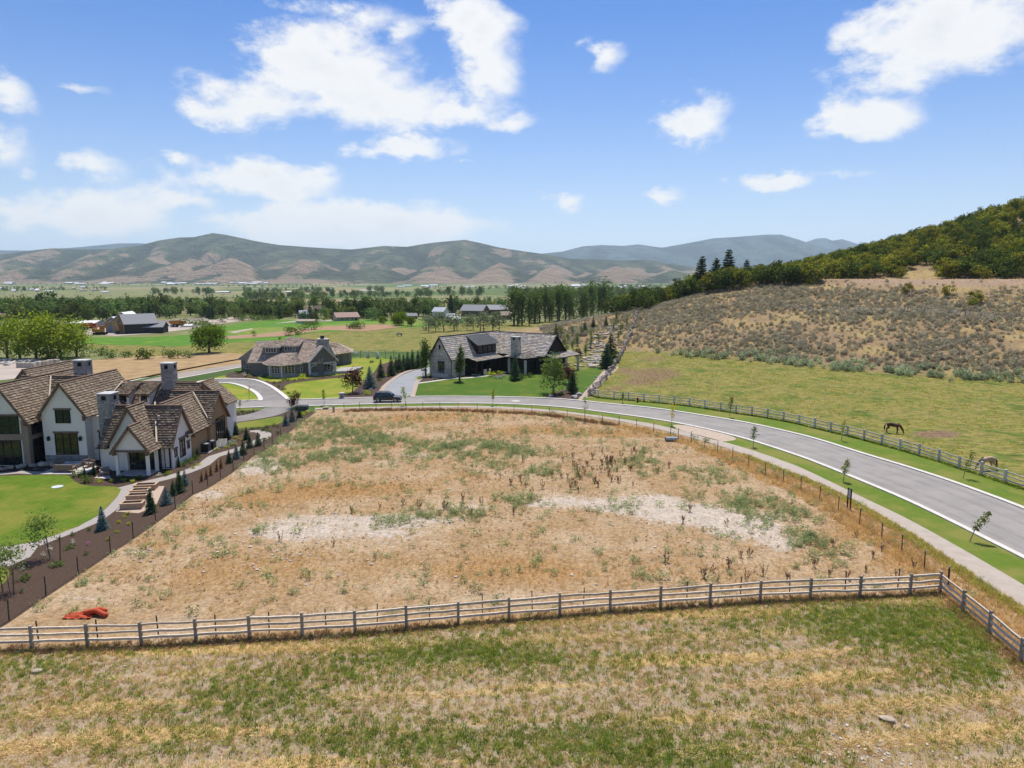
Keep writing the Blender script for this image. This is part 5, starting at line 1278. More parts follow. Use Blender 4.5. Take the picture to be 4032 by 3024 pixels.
def sofa(loc, rz, w, label, group=None, back=True):
    S = empty('garden_sofa' if w > 1.2 else 'garden_armchair', loc, rz, label, 'sofa' if w > 1.2 else 'armchair', group)
    for x in (-w/2 + .05, w/2 - .05):
        for y in (-.38, .38): mb = MB(); mb.box(x-.04, x+.04, y-.04, y+.04, 0, .6 if y < 0 else .8); mb.build('leg', m_teak, S)
        mb = MB(); mb.box(x-.05, x+.05, -.42, .42, .6, .65); mb.build('armrest', m_teak, S)
    mb = MB(); mb.box(-w/2, w/2, -.4, .4, .26, .32); mb.build('seat_frame', m_teak, S)
    mb = MB(); mb.box(-w/2+.1, w/2-.1, -.38, .33, .32, .46); mb.build('seat_cushion', m_cush, S)
    for z in (.42, .54, .66): mb = MB(); mb.box(-w/2, w/2, .37, .41, z, z + .07); mb.build('back_slat', m_teak, S)
    mb = MB(); mb.box(-w/2+.1, w/2-.1, .22, .35, .47, .82); mb.build('back_cushion', m_cush, S)
    return S
sofa(G(258, 1857), math.pi, 2.0, 'long teak garden sofa with its slatted back to the lawn')
sofa(G(234, 1834), -.9, .9, 'teak armchair on the patio beside the boulders'); sofa(G(272, 1815), -.3, .9, 'teak armchair on the patio under the stone plinth')
sofa(G(340, 1812), -.2, 1.7, 'teak sofa with dark cushions in the shade of the patio corner'); sofa(G(352, 1838), 1.3, .9, 'teak armchair on the patio beside the porch planting')
sofa(G(412, 1872), .4, .85, 'teak armchair on the small slab by the porch')
a = G(288, 1838); P_ = empty('fire_table', a, .15, 'low white rectangular fire table between the teak seats', 'table')
mb = MB(); mb.box(-.75, .75, -.45, .45, 0, .38); mb.build('base', m_conc, P_); mb = MB(); mb.box(-.85, .85, -.55, -.22, .38, .46); mb.box(-.85, .85, .22, .55, .38, .46); mb.box(-.85, -.4, -.219, .219, .38, .46); mb.box(.4, .85, -.219, .219, .38, .46); mb.build('top', m_wtrim, P_)
mb = MB(); mb.box(-.39, .39, -.21, .21, .381, .40); mb.build('burner_tray', m_black, P_)
def ac_unit(px, py, label):
    a = G(px, py); P_ = empty('air_conditioner', a, 0, label, 'air conditioner'); mb = MB(); mb.box(-.42, .42, -.42, .42, .08, 1.0); mb.build('casing', M('ac_grey', (.055, .055, .055), (.04, .04, .04), 8., .6), P_)
    mb = MB(); mb.box(-.55, .55, -.55, .55, -.05, .08); mb.build('pad', m_conc, P_); mb = MB(); mb.tube([(0,0,1.0),(0,0,1.04)], .34, 14); mb.build('fan_guard', m_galv, P_)
    for z in np.arange(.2, .95, .12): mb = MB(); mb.box(-.425, .425, -.428, -.42, z, z + .05); mb.build('louvre', m_black, P_)
ac_unit(812, 1780, 'grey air conditioner unit by the cedar wall, next to the yellow-green shrub'); ac_unit(833, 1768, 'grey air conditioner unit by the cedar wall, next to the cellar hatch')
a = G(870, 1757); P_ = empty('cellar_hatch', a, .2, 'sloping grey cellar hatch against the cedar wall', 'hatch'); mb = MB(); mb.add([(-.6,-.8,.12),(.6,-.8,.12),(.6,.8,.75),(-.6,.8,.75),(-.6,-.8,0),(.6,-.8,0),(.6,.8,0),(-.6,.8,0)], [(0,1,2,3),(4,5,1,0),(5,6,2,1),(7,4,0,3)]); mb.build('frame', m_stone, P_)
for s_ in (-1, 1): mb = MB(); x0, x1 = sorted((s_*.02, s_*.56)); mb.add([(x0,-.76,.16),(x1,-.76,.16),(x1,.76,.755),(x0,.76,.755)], [(0,1,2,3)]); mb.build('door_leaf', m_metal, P_)

def rock_mesh(name, seed, mat, sq=(1, .8, .6), n=2):
    bm = bmesh.new(); bmesh.ops.create_icosphere(bm, subdivisions=n, radius=.5); r = random.Random(seed)
    ax = [Vector((r.gauss(0, 1), r.gauss(0, 1), r.gauss(0, 1))).normalized() for _ in range(9)]; cut = [r.uniform(.3, .46) for _ in ax]
    for v in bm.verts:
        for d, c in zip(ax, cut):
            k = v.co.dot(d)
            if k > c: v.co -= d * (k - c) * .85
        v.co = Vector((v.co.x * sq[0], v.co.y * sq[1], v.co.z * sq[2])) * 1.15
    me = bpy.data.meshes.new(name); bm.to_mesh(me); bm.free(); me.materials.append(mat); return me
m_rock = M('tan_rock', (.50, .41, .32), (.36, .29, .22), 3., .95, bump=.5, rnd=.25)
m_rockg = M('grey_rock', (.36, .345, .325), (.24, .23, .215), 3., .95, bump=.5, rnd=.25)
m_pale = M('pale_stone', (.58, .53, .47), (.47, .42, .36), 4., .95, bump=.4, rnd=.15)
ROCK = [rock_mesh('boulder', i, m_rock, (1.2, .9, .6)) for i in range(4)]; ROCKG = [rock_mesh('boulder', 20 + i, m_rockg, (1.2, .9, .75)) for i in range(3)]; ROCKP = [rock_mesh('stone', 40 + i, m_pale, (1.1, .9, .5), 1) for i in range(4)]
def boulder(p, s, lst, label, group, name='boulder', sink=.15):
    o = link(name, lst[rf.randrange(len(lst))], None, Vector(p) + Vector((0, 0, s * .25 - s * sink)), rf.uniform(0, 6.28), (s * rf.uniform(.8, 1.2), s * rf.uniform(.8, 1.1), s * rf.uniform(.8, 1.1))); return tag(o, label, 'rock', group)
c6b = crop(0, 1700, 500)
for x, y, s in ((20,660,.5),(120,645,.55),(200,640,.6),(320,625,.6),(420,610,.75),(540,600,.6),(640,595,.65),(740,585,.8),(830,580,.6),(890,560,.7),(930,590,.55),(900,525,.8)):
    boulder(G(*c6b(x, y)), s * 1.25, ROCK, 'tan boulder edging the planting bed below the big windows', 'boulders edging the bed')

# ------------------------------------------------------------------ plants
RG = np.random.default_rng(77)
def quads(cen, size, rng, asp=.6, up=.0, dirs=None):
    """one small leaf-shaped face at each point, turned at random"""
    n = len(cen); a = rng.normal(size=(n, 3)) if dirs is None else dirs + rng.normal(size=(n, 3)) * .25
    a /= np.linalg.norm(a, axis=1)[:, None]
    b = rng.normal(size=(n, 3)); b[:, 2] += up; b -= a * (a * b).sum(1)[:, None]; b /= np.linalg.norm(b, axis=1)[:, None] + 1e-9
    s = (np.asarray(size) * rng.uniform(.6, 1.3, n))[:, None]
    v = np.stack([cen - a * s * .5, cen + b * s * asp * .5, cen + a * s * .5, cen - b * s * asp * .5], 1).reshape(-1, 3)
    return v, np.arange(4 * n).reshape(n, 4)
def clumps(rng, K, n, rad, cz, rz, spread=.33, hollow=.55):
    """points gathered in K clumps on and in an ellipsoid"""
    d = rng.normal(size=(K, 3)); d /= np.linalg.norm(d, axis=1)[:, None]
    c = d * rng.uniform(hollow, .95, K)[:, None]
    k = rng.integers(0, K, n); p = c[k] + np.clip(rng.normal(size=(n, 3)), -1.6, 1.6) * spread * rng.uniform(.6, 1.1, K)[k][:, None]
    return p * np.array([rad, rad, rz]) + np.array([0, 0, cz])
def trunk_mb(h, r, rng, limbs=5, top=.9, spread=.35, z0=.35):
    mb = MB(); pts = [(0, 0, -.15)]; x = y = 0
    for i in range(1, 6):
        x += rng.uniform(-.03, .03) * h; y += rng.uniform(-.03, .03) * h; pts.append((x, y, h * top * i / 5))
    mb.tube(pts, [r * (1 - .16 * i) for i in range(6)], 6)
    for k in range(limbs):
        f = z0 + (.8 - z0) * k / max(limbs, 1); i = int(f * 5); p = Vector(pts[i]).lerp(Vector(pts[i + 1]), f * 5 - i); a = rng.uniform(0, 6.28)
        q = p + Vector((math.cos(a), math.sin(a), .8)) * h * spread * rng.uniform(.5, .9); mb.tube([p, p.lerp(q, .5) + Vector((0, 0, .03 * h)), q], [r * .4, r * .25, r * .08], 4, cap=False)
    return mb
m_bark = M('bark', (.14, .105, .08), (.09, .065, .05), 6., .95)
m_barkg = M('grey_bark', (.24, .21, .18), (.16, .14, .12), 6., .95)
def proto(name, trunk, pts, size, lm, bm, asp=.6, up=0., rng=RG, dirs=None):
    v, f = quads(pts, size, rng, asp, up, dirs)
    crown = mesh_np('crown', v.tolist(), f.tolist(), [lm]); tr = trunk.mesh('trunk', bm) if trunk else None
    o = len(trunk.v) if trunk else 0
    one = mesh_np(name, (trunk.v if trunk else []) + v.tolist(), (trunk.f if trunk else []) + (f + o).tolist(), [bm, lm], ([0] * len(trunk.f) if trunk else []) + [1] * len(f))
    return dict(name=name, crown=crown, trunk=tr, one=one)
PR = {}
def decid(key, n, K, lm, h=1., crown=(.30, 1.), rad=.36, size=.07, var=3, bm=None, spread=.33, limbs=5, hollow=.5, r=.03):
    lst = []
    for k in range(var):
        rng = np.random.default_rng(hash(key) % 1000 + k * 7 if False else sum(map(ord, key)) * 13 + k)
        cz, rz = (crown[0] + crown[1]) / 2, (crown[1] - crown[0]) / 2
        p = clumps(rng, K, n, rad, cz, rz, spread, hollow); p = p[p[:, 2] > crown[0] * .6]
        lst.append(proto(key, trunk_mb(crown[1] * .9, r, rng, limbs), p, size, lm, bm or m_bark, rng=rng))
    PR[key] = lst
def conifer(key, lm, rad=.26, n=20, var=3, size=.075, droop=.25, z0=.05, dens=9):
    lst = []
    for k in range(var):
        rng = np.random.default_rng(sum(map(ord, key)) * 5 + k); P = []; D = []
        for i in range(n):
            f = i / n; z = z0 + (1 - z0) * f; R = rad * (1 - f) ** .85 * rng.uniform(.85, 1.12) + .01; nb = max(4, int(11 * (1 - f) + 4))
            for j in range(nb):
                a = 6.283 * (j + rng.uniform(-.3, .3)) / nb + i; rr = R * rng.uniform(.8, 1.1); m = max(2, int(dens * (1 - f) + 2))
                for q in range(m):
                    u = (q + .6) / m; d = np.array([math.cos(a), math.sin(a), -droop]); P.append([math.cos(a) * rr * u, math.sin(a) * rr * u, z - droop * rr * u + rng.uniform(-.01, .01)]); D.append(d)
        P = np.array(P); D = np.array(D)
        lst.append(proto(key, trunk_mb(.95, .02, rng, 0, .98), P, size, lm, m_bark, .5, 0., rng, D))
    PR[key] = lst
L_blue = leaf('blue_spruce_needles', (.115, .165, .155), (.075, .12, .11), trans=.15); L_spr = leaf('spruce_needles', (.06, .095, .042), (.038, .065, .032), trans=.15)
L_pine = leaf('pine_needles', (.05, .075, .025), (.035, .055, .02), trans=.15); L_dead = leaf('dead_foliage', (.30, .185, .08), (.22, .13, .055), trans=.25)
L_oak = leaf('oak_leaves', (.175, .168, .03), (.08, .095, .018), var=.6, trans=.42, rnd=.3, hue=.02); L_oakd = leaf('dark_oak_leaves', (.06, .082, .02), (.035, .052, .014), var=.4, trans=.35, rnd=.25)
L_sage = leaf('sage_leaves', (.30, .28, .20), (.21, .185, .125), var=.4, trans=.3, rnd=.28); L_sageg = leaf('green_sage_leaves', (.265, .295, .185), (.19, .225, .12), var=.3, trans=.3, rnd=.25)
L_pop = leaf('poplar_leaves', (.085, .125, .032), (.052, .082, .023), var=.4, trans=.3); L_cot = leaf('cottonwood_leaves', (.21, .235, .034), (.115, .15, .022), var=.4, trans=.42)
L_far = leaf('valley_tree_leaves', (.085, .115, .035), (.055, .08, .028), var=.4, trans=.4, rnd=.5, hue=.03); L_wil = leaf('willow_leaves', (.13, .155, .085), (.085, .105, .055), trans=.3)
L_mar = leaf('maroon_leaves', (.075, .025, .028), (.04, .014, .016), trans=.3); L_lime = leaf('lime_leaves', (.23, .27, .04), (.15, .2, .025), trans=.45)
L_sap = leaf('sapling_leaves', (.14, .17, .05), (.09, .12, .03), trans=.4); L_yel = leaf('yellow_leaves', (.36, .28, .015), (.28, .22, .015), trans=.4); L_birch = leaf('birch_leaves', (.12, .165, .045), (.075, .115, .03), trans=.4)
L_shr = leaf('shrub_leaves', (.085, .125, .03), (.055, .085, .02), trans=.3); L_yshr = leaf('yellow_shrub_leaves', (.30, .32, .03), (.22, .26, .02), trans=.35); L_silv = leaf('silver_shrub_leaves', (.24, .28, .22), (.17, .21, .155), trans=.2)
L_weed = leaf('weed_leaves', (.225, .25, .125), (.165, .195, .085), var=.3, trans=.45, rnd=.25); L_dock = leaf('dock_seed', (.125, .072, .042), (.18, .115, .062), trans=.15)
L_dry = leaf('dry_blades', (.36, .26, .125), (.28, .185, .08), var=.3, trans=.3, rnd=.25); L_straw = leaf('straw', (.46, .35, .18), (.38, .275, .125), var=.25, trans=.25, rnd=.2); L_grn = leaf('green_blades', (.145, .185, .035), (.105, .145, .025), var=.35, trans=.35, rnd=.3)
L_gold = leaf('golden_grass', (.37, .265, .125), (.29, .195, .085), var=.3, trans=.5, rnd=.3); L_olive = leaf('olive_grass', (.28, .26, .075), (.21, .195, .05), var=.3, trans=.5, rnd=.3); L_wht = leaf('white_flowers', (.5, .5, .42), (.4, .42, .28), trans=.2); L_pnk = leaf('pink_flowers', (.55, .2, .32), (.4, .14, .25), trans=.2); L_lav = leaf('lavender_flowers', (.26, .24, .34), (.17, .18, .2), trans=.2)

decid('gambel_oak', 760, 17, L_oak, crown=(.08, 1.), rad=.52, size=.115, var=6, limbs=4, r=.03, spread=.25, hollow=.7); decid('dark_oak', 620, 20, L_oakd, crown=(.08, 1.), rad=.5, size=.13, var=3, limbs=4)
decid('cottonwood', 1500, 26, L_cot, crown=(.12, 1.), rad=.36, size=.06, var=3, r=.035); decid('round_tree', 3600, 34, leaf('round_tree_leaves', (.115, .16, .022), (.07, .11, .018), trans=.4), crown=(.14, 1.), rad=.52, size=.075, var=1, r=.05, hollow=.62)
decid('valley_tree', 260, 10, L_far, crown=(.12, 1.), rad=.38, size=.13, var=5, limbs=2); decid('poplar', 900, 22, L_pop, crown=(.04, 1.), rad=.17, size=.055, var=4, limbs=3, hollow=.3); decid('willow', 420, 12, L_wil, crown=(.2, 1.), rad=.4, size=.09, var=3)
decid('columnar_tree', 1200, 20, L_pop, crown=(.14, 1.), rad=.13, size=.05, var=2, hollow=.3); decid('birch', 1700, 26, L_birch, crown=(.10, 1.), rad=.28, size=.05, var=1, bm=m_barkg, hollow=.35); decid('maroon_tree', 1100, 18, L_mar, crown=(.16, 1.), rad=.36, size=.075, var=2)
decid('yellow_tree', 400, 12, L_yel, crown=(.1, 1.), rad=.42, size=.1, var=1); decid('lime_tree', 400, 12, L_cot, crown=(.08, 1.), rad=.33, size=.1, var=1); decid('slope_sapling', 320, 12, L_birch, crown=(.2, 1.), rad=.16, size=.07, var=3, limbs=2)
decid('wispy_tree', 1000, 16, L_birch, crown=(.42, 1.), rad=.3, size=.05, var=1, spread=.45, r=.014)
conifer('spruce', L_spr); conifer('blue_spruce', L_blue, rad=.27); conifer('wide_blue_spruce', L_blue, rad=.4); conifer('narrow_spruce', L_spr, rad=.15, dens=7); conifer('pine', L_pine, rad=.3, n=13, droop=-.15, z0=.16, size=.12); conifer('arborvitae', L_spr, rad=.17, droop=-.5, z0=.03); conifer('dead_arborvitae', L_dead, rad=.19, droop=-.5, z0=.03)
def bush(key, lm, n, size, rad=.5, hz=.7, var=3, asp=.6, stems=0):
    lst = []
    for k in range(var):
        rng = np.random.default_rng(sum(map(ord, key)) * 3 + k); p = clumps(rng, 9, n, rad, hz * .5, hz * .55, .38, .45); p = p[p[:, 2] > .01]
        mb = MB()
        for j in range(stems): a = 6.283 * j / stems; mb.tube([(0, 0, -.03), (math.cos(a) * rad * .5, math.sin(a) * rad * .5, hz * .6)], [.03, .012], 4, cap=False)
        lst.append(proto(key, mb if stems else None, p, size, lm, m_barkg, asp, .5, rng))
    PR[key] = lst
bush('sagebrush', L_sage, 150, .22, .5, .7, 4, .5, 0); bush('green_sage', L_sageg, 190, .2, .5, .75, 3, .5, 0); bush('shrub', L_shr, 130, .2); bush('yellow_shrub', L_yshr, 90, .24); bush('silver_shrub', L_silv, 120, .2, .6, .5); bush('white_flower_shrub', L_wht, 70, .2, .5, .9, 2); bush('pink_flower_shrub', L_pnk, 60, .2, .45, .8, 1); bush('lavender', L_lav, 100, .16, .5, .7, 2); bush('weed', L_weed, 80, .26, .5, .6, 4, .22); bush('mid_bush', L_shr, 260, .13, .5, .8, 3)
def blades(key, lm, n, h, spread, lean=.5, w=.05, var=3):
    lst = []
    for k in range(var):
        rng = np.random.default_rng(sum(map(ord, key)) + k * 3); v = []; f = []
        for i in range(n):
            a, r_ = rng.uniform(0, 6.283), spread * math.sqrt(rng.uniform(0, 1)); b = np.array([math.cos(a) * r_, math.sin(a) * r_, -.01]); hh = h * rng.uniform(.5, 1.1); l = lean * rng.uniform(.2, 1.) * hh; a2 = a + rng.uniform(-.8, .8)
            t = np.array([math.cos(a2), math.sin(a2), 0]); s_ = np.array([-t[1], t[0], 0]) * w * h; m_ = b + t * l * .35 + np.array([0, 0, hh * .6]); e = b + t * l + np.array([0, 0, hh])
            o = len(v); v += [b - s_, b + s_, m_ + s_ * .8, m_ - s_ * .8, e]; f += [(o, o+1, o+2, o+3), (o+3, o+2, o+4)]
        lst.append(dict(one=mesh_np(key, v, f, [lm])))
    PR[key] = lst
blades('green_tuft', L_grn, 18, .15, .11, .9, .08); blades('dry_tuft', L_dry, 16, .10, .12, 1.3, .09); blades('gold_tuft', L_gold, 16, .42, .16, .6, .025); blades('olive_tuft', L_olive, 16, .3, .16, .7, .04); blades('straw_bit', L_straw, 9, .07, .3, 5.5, .14); blades('brown_tuft', leaf('brown_blades', (.19, .12, .06), (.13, .08, .04), trans=.2), 14, .2, .13, .8, .05)
def dock(k):
    rng = np.random.default_rng(400 + k); mb = MB(); P = []
    for j in range(rng.integers(3, 7)):
        a = rng.uniform(0, 6.283); t = np.array([math.cos(a), math.sin(a), 0]) * rng.uniform(.08, .3); h = rng.uniform(.45, .95); mb.tube([tuple(t * .2 - np.array([0, 0, .03])), tuple(t + np.array([0, 0, h]))], [.014, .007], 4, cap=False)
        for q in range(16): u = rng.uniform(.35, 1.02); P.append(t * (.2 + .8 * u) + np.array([0, 0, h * u]) + rng.normal(size=3) * .03)
    return proto('dock', mb, np.array(P), .11, L_dock, M('dock_stem', (.13, .075, .045), None, 5., .9), .7, 0., rng)
PR['dock'] = [dock(k) for k in range(4)]

rp = random.Random(3)
def plant(key, p, h, label, cat, group=None, name=None, wide=1.0, lean=None, parts=True, rz=None):
    """a plant of its own: trunk and crown are its parts"""
    q = PR[key][rp.randrange(len(PR[key]))]; s = (h * wide, h * wide, h); rz = rp.uniform(0, 6.28) if rz is None else rz
    if parts and q['trunk'] is not None:
        E = empty(name or key, p, rz, label, cat, group); E.scale = s
        if lean: E.rotation_euler = (lean[0], lean[1], rz)
        link('trunk', q['trunk'], E); link('crown', q['crown'], E); return E
    o = link(name or key, q['one'], None, p, rz, s)
    return tag(o, label, cat, group)
def hpx(px, py, n):
    """height in metres of n photograph pixels at the ground point px,py"""
    g = G(px, py); return n * math.sqrt(g.x ** 2 * 0 + g.y ** 2 + (CAM_H - g.z) ** 2) / FOC, g
def scatter(name, key, P, S, label, cat, rot=None, tilt=.12):
    """ground cover: one object, instances placed by geometry nodes"""
    n = len(P)
    if n == 0: return
    me = bpy.data.meshes.new(name); me.vertices.add(n); me.vertices.foreach_set('co', np.asarray(P, np.float32).ravel())
    a = me.attributes.new('scl', 'FLOAT', 'POINT'); a.data.foreach_set('value', np.asarray(S, np.float32))
    r = np.stack([RG.normal(size=n) * tilt, RG.normal(size=n) * tilt, RG.uniform(0, 6.283, n)], -1).astype(np.float32)
    a = me.attributes.new('rot', 'FLOAT_VECTOR', 'POINT'); a.data.foreach_set('vector', r.ravel())
    o = link(name, me); c = bpy.data.collections.new(name + '_kinds')
    for q in PR[key]: c.objects.link(bpy.data.objects.new(key, q['one']))
    ng = bpy.data.node_groups.new(name, 'GeometryNodeTree'); ng.interface.new_socket('Geometry', in_out='INPUT', socket_type='NodeSocketGeometry'); ng.interface.new_socket('Geometry', in_out='OUTPUT', socket_type='NodeSocketGeometry')
    N = ng.nodes; L = ng.links; gi = N.new('NodeGroupInput'); go = N.new('NodeGroupOutput'); ip = N.new('GeometryNodeInstanceOnPoints'); ci = N.new('GeometryNodeCollectionInfo')
    ci.inputs['Collection'].default_value = c; ci.inputs['Separate Children'].default_value = True; ci.inputs['Reset Children'].default_value = True
    def at(nm, ty): q = N.new('GeometryNodeInputNamedAttribute'); q.data_type = ty; q.inputs['Name'].default_value = nm; return q.outputs['Attribute']
    ip.inputs['Pick Instance'].default_value = True
    L.new(gi.outputs[0], ip.inputs['Points']); L.new(ci.outputs[0], ip.inputs['Instance']); L.new(at('rot', 'FLOAT_VECTOR'), ip.inputs['Rotation']); L.new(at('scl', 'FLOAT'), ip.inputs['Scale']); L.new(ip.outputs[0], go.inputs[0])
    ri = N.new('FunctionNodeRandomValue'); ri.data_type = 'INT'; ri.inputs['Min'].default_value = 0; ri.inputs['Max'].default_value = len(PR[key]) - 1
    L.new([x for x in ri.outputs if x.type == 'INT'][0], ip.inputs['Instance Index'])
    m = o.modifiers.new('scatter', 'NODES'); m.node_group = ng
    return tag(o, label, cat, kind='stuff')
def in_view(x, y, z, mar=.11):
    w = y * math.cos(PITCH) - (z - CAM_H) * math.sin(PITCH); v = y * math.sin(PITCH) + (z - CAM_H) * math.cos(PITCH)
    px = .5 + FOC * x / w / 4032; py = .5 - FOC * v / w / 3024
    return (px > -mar) & (px < 1 + mar) & (py < 1 + mar * 2) & (w > 1)
def pts_in(x0, x1, y0, y1, n, prob=None):
    x = RG.uniform(x0, x1, n); y = RG.uniform(y0, y1, n); z = gz(x, y); k = in_view(x, y, z)
    if prob is not None: k &= RG.uniform(0, 1, n) < prob(x, y)
    return np.stack([x, y, z], -1)[k]
FRONT_XY = [(p.x, p.y) for p in FENCE_XY] + [(60, 5), (60, -300), (-200, -300), (-200, 20)]
def fin(x, y): return inpoly(x, y, FRONT_XY).astype(float)
def lin(x, y): return inpoly(x, y, LOT_XY).astype(float)
# mown field in front
row = lambda x, y: (.5 + .5 * np.sin((y - .085 * x + wav(x / 9, y / 9, 41, 2) * .8) * 2.6)) * (.75 + .5 * wav(x / 4, y / 4, 42, 2))
g_green = lambda x, y: np.clip(gauss(GREEN, x, y) * 1.15 + .1, 0, 1.2); g_straw = lambda x, y: np.clip(gauss(STRAW, x, y), 0, 1.2)
def near_s(P): return RG.uniform(.7, 1.35, len(P))
P = pts_in(-36, 40, 19, 46, 60000, lambda x, y: fin(x, y) * np.clip(.10 + .75 * g_green(x, y) + .25 * wav(x / 1.6, y / 1.6, 51, 3), 0, 1)); scatter('green_grass_tufts', 'green_tuft', P, near_s(P), 'tufts of short green grass in the mown field', 'grass')
P = pts_in(-36, 40, 19, 46, 100000, lambda x, y: fin(x, y) * np.clip(.45 + .25 * wav(x / 2, y / 2, 52, 3) - .25 * g_green(x, y), 0, 1)); scatter('dry_grass_tufts', 'dry_tuft', P, near_s(P), 'dry tan stubble tufts in the mown field', 'grass')
P = pts_in(-36, 40, 19, 46, 44000, lambda x, y: fin(x, y) * np.clip(.26 + .2 * wav(x / 1.3, y / 1.3, 53, 3) + .2 * g_green(x, y), 0, 1)); scatter('olive_grass_tufts', 'olive_tuft', P, near_s(P) * .62, 'olive green grass tufts in the mown field', 'grass')
P = pts_in(-36, 40, 19, 46, 120000, lambda x, y: fin(x, y) * np.clip((row(x, y) - .5) * 2.8 + .6 * g_straw(x, y) - .4 * g_green(x, y) - .04, 0, 1)); scatter('cut_straw', 'straw_bit', P, near_s(P), 'pale cut straw lying in windrows across the mown field', 'straw')
P = pts_in(14, 32, 20, 32, 5000, lambda x, y: fin(x, y) * np.clip(gauss([(1560, 1500, 120, 60, 1), (1650, 1560, 90, 60, .8)], x, y), 0, 1)); scatter('tall_dry_grass', 'gold_tuft', P, near_s(P) * .8, 'patch of taller golden grass in the mown field', 'grass')
# grass left standing along the fence and on the strip by the pavement
def band(line, w, n, jit=.0):
    out = []; seg = [(Vector(line[i]), Vector(line[i + 1])) for i in range(len(line) - 1)]; ln = np.array([(b - a).length for a, b in seg]); k = RG.choice(len(seg), n, p=ln / ln.sum())
    for i in k:
        a, b = seg[i]; q = a.lerp(b, RG.uniform()); d = (b - a).normalized(); o = RG.uniform(w[0], w[1]); x, y = q.x - d.y * o, q.y + d.x * o; out.append((x, y, z_at(x, y)))
    return np.array(out)
P = band(FENCE_XY, (-.7, .35), 2600); scatter('fence_line_grass', 'brown_tuft', P, near_s(P) * .9, 'rough brown grass along the foot of the weathered wooden fence', 'grass')
P = band(FENCE_XY, (-.9, .3), 1500); scatter('fence_line_straw', 'dry_tuft', P, near_s(P) * 1.3, 'dry straw coloured grass along the foot of the weathered wooden fence', 'grass')
STRIP = [GP(SWN)[i] for i in range(len(SWN))]; RWG = GP(RW)
spoly = [(p.x, p.y) for p in STRIP[8:]] + [(40, 20)] + [(p.x, p.y) for p in reversed(FENCE_XY[20:])] + [(p.x, p.y) for p in RWG[:14]]
P = pts_in(15, 62, 24, 92, 60000, lambda x, y: inpoly(x, y, spoly) * .8); scatter('roadside_grass', 'gold_tuft', P, near_s(P) * .68, 'tall golden grass on the strip between wire fence and pavement', 'grass')
P = band(STRIP[8:], (-1.0, -.08), 1600); P = P[in_view(P[:, 0], P[:, 1], P[:, 2])]; scatter('roadside_olive_grass', 'olive_tuft', P, near_s(P) * .95, 'olive grass fringing the edge of the pavement', 'grass')
P = band(RWG, (-.6, 1.6), 1800); scatter('wire_fence_grass', 'gold_tuft', P, near_s(P) * .8, 'golden grass along the foot of the roadside wire fence', 'grass')
P = band(GP(BW), (-.8, .8), 900); scatter('far_fence_grass', 'brown_tuft', P, near_s(P) * 1.6, 'brown grass along the far wire fence of the dry lot', 'grass')
# the vacant lot
WEED = [(760,945,80,18,1.0),(700,985,55,18,.9),(820,965,60,14,.8),(1000,962,120,14,1.0),(1080,985,70,20,1.1),(900,978,50,12,.8),(600,1005,60,22,.6),(560,960,60,20,.6),(640,940,60,16,.8),(1130,1085,32,12,1.0),(950,1105,80,16,.9),(860,1128,35,9,.8),(1000,1080,50,10,.7),(1630,1085,60,20,1.1),(1690,1120,55,26,1.1),(1760,1165,50,20,.9),(1580,1090,40,16,.6),(1560,1040,60,12,.6),(1520,1020,50,12,.5),(1380,1000,60,14,.5),(1250,940,80,8,.4),(700,915,50,10,.7),(1900,1120,0.1,1,0),(480,1100,30,10,.5),(330,1105,20,8,.5),(1330,1100,50,14,.5),(1180,1020,60,12,.5),(1790,1210,40,14,.5)]
wd = lambda x, y: np.clip(gauss(WEED, x, y), 0, 1.1)
P = pts_in(-46, 34, 40, 104, 60000, lambda x, y: lin(x, y) * np.clip(.62 * wd(x, y) ** 1.15 + .04, 0, 1) * np.clip(.55 + 1.1 * wav(x / 1.5, y / 1.5, 65, 3), 0.03, 1)); scatter('lot_weeds', 'weed', P, RG.uniform(.28, .6, len(P)) + RG.uniform(0, .75, len(P)) ** 2, 'grey green weeds spread over the dry lot', 'weeds')
P = pts_in(-46, 34, 40, 104, 130000, lambda x, y: lin(x, y) * np.clip(.4 * np.clip(gauss(ORNG, x, y), 0, 1) + .06, 0, 1) * (1 - .8 * np.clip(gauss(BARE, x, y), 0, 1))); scatter('lot_dry_grass', 'gold_tuft', P, RG.uniform(.3, .6, len(P)), 'short orange dry grass over the vacant lot', 'grass')
P = pts_in(-46, 34, 40, 104, 9000, lambda x, y: lin(x, y) * np.clip(.04 + .5 * gauss([(790,1035,60,8,.5),(1490,1125,40,8,1),(600,1140,40,6,.6),(1390,1075,40,10,.8),(1440,1065,50,8,.8),(620,1140,30,6,.8),(1085,1165,30,5,.8),(400,1150,40,8,.6),(1130,1150,50,10,.4),(750,1230,100,14,.25)], x, y), 0, 1)); scatter('lot_green_grass', 'olive_tuft', P, RG.uniform(.4, .8, len(P)), 'low dull green mats on the dry lot', 'grass')
P = pts_in(-46, 34, 40, 104, 26000, lambda x, y: lin(x, y) * np.clip(.16 + .5 * wav(x / 2.2, y / 2.2, 66, 3), 0, 1) * (1 - .5 * np.clip(gauss(BARE, x, y), 0, 1))); scatter('lot_brown_grass', 'brown_tuft', P, RG.uniform(.4, 1.0, len(P)), 'short brown tufts scattered over the dry lot', 'grass')
def dl(x, y): return ('dried brown dock plant near the weathered wooden fence', 'dock plants near the wooden fence') if y > 1195 else ('dried brown dock plant in the thick stand on the dry lot', 'thick stand of dock plants') if x > 1190 and x < 1400 and y < 1075 else ('dried brown dock plant scattered over the middle of the dry lot', 'scattered dock plants')
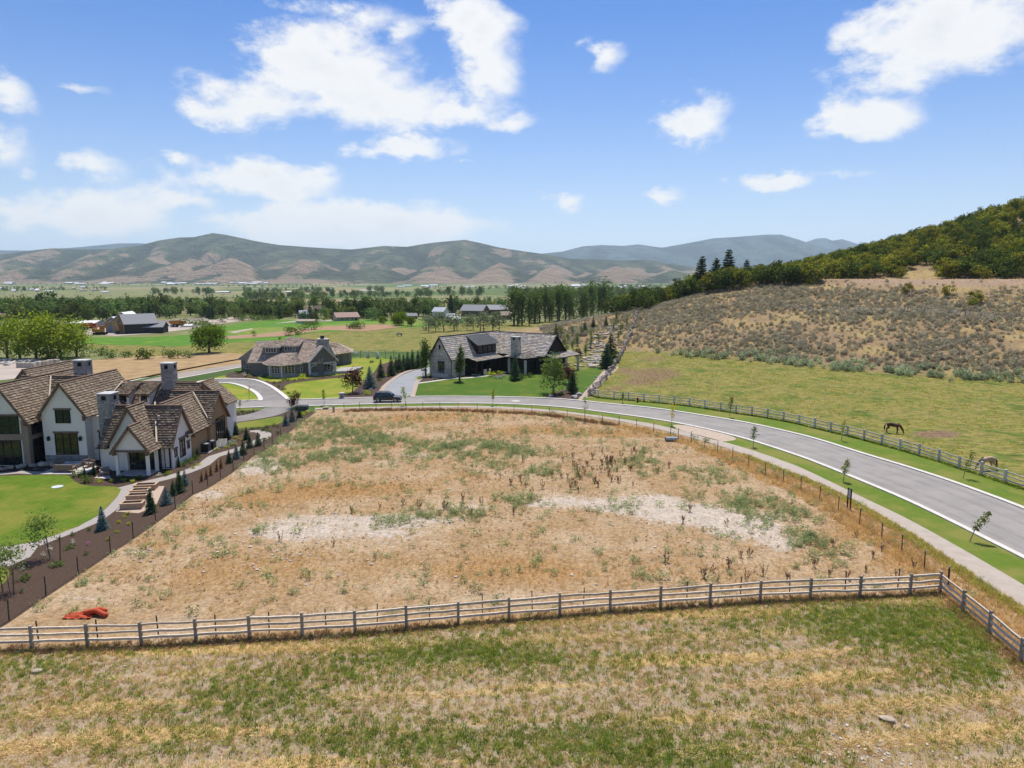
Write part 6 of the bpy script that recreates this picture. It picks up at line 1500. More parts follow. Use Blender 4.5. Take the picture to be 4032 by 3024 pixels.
DOCK = [(1250 + rp.gauss(0, 26), 1018 + rp.gauss(0, 14)) for _ in range(20)] + [(1325 + rp.gauss(0, 24), 1005 + rp.gauss(0, 13)) for _ in range(26)] + [(1290 + rp.gauss(0, 40), 1045 + rp.gauss(0, 8)) for _ in range(12)] + [(1150 + rp.gauss(0, 60), 1055 + rp.gauss(0, 10)) for _ in range(8)] + [(1110,1110),(1000,1085),(960,1100),(905,1098),(1040,1090),(820,1100),(870,1090),(760,1108),(605,1170),(720,1180),(1445,1010),(1420,1022),(930,1066),(1020,1112),(760,955),
        (1540,1235),(1600,1205),(1618,1203),(1520,1250),(1550,1255),(1575,1225),(1610,1255),(1650,1245),(1760,1225),(1790,1245),(1830,1250),(1870,1235),(1885,1205),(1905,1190),(1935,1245),(1800,1180),(1850,1160),(1475,1130),(1490,1105),(1570,1135),(1700,1255),(1860,1265),(1975,1230),(1055,905),(880,905),(1130,1000),(1440,1215)]
for x, y in DOCK:
    p = V2(x, y); plant('dock', p, rp.uniform(.6, 1.05), dl(x, y)[0], 'plant', dl(x, y)[1], 'dock_plant', parts=False)
sl = 'small pale stone lying on the dry lot'
for k in range(90):
    x, y = (rp.gauss(520, 160), rp.gauss(1210, 30)) if k < 40 else (rp.uniform(400, 1700), rp.uniform(1050, 1270))
    p = V2(x, y)
    if lin(np.array([p.x]), np.array([p.y]))[0]: boulder(p, rp.uniform(.12, .28), ROCKP, sl, 'pale stones on the lot', 'stone', .05)
for k in range(70): 
    p = V2(rp.gauss(1880, 60), rp.gauss(1625, 22)); boulder(p, rp.uniform(.06, .16), ROCKP, 'small pale stone on the bare corner of the mown field', 'pale stones on the mown field', 'stone', .02)
for x, y, s in ((1915,1557,.75),(1960,1572,.45),(2065,1640,.3),(80,1452,.6),(270,1440,.25)): boulder(V2(x, y), s * .62, ROCK, {.75: 'broad flat pale rock on the bare corner of the mown field', .45: 'pale rock beside the broad flat one', .3: 'round pale rock on the bare corner', .6: 'white flat rock in the mown field near the fence', .25: 'small white rock near the wooden fence'}[s], None, 'rock', .1)
# pasture and verge grass
P = pts_in(15, 130, 62, 190, 40000, lambda x, y: (((x - 44) * .67 + (y - 181) * .74) < 2) * ((x * .1 + y) > 60) * np.clip(.35 + .4 * wav(x / 3, y / 3, 61, 3), 0, 1) * (1 - lin(x, y)))
pfx = np.array([p.x for p in pfb]); pfy = np.array([p.y for p in pfb]); o_ = np.argsort(pfx); P = P[P[:, 1] > np.interp(P[:, 0], pfx[o_], pfy[o_]) + .4]
P = P[P[:, 0] > np.interp(P[:, 1], [100, 120, 135, 160, 185], [14, 14.5, 17, 22.5, 27])]
P = P[RG.uniform(0, 1, len(P)) > 1.6 * gauss([(2024,938,44,8,1.)], P[:, 0], P[:, 1])]
scatter('pasture_grass', 'olive_tuft', P, RG.uniform(.45, 1.2, len(P)), 'grazed yellow green grass of the horse pasture', 'grass')
P = band(pfb, (-.35, .35), 1500); P = P[in_view(P[:, 0], P[:, 1], P[:, 2])]; scatter('pasture_fence_grass', 'green_tuft', P, near_s(P) * 1.5, 'longer dark grass under the pasture fence', 'grass')

# sagebrush slope
def st(x, y): return (x - 44) * .67 + (y - 181) * .74, (x - 44) * .74 - (y - 181) * .67
def sage_prob(x, y):
    s, t = st(x, y); w = wav(x / 7, y / 7, 71, 3)
    return sstep(3, 7, s + 3 * w) * (1 - sstep(60, 70, s + 6 * w) * .85) * (1 - sstep(74, 76, s)) * sstep(-95, -60, t) * np.clip(.6 + .8 * w, .08, 1) * (1 - .72 * sstep(60, 64, s) * sstep(4, 14, t)) * (1 - np.exp(-((x - 37) / 9) ** 2 - ((y - 176) / 12) ** 2) * 1.2).clip(0, 1)
P = pts_in(10, 190, 95, 300, 70000, sage_prob); P = P[:17000]
d = np.hypot(P[:, 0], P[:, 1]); o_ = np.argsort(d); S_ = RG.uniform(.4, .9, len(P)) + RG.uniform(0, .8, len(P)) ** 2
for i in o_[:240]:
    plant('sagebrush', Vector(P[i]), float(S_[i]), 'grey green sagebrush on the lower dry slope', 'shrub', 'sagebrush on the lower slope', 'sagebrush', parts=False)
r_ = o_[240:]; scatter('sagebrush_cover', 'sagebrush', P[r_], S_[r_], 'grey sagebrush covering the dry slope', 'shrubs')
Q_ = pts_in(20, 150, 90, 190, 9000, lambda x, y: np.exp(-((st(x, y)[0] - 2 - 2 * wav(x / 8, y / 8, 72, 2)) / 3.2) ** 2) * sstep(-12, 2, st(x, y)[1]) * .5)[:150]
for p in Q_: plant('green_sage', Vector(p), rp.uniform(1.0, 2.3), 'rounded blue green sagebrush along the foot of the slope', 'shrub', 'large sagebrush at the pasture edge', 'sagebrush', parts=False)
P = pts_in(10, 200, 95, 320, 34000, lambda x, y: sstep(0, 6, st(x, y)[0]) * (1 - sstep(76, 77, st(x, y)[0])) * sstep(-90, -60, st(x, y)[1]) * .7); scatter('slope_dry_grass', 'gold_tuft', P, RG.uniform(.7, 1.5, len(P)), 'dry golden grass between the sagebrush', 'grass')
P = pts_in(80, 330, 150, 400, 22000, lambda x, y: sstep(83.8, 86, st(x, y)[0]) * (1 - sstep(240, 260, st(x, y)[0])) * .6); scatter('hill_dry_grass', 'gold_tuft', P, RG.uniform(.8, 1.6, len(P)), 'dry grass on the hill between the oaks', 'grass')
# oak scrub on the hill
def oak_prob(x, y):
    s, t = st(x, y); w = wav(x / 16, y / 16, 81, 3)
    z = gz(x, y); ww = y * math.cos(PITCH) - (z - CAM_H) * math.sin(PITCH); px = 1106 + 1533 * x / ww; py = 829.5 - 1533 * (y * math.sin(PITCH) + (z - CAM_H) * math.cos(PITCH)) / ww
    up = sstep(85, 87, s) * sstep(-72, -60, t)
    clear = np.exp(-((px - 1990) / 50) ** 2 - ((py - 590) / 19) ** 2) * 1.5 + np.exp(-((px - 2190) / 45) ** 2 - ((py - 492) / 9) ** 2) * 1.3
    left = sstep(62, 68, s) * (1 - sstep(84, 86, s)) * (t < -14) * (t > -60) + (s > 48) * (s < 66) * (t < -40) * (t > -60) * .8
    left = left + sstep(66, 70, s) * (1 - sstep(76.5, 77.5, s)) * (t < 8) * (t > -16)
    return np.clip((up * (1 - clear) + left) * (.72 + .5 * w), 0, 1)
P = pts_in(20, 360, 150, 430, 26000, oak_prob)
def thin(P, r):
    keep = []; grid = {}
    for i, p in enumerate(P):
        c = (int(p[0] // r), int(p[1] // r))
        if all(((P[j][0] - p[0]) ** 2 + (P[j][1] - p[1]) ** 2) > r * r for a in (-1, 0, 1) for b in (-1, 0, 1) for j in grid.get((c[0] + a, c[1] + b), ())): grid.setdefault(c, []).append(i); keep.append(i)
    return P[keep]
def oak_place(s, t): return ' scrub oak in the thicket below the dirt track' if s < 84 else ' scrub oak on the slope just above the dirt track' if s < 105 else ' scrub oak high on the hillside'
P = thin(P, 2.5); d = np.hypot(P[:, 0], P[:, 1]); o_ = np.argsort(d)
for n_, i in enumerate(o_):
    s, t = st(P[i][0], P[i][1]); dark = rp.random() < (.7 if s < 84 else .55 if wav(P[i][0] / 30, P[i][1] / 30, 83, 2) > .0 else .2)
    if n_ < 560 and (n_ < 300 or not dark or True):
        if n_ < 300: plant('dark_oak' if dark else 'gambel_oak', Vector(P[i]), rp.uniform(3.2, 5.8) * (1.15 if s < 84 else 1), ('dark green' if dark else 'yellow green') + oak_place(s, t), 'tree', ('dark green' if dark else 'yellow green') + oak_place(s, t) + ' group', 'scrub_oak', wide=rp.uniform(1.0, 1.35))
R_ = P[o_[300:]]
scatter('scrub_oak_cover', 'gambel_oak', R_[::2], RG.uniform(3., 5., len(R_[::2])), 'scrub oak thicket covering the upper hillside', 'trees', tilt=.05); scatter('dark_scrub_oak_cover', 'dark_oak', R_[1::2], RG.uniform(3., 5., len(R_[1::2])), 'darker scrub oak thicket among the hillside oaks', 'trees', tilt=.05)
print('oaks', len(P))
for px, py, h, Y in ((1510,607,12.0,262),(1541,603,11.5,272),(1567,600,13.5,268),(1606,592,9.0,285)):
    x = (px - 1106) / 1533 * Y * 1.0; plant('pine', (x, Y, z_at(x, Y) + .0), h + max(0, 1.0), {1510: 'tall open pine at the outer end of the four on the hill shoulder', 1541: 'bushy pine second along the hill shoulder', 1567: 'tallest of the four pines on the hill shoulder', 1606: 'smallest pine on the hill shoulder above the oaks'}[px], 'tree', None, 'pine_tree')
for x, y, h in ((2108,655,2.4),(2050,640,2.2),(2100,662,1.6),(1960,635,2.0)): plant('gambel_oak', V2(x, y), h * 1.4, {2.4: 'bright green shrub on the sage slope under the track', 2.2: 'lone green oak bush on the cut bank below the track', 1.6: 'low green shrub beside the bright one on the sage slope', 2.0: 'thin upright bush on the bank below the track'}[h], 'shrub', None, 'oak_bush')

# ------------------------------------------------------------------ garden plants
def con(key, px, py, n, label, name=None, wide=1.0, group=None, cat='tree', **k):
    h, g = hpx(px, py, n); return plant(key, g, h, label, cat, group, name or key, wide, **k)
con('blue_spruce', 405, 2084, 98, 'staked blue spruce beside the garden path', 'spruce_tree', 1.0); con('narrow_spruce', 595, 2019, 101, 'slim dark spruce in front of the raised beds', 'spruce_tree', 1.5); con('wide_blue_spruce', 656, 1985, 76, 'broad pale blue spruce at the edge of the mulch', 'spruce_tree', .95)
gs = 'young spruce in the mulch bed by the wire fence'
for px, py, n, kk in ((683,1950,63,'spruce'),(708,1938,92,'spruce'),(729,1912,64,'blue_spruce'),(903,1823,54,'spruce'),(932,1806,60,'blue_spruce'),(957.6,1790,62,'spruce'),(983,1763,58,'spruce'),(1017,1755,56,'spruce'),(971,1730.5,52,'spruce'),(929,1711.5,55,'spruce')): con(kk, px, py, n, ('young green spruce' if kk == 'spruce' else 'young blue spruce') + ' in the mulch bed by the wire fence', 'spruce_tree', 1.1, 'young green spruces in the mulch bed' if kk == 'spruce' else 'young blue spruces in the mulch bed')
for px, py, n, lb in ((1126,1676,52,'blue spruce at the corner of the small front lawn'),(1151,1660,54,'blue spruce next to the golden one by the maroon tree'),(1180,1644,46,'golden green spruce in front of the utility cabinet')): con('blue_spruce' if 'blue' in lb else 'spruce', px, py, n, lb, 'spruce_tree', 1.15)
con('arborvitae', 897, 1731, 50, 'dark evergreen against the end of the cedar gable', 'evergreen_tree', 1.6); con('arborvitae', 778, 1799, 42, 'slim upright evergreen at the white gable wall', 'evergreen_tree'); con('arborvitae', 704, 1838, 46, 'slim dark evergreen by the corner of the white gable', 'evergreen_tree')
for px, py in ((795,1896),(814,1885),(831.5,1871.6),(854.6,1855),(871,1844)): con('dead_arborvitae', px, py, 44, 'dead brown arborvitae beside the garden path', 'arborvitae', .95, 'dead arborvitae by the path')
c3L = crop(0, 1900, 800); c1 = crop(0, 1380, 1000); c7 = crop(700, 1500, 1300)
for x, y in ((1390,345),(1360,380),(1305,440),(1410,460),(1283,545),(1170,630)): con('yellow_shrub', *c3L(x, y), 15, 'small yellow green shrub dotted in the bark mulch', 'shrub', 1.2, 'small yellow shrubs in the mulch', 'shrub')
for x, y, n in ((260,1060,30),(745,720,22),(630,910,28)): con('shrub', *c3L(x, y), n, {30: 'wide leafy shrub in the mulch near the lawn corner', 22: 'leafy shrub beside the white flowers', 28: 'leafy shrub at the foot of the staked tree'}[n], 'shrub', 1.7, None, 'shrub')
for x, y, kk in ((960,680,'pink_flower_shrub'),(785,665,'white_flower_shrub'),(470,805,'white_flower_shrub'),(545,735,'white_flower_shrub'),(235,960,'white_flower_shrub'),(940,790,'shrub'),(240,1200,'shrub'),(640,630,'shrub'),(790,580,'shrub'),(965,525,'shrub')):
    con(kk, *c3L(x, y), 20, {'p': 'pink flowering plant in the bark mulch', 'w': 'white flowering plant in the bark mulch', 's': 'small dark green plant in the bark mulch'}[kk[0]], 'flower_plant' if kk[0] != 's' else 'shrub', .9, {'p': None, 'w': 'white flowering plants in the mulch', 's': 'small dark shrubs in the mulch'}[kk[0]], 'plant')
for x, y, n, kk in ((690,1100,36,'shrub'),(740,1110,44,'arborvitae'),(820,1090,50,'arborvitae'),(765,1150,40,'olive'),(1080,1145,22,'shrub'),(1210,1125,26,'shrub'),(1160,1150,15,'yellow_shrub'),(1065,1115,20,'shrub'),(980,1145,16,'yellow_shrub'),(870,1150,20,'yellow_shrub'),(1450,1090,18,'shrub'),(1380,1095,14,'white_flower_shrub'),(1465,1075,16,'yellow_shrub'),(1600,1010,26,'shrub'),(1650,980,28,'shrub'),(1700,950,26,'shrub'),(1675,1030,14,'yellow_shrub'),(1730,1000,14,'yellow_shrub'),(1780,885,20,'yellow_shrub'),(1560,1010,30,'arborvitae'),(1720,930,36,'arborvitae'),(130,1040,26,'arborvitae'),(240,1030,22,'arborvitae'),(450,1060,16,'silver_shrub'),(190,1040,10,'silver_shrub'),(310,1035,10,'silver_shrub'),(400,1040,10,'silver_shrub')):
    key = 'shrub' if kk == 'olive' else kk
    nm = {'shrub': ('dark green shrub in the beds around the white house', 'dark shrubs around the white house'), 'arborvitae': ('small upright evergreen in the beds around the white house', 'upright evergreens around the white house'), 'yellow_shrub': ('bright yellow green shrub in the beds around the white house', 'yellow shrubs around the white house'), 'white_flower_shrub': ('white flowers beside the porch path', None), 'silver_shrub': ('low silvery cushion plant below the boulders', 'silvery cushions below the boulders')}[key]
    con(key, *c1(x, y), n, nm[0], 'shrub' if key != 'arborvitae' else 'evergreen_shrub', 1.25 if key != 'arborvitae' else 1.2, nm[1], 'shrub')
for x, y, n, kk in ((730,930,22,'silver_shrub'),(800,890,24,'silver_shrub'),(680,960,18,'silver_shrub'),(830,830,12,'yellow_shrub'),(890,870,14,'yellow_shrub'),(815,930,14,'yellow_shrub'),(710,975,14,'yellow_shrub'),(575,1005,14,'yellow_shrub'),(1090,710,16,'shrub'),(1175,700,14,'shrub'),(1245,725,22,'shrub'),(1320,740,18,'shrub'),(1400,660,16,'shrub'),(1450,765,16,'shrub'),(1455,675,14,'shrub'),(1310,680,16,'shrub'),(935,750,16,'shrub'),(1320,835,12,'yellow_shrub'),(1250,870,18,'shrub'),(1830,495,18,'yellow_shrub'),(1880,475,16,'yellow_shrub'),(785,475,14,'shrub'),(880,490,12,'shrub'),(960,490,12,'shrub'),(1020,470,14,'shrub'),(1095,455,16,'arborvitae'),(1050,460,12,'arborvitae'),(935,460,14,'shrub')):
    nm = {'shrub': ('dark green shrub in the mulch between drive and wire fence', 'dark shrubs by the drive'), 'arborvitae': ('tiny upright evergreen beside the driveway mouth', 'tiny evergreens by the drive'), 'yellow_shrub': ('bright yellow green shrub in the mulch between drive and wire fence', 'yellow shrubs by the drive'), 'silver_shrub': ('spreading silvery shrub below the air conditioners', 'silvery shrubs below the air conditioners')}[kk]
    con(kk, *c7(x, y), n, nm[0], 'shrub', 1.3, nm[1], 'shrub')
def staked(px, py, n, label, lean, stakes=((-.35, .1), (.4, .05))):
    h, g = hpx(px, py, n); T = empty('staked_tree', g, 0, label, 'tree'); mb = MB(); top = Vector((lean[0] * h, lean[1] * h, h * .62)); mb.tube([(0, 0, -.1), tuple(top * .5 + Vector((0, 0, .1))), tuple(top)], [.035, .028, .015], 6); mb.build('trunk', m_barkg, T)
    link('crown', PR['wispy_tree'][0]['crown'], T, (top.x, top.y, -.05 * h), .3, (h * .95, h * .95, h))
    for sx, sy in stakes: mb = MB(); mb.bar((sx, sy, -.1), (sx * 1.35, sy, h * .55), .06, .06, 0, (0, 1, 0)); mb.build('stake', m_trim, T)
staked(213, 2207, 175, 'wind-blown staked tree with fine leaves leaning over the garden path', (-.35, .1)); staked(40, 2338, 190, 'staked tree with pale leaves at the mulch corner by the path fork', (-.12, .1), ((-.5, .1), (.3, -.1)))
# street saplings
def sapling(px, py, tx, ty, key, label, rad=.28, leafy=1.0, stake=False, group=None):
    g = G(px, py); t = YZ(tx, ty, g.y); h = max(t.z - g.z, .8); T = empty('street_sapling', g, 0, label, 'tree', group); l = t - g
    mb = MB(); mb.tube([(0, 0, -.1), (l.x * .25, 0, h * .4), (l.x * .6, 0, h * .7), (l.x * .95, 0, h * .97)], [.035, .03, .02, .008], 6); mb.build('trunk', m_barkg, T)
    rng = np.random.default_rng(int(px)); n = int(230 * leafy); u = rng.uniform(.42, 1.02, n); c = np.stack([l.x * u ** 1.3, 0 * u, h * u], -1) + rng.normal(size=(n, 3)) * np.array([.20, .20, .12]) * h * rad * 1.4 * (1.15 - np.abs(u - .68) * 1.6)[:, None]
    v, f = quads(c, .17, rng, .7); o = link('crown', mesh_np('crown', v.tolist(), f.tolist(), [key]), T)
    return T
sapling(3320,1897,3338,1812,L_sap,'slender sapling on the verge beside the notice board'); sapling(3816,2134,3895,2020,L_sap,'sapling bent by the wind on the near verge',.26); sapling(3791,1884,3830,1782,L_sap,'sapling on the far verge in front of the grazing pale horse',.24,.7); sapling(3313,1736,3328,1655,L_sap,'bare thin sapling against the pasture fence',.2,.45)
sapling(2965,1760,2972,1682,L_birch,'leafy upright sapling on the near verge past the gravel patch',.30); sapling(2644,1677,2652,1592,L_yel,'yellow-leaved sapling at the gravel patch on the verge',.28,.6); sapling(2873,1643,2882,1562,L_pop,'dark leaning sapling on the verge before the pasture fence',.26); sapling(2451,1587,2452,1548,L_pop,'small thin sapling by the fire hydrant',.3,.5)
sapling(1277.6,1597,1272,1536,L_lime,'lime green sapling between the cabinet and the driveway lawn',.24); sapling(1597,1597,1586,1526,L_lime,'lime green sapling just past the dark parked car',.26); sapling(1940,1597,1943,1534,L_cot,'small green sapling on the verge facing the dark house',.2,.8); sapling(2302,1658,2304,1560,L_birch,'tall bare sapling inside the far wire fence',.24,.5); sapling(945,1612,945,1575,L_sap,'thin sapling on the grass strip by the circular drive',.2,.35); sapling(981,1576,982,1515,L_yel,'bare sapling on the oval lawn inside the circular drive',.14,.25)
con('maroon_tree', 1158, 1608, 68, 'loose maroon-leaved tree by the utility cabinet', None, .9); con('maroon_tree', 1388, 1547, 90, 'dense dark maroon tree on the grey house lawn', None, 1.15); con('blue_spruce', 1457, 1528, 90, 'broad blue spruce beside the dense maroon tree', 'spruce_tree', 1.2)
gl = 'dark spruce in the row along the curving driveway'
for px, py, n in ((1500,1486,76),(1541,1479,82),(1573,1464,74),(1606,1456,72),(1625,1453,78),(1647,1450,74),(1660,1445,66),(1590,1452,60),(1560,1462,60)): con('spruce', px, py, n, gl, 'spruce_tree', 1.0, 'spruces along the driveway')
con('columnar_tree', 1677, 1482, 146, 'tall columnar tree at the left corner of the pale stone gable', None, 1.1); con('columnar_tree', 1811, 1502, 140, 'tall columnar tree on the lawn before the dark porch', None, 1.1); con('spruce', 2029, 1498, 112, 'slim spruce on the lawn before the sun room', 'spruce_tree', .9); con('birch', 2182, 1548, 158, 'tall birch clump in the roadside mulch bed', 'birch_tree', 1.05); con('maroon_tree', 2239, 1512, 80, 'maroon tree behind the roadside birch', None, 1.1); con('arborvitae', 2253, 1548, 92, 'dense conical evergreen in the roadside mulch bed', 'evergreen_tree', 1.5)
con('spruce', 2388, 1452, 102, 'big spruce at the foot of the rockery', 'spruce_tree', 1.4); con('spruce', 2404, 1428, 118, 'tallest spruce at the rockery, behind the big one', 'spruce_tree', 1.25)
for px, py, n, lb in ((2336,1293,46,'dark young spruce high on the rockery slope, between two others'),(2303,1306,48,'dark young spruce high on the slope nearest the crest fence'),(2386,1286,42,'dark young spruce near the top of the rockery'),(2189,1333,60,'slim dark spruce behind the dark gable roof')): con('spruce', px, py, n, lb, 'spruce_tree')
for x, y in ((2170,1350),(2215,1370),(2240,1345),(2260,1380),(2280,1360),(2300,1400),(2320,1370),(2230,1400),(2330,1330),(2410,1300),(2440,1310),(2425,1270),(2460,1290),(2350,1350),(2210,1330),(2290,1320),(2440,1340),(2250,1320)): con('slope_sapling', x + rp.uniform(-8, 8), y, rp.uniform(38, 58), 'slim young tree planted on the rockery slope', 'young_tree', 1.2, 'young trees on the rockery slope')
con('maroon_tree', 2278, 1425, 52, 'small maroon tree at the edge of the rockery', None, .8)
c2x = crop(900, 1250, 1700); c3x = crop(1600, 1250, 2500)
for x, y, n, kk in ((100,610,18,'shrub'),(240,590,20,'yellow_shrub'),(170,640,18,'white_flower_shrub'),(290,630,18,'white_flower_shrub'),(230,655,12,'yellow_shrub'),(60,640,12,'silver_shrub'),(340,640,14,'silver_shrub'),(420,690,10,'yellow_shrub'),(460,670,20,'shrub'),(500,720,12,'shrub'),(560,715,12,'shrub'),(550,760,12,'shrub'),(610,790,12,'shrub'),(650,830,12,'shrub'),(600,690,18,'shrub'),(650,690,20,'maroon'),(710,690,14,'yellow_shrub'),(760,680,14,'yellow_shrub'),(800,670,24,'yellow_shrub'),(900,650,14,'maroon'),(1030,655,12,'shrub'),(1110,640,14,'maroon'),(1210,640,12,'yellow_shrub'),(1560,495,14,'shrub'),(1440,830,22,'lavender'),(1500,840,22,'yellow_shrub'),(1550,800,16,'lavender'),(1640,690,18,'shrub'),(1680,650,18,'yellow_shrub'),(1730,640,14,'yellow_shrub'),(1850,600,12,'yellow_shrub')):
    key = 'shrub' if kk == 'maroon' else kk; cn = {'shrub': 'dark green', 'yellow_shrub': 'yellow green', 'white_flower_shrub': 'white flowering', 'silver_shrub': 'silvery', 'lavender': 'lavender flowering'}[key]
    con(key, *c2x(x, y), n, cn + ' shrub in the beds of the grey shingled house', 'shrub', 1.3, cn + ' shrubs at the grey house', 'shrub')
for x, y, n, kk in ((130,600,18,'yellow_shrub'),(165,570,16,'lavender'),(275,600,18,'silver_shrub'),(670,570,22,'silver_shrub'),(715,560,18,'shrub'),(825,575,26,'yellow_shrub'),(880,590,26,'silver_shrub'),(950,570,18,'silver_shrub'),(915,545,18,'yellow_shrub'),(1130,590,26,'shrub'),(1200,580,24,'shrub'),(1415,740,14,'yellow_shrub'),(1495,755,20,'shrub'),(1530,720,18,'lavender'),(1630,740,18,'shrub'),(300,545,14,'yellow_shrub'),(350,545,14,'yellow_shrub')):
    cn = {'shrub': 'dark green', 'yellow_shrub': 'yellow green', 'silver_shrub': 'silvery', 'lavender': 'lavender flowering'}[kk]; con(kk, *c3x(x, y), n, cn + ' shrub in the beds of the dark slate-roofed house', 'shrub', 1.3, cn + ' shrubs at the dark house', 'shrub')
# rockery
c8 = crop(2100, 1250, 2700)
for k in range(150):
    f = rp.random(); y = 110 + 620 * f; x = 1200 - 330 * f + rp.gauss(0, 110) - (120 if rp.random() < .3 else 0)
    if x > 1330 - f * 200 + 120 * (1 - f): continue
    boulder(G(*c8(x, y)), rp.uniform(.5, 1.5), ROCK if rp.random() < .6 else ROCKG, 'boulder of the rockery on the slope behind the dark house', 'rockery boulders')
for i, (x, y, w) in enumerate(((900,700,3.2),(905,660,3.0),(905,620,3.4),(925,590,3.2),(935,560,2.8),(1005,250,3.2),(1185,160,4.5),(1150,110,3.6),(1220,140,3.0))):
    g = G(*c8(x, y)); mb = MB(); mb.box(-w/2, w/2, -.5, .6, -.4, .22); tag(mb.build('stone_slab', m_pale, None, loc=g, rz=rp.uniform(-.15, .15)), 'flat pale stone slab stepping up the rockery', 'stone slab', 'stone steps of the rockery')
for x, y, s in ((255,1155,1.0),(600,1165,1.2),(660,1130,1.1),(770,1030,.5),(900,900,.5),(915,870,.6),(1075,740,.9),(1030,770,.5)): boulder(G(*c8(x, y)), s, ROCKG, 'grey boulder beside the roadside lawn of the dark house', 'grey boulders at the dark house lawn')

# ------------------------------------------------------------------ valley: trees, farm buildings, town
def gdist(px, py): g = G(px, py); return g, math.hypot(g.y, CAM_H - g.z) / FOC
vr = random.Random(21)
def vtree(key, px, py, n, label, group=None, name='valley_tree', wide=1.0, parts=False, cat='tree'):
    g, k = gdist(px, py); return plant(key, g, max(n * k, 1.2), label, cat, group, name, wide, parts=parts)
for px, py, n in ((27,1408,160),(81,1413,165),(140,1413,186),(190,1409,150),(240,1413,178),(300,1405,150)): vtree('cottonwood', px, py, n, 'tall yellow green cottonwood in the clump beyond the rubble yard', 'cottonwood clump', 'cottonwood_tree', rp.uniform(.95, 1.2), True)
vtree('round_tree', 823, 1390, 106, 'dense round bright green tree standing alone in the dry field', None, 'round_tree', 1.0, True)
for px, py, n, w in ((434,1412,46,1.3),(556,1414,56,1.0),(580,1413,44,1.1),(683,1412,46,1.0),(660,1408,40,1.0),(737,1410,32,1.3),(393,1400,40,1.2),(330,1404,50,1.1),(221,1414,50,1.3),(180,1416,36,1.4),(262,1420,34,1.4),(500,1408,34,1.2),(1140,1322,34,1.5),(1165,1318,38,1.5),(1210,1300,34,1.5),(1240,1299,36,1.3),(1411,1295,38,1.4),(1378,1295,28,1.4),(1100,1337,14,1.),(1000,1325,22,1.),(960,1262,26,1.8),(1010,1262,30,1.8),(1060,1262,30,1.8),(1130,1248,30,1.6),(870,1270,30,1.9),(760,1285,34,1.9),(800,1283,30,1.9)): vtree('mid_bush', px, py, n * 1.1, 'dark green bush in the fields beyond the houses', 'field bushes', 'field_bush', w)
for px, py, n in ((1583,1282,50),(1508,1277,30),(1560,1284,40),(1620,1285,36)): vtree('round_tree', px, py, n, {50: 'bright green round tree by the farm buildings', 30: 'small round tree standing in the irrigated field', 40: 'green tree left of the bright farm tree', 36: 'low green tree right of the bright farm tree'}[n], None, 'round_tree', .95)
vtree('yellow_tree', 1343, 1243, 42, 'bright yellow tree behind the cream house', None, 'yellow_tree', 1.1); vtree('lime_tree', 1284, 1257, 44, 'lime green tree left of the yellow tree', None, 'lime_tree'); vtree('lime_tree', 1379, 1258, 50, 'lime green tree right of the cream house', None, 'lime_tree')
for px, py, n in ((1750,1306,80),(1790,1304,74),(1800,1300,50),(1840,1302,66),(1862,1300,60),(1890,1305,78),(1905,1303,70),(1940,1303,74),(1965,1302,72),(1690,1310,70),(1680,1300,60),(1715,1305,62)): vtree('willow', px, py, n, 'grey green willow in the row beyond the pasture', 'willow row', 'willow_tree', 1.1, True)
for px in (1293,1308,1362,1372,1400,1432,1445,1452): vtree('poplar', px, 1252, rp.uniform(70, 92), 'dark upright poplar near the cream house', 'poplars near the cream house', 'poplar_tree', 1.5)
PP = []
for i in range(23):
    f = i / 22; PP.append((2026 + 366 * f + rp.uniform(-9, 9), 1283 - 46 * f + rp.uniform(-4, 6), rp.uniform(122, 160) * (1 - .1 * f)))
for px, py, n in PP: vtree('poplar', px, py, n, 'tall dark poplar in the windbreak behind the rockery slope', 'poplar windbreak', 'poplar_tree', rp.uniform(.75, 1.2), True)
for px, py, n in ((2440,1208,52),(2470,1206,46),(2420,1210,50),(2500,1200,44),(2540,1196,40),(2390,1215,52),(2580,1190,34)): vtree('valley_tree', px, py, n, 'green tree at the end of the poplar windbreak', 'trees past the windbreak', 'valley_tree', 1.0)
belt = []
for row_y, n, h0, h1, x0, x1 in ((1262,24,50,80,0,430),(1250,46,40,80,0,700),(1238,60,40,70,300,1180),(1252,36,40,60,780,1190),(1228,54,34,60,0,1900),(1217,46,24,44,0,2000),(1205,22,16,30,500,2050),(1244,26,44,70,1420,1700),(1256,20,34,56,1180,1500),(1236,22,40,64,1650,2010)):
    for i in range(n): belt.append((x0 + (x1 - x0) * (i + vr.random()) / n, row_y + vr.uniform(-7, 7), vr.uniform(h0, h1)))
belt.sort(key=lambda b: -b[1])
for i, (px, py, n) in enumerate(belt):
    if vr.random() < .2: vtree('poplar' if vr.random() < .5 else 'narrow_spruce', px, py, n * 1.2, 'dark upright tree in the valley tree belt', 'upright trees of the valley belt', 'upright_tree', 1.7)
    else: vtree('valley_tree', px, py, n, 'rounded green tree in the valley tree belt', 'rounded trees of the valley belt', 'valley_tree', vr.uniform(1.0, 1.5))
for px, py, n in ((181,1240,94),(196,1245,80),(165,1243,70),(260,1258,84),(285,1256,78),(140,1245,72)): vtree('valley_tree', px, py, n, 'tall dark tree rising over the valley tree belt', 'tall dark trees of the belt', 'valley_tree', 1.1)
P = []; S_ = []
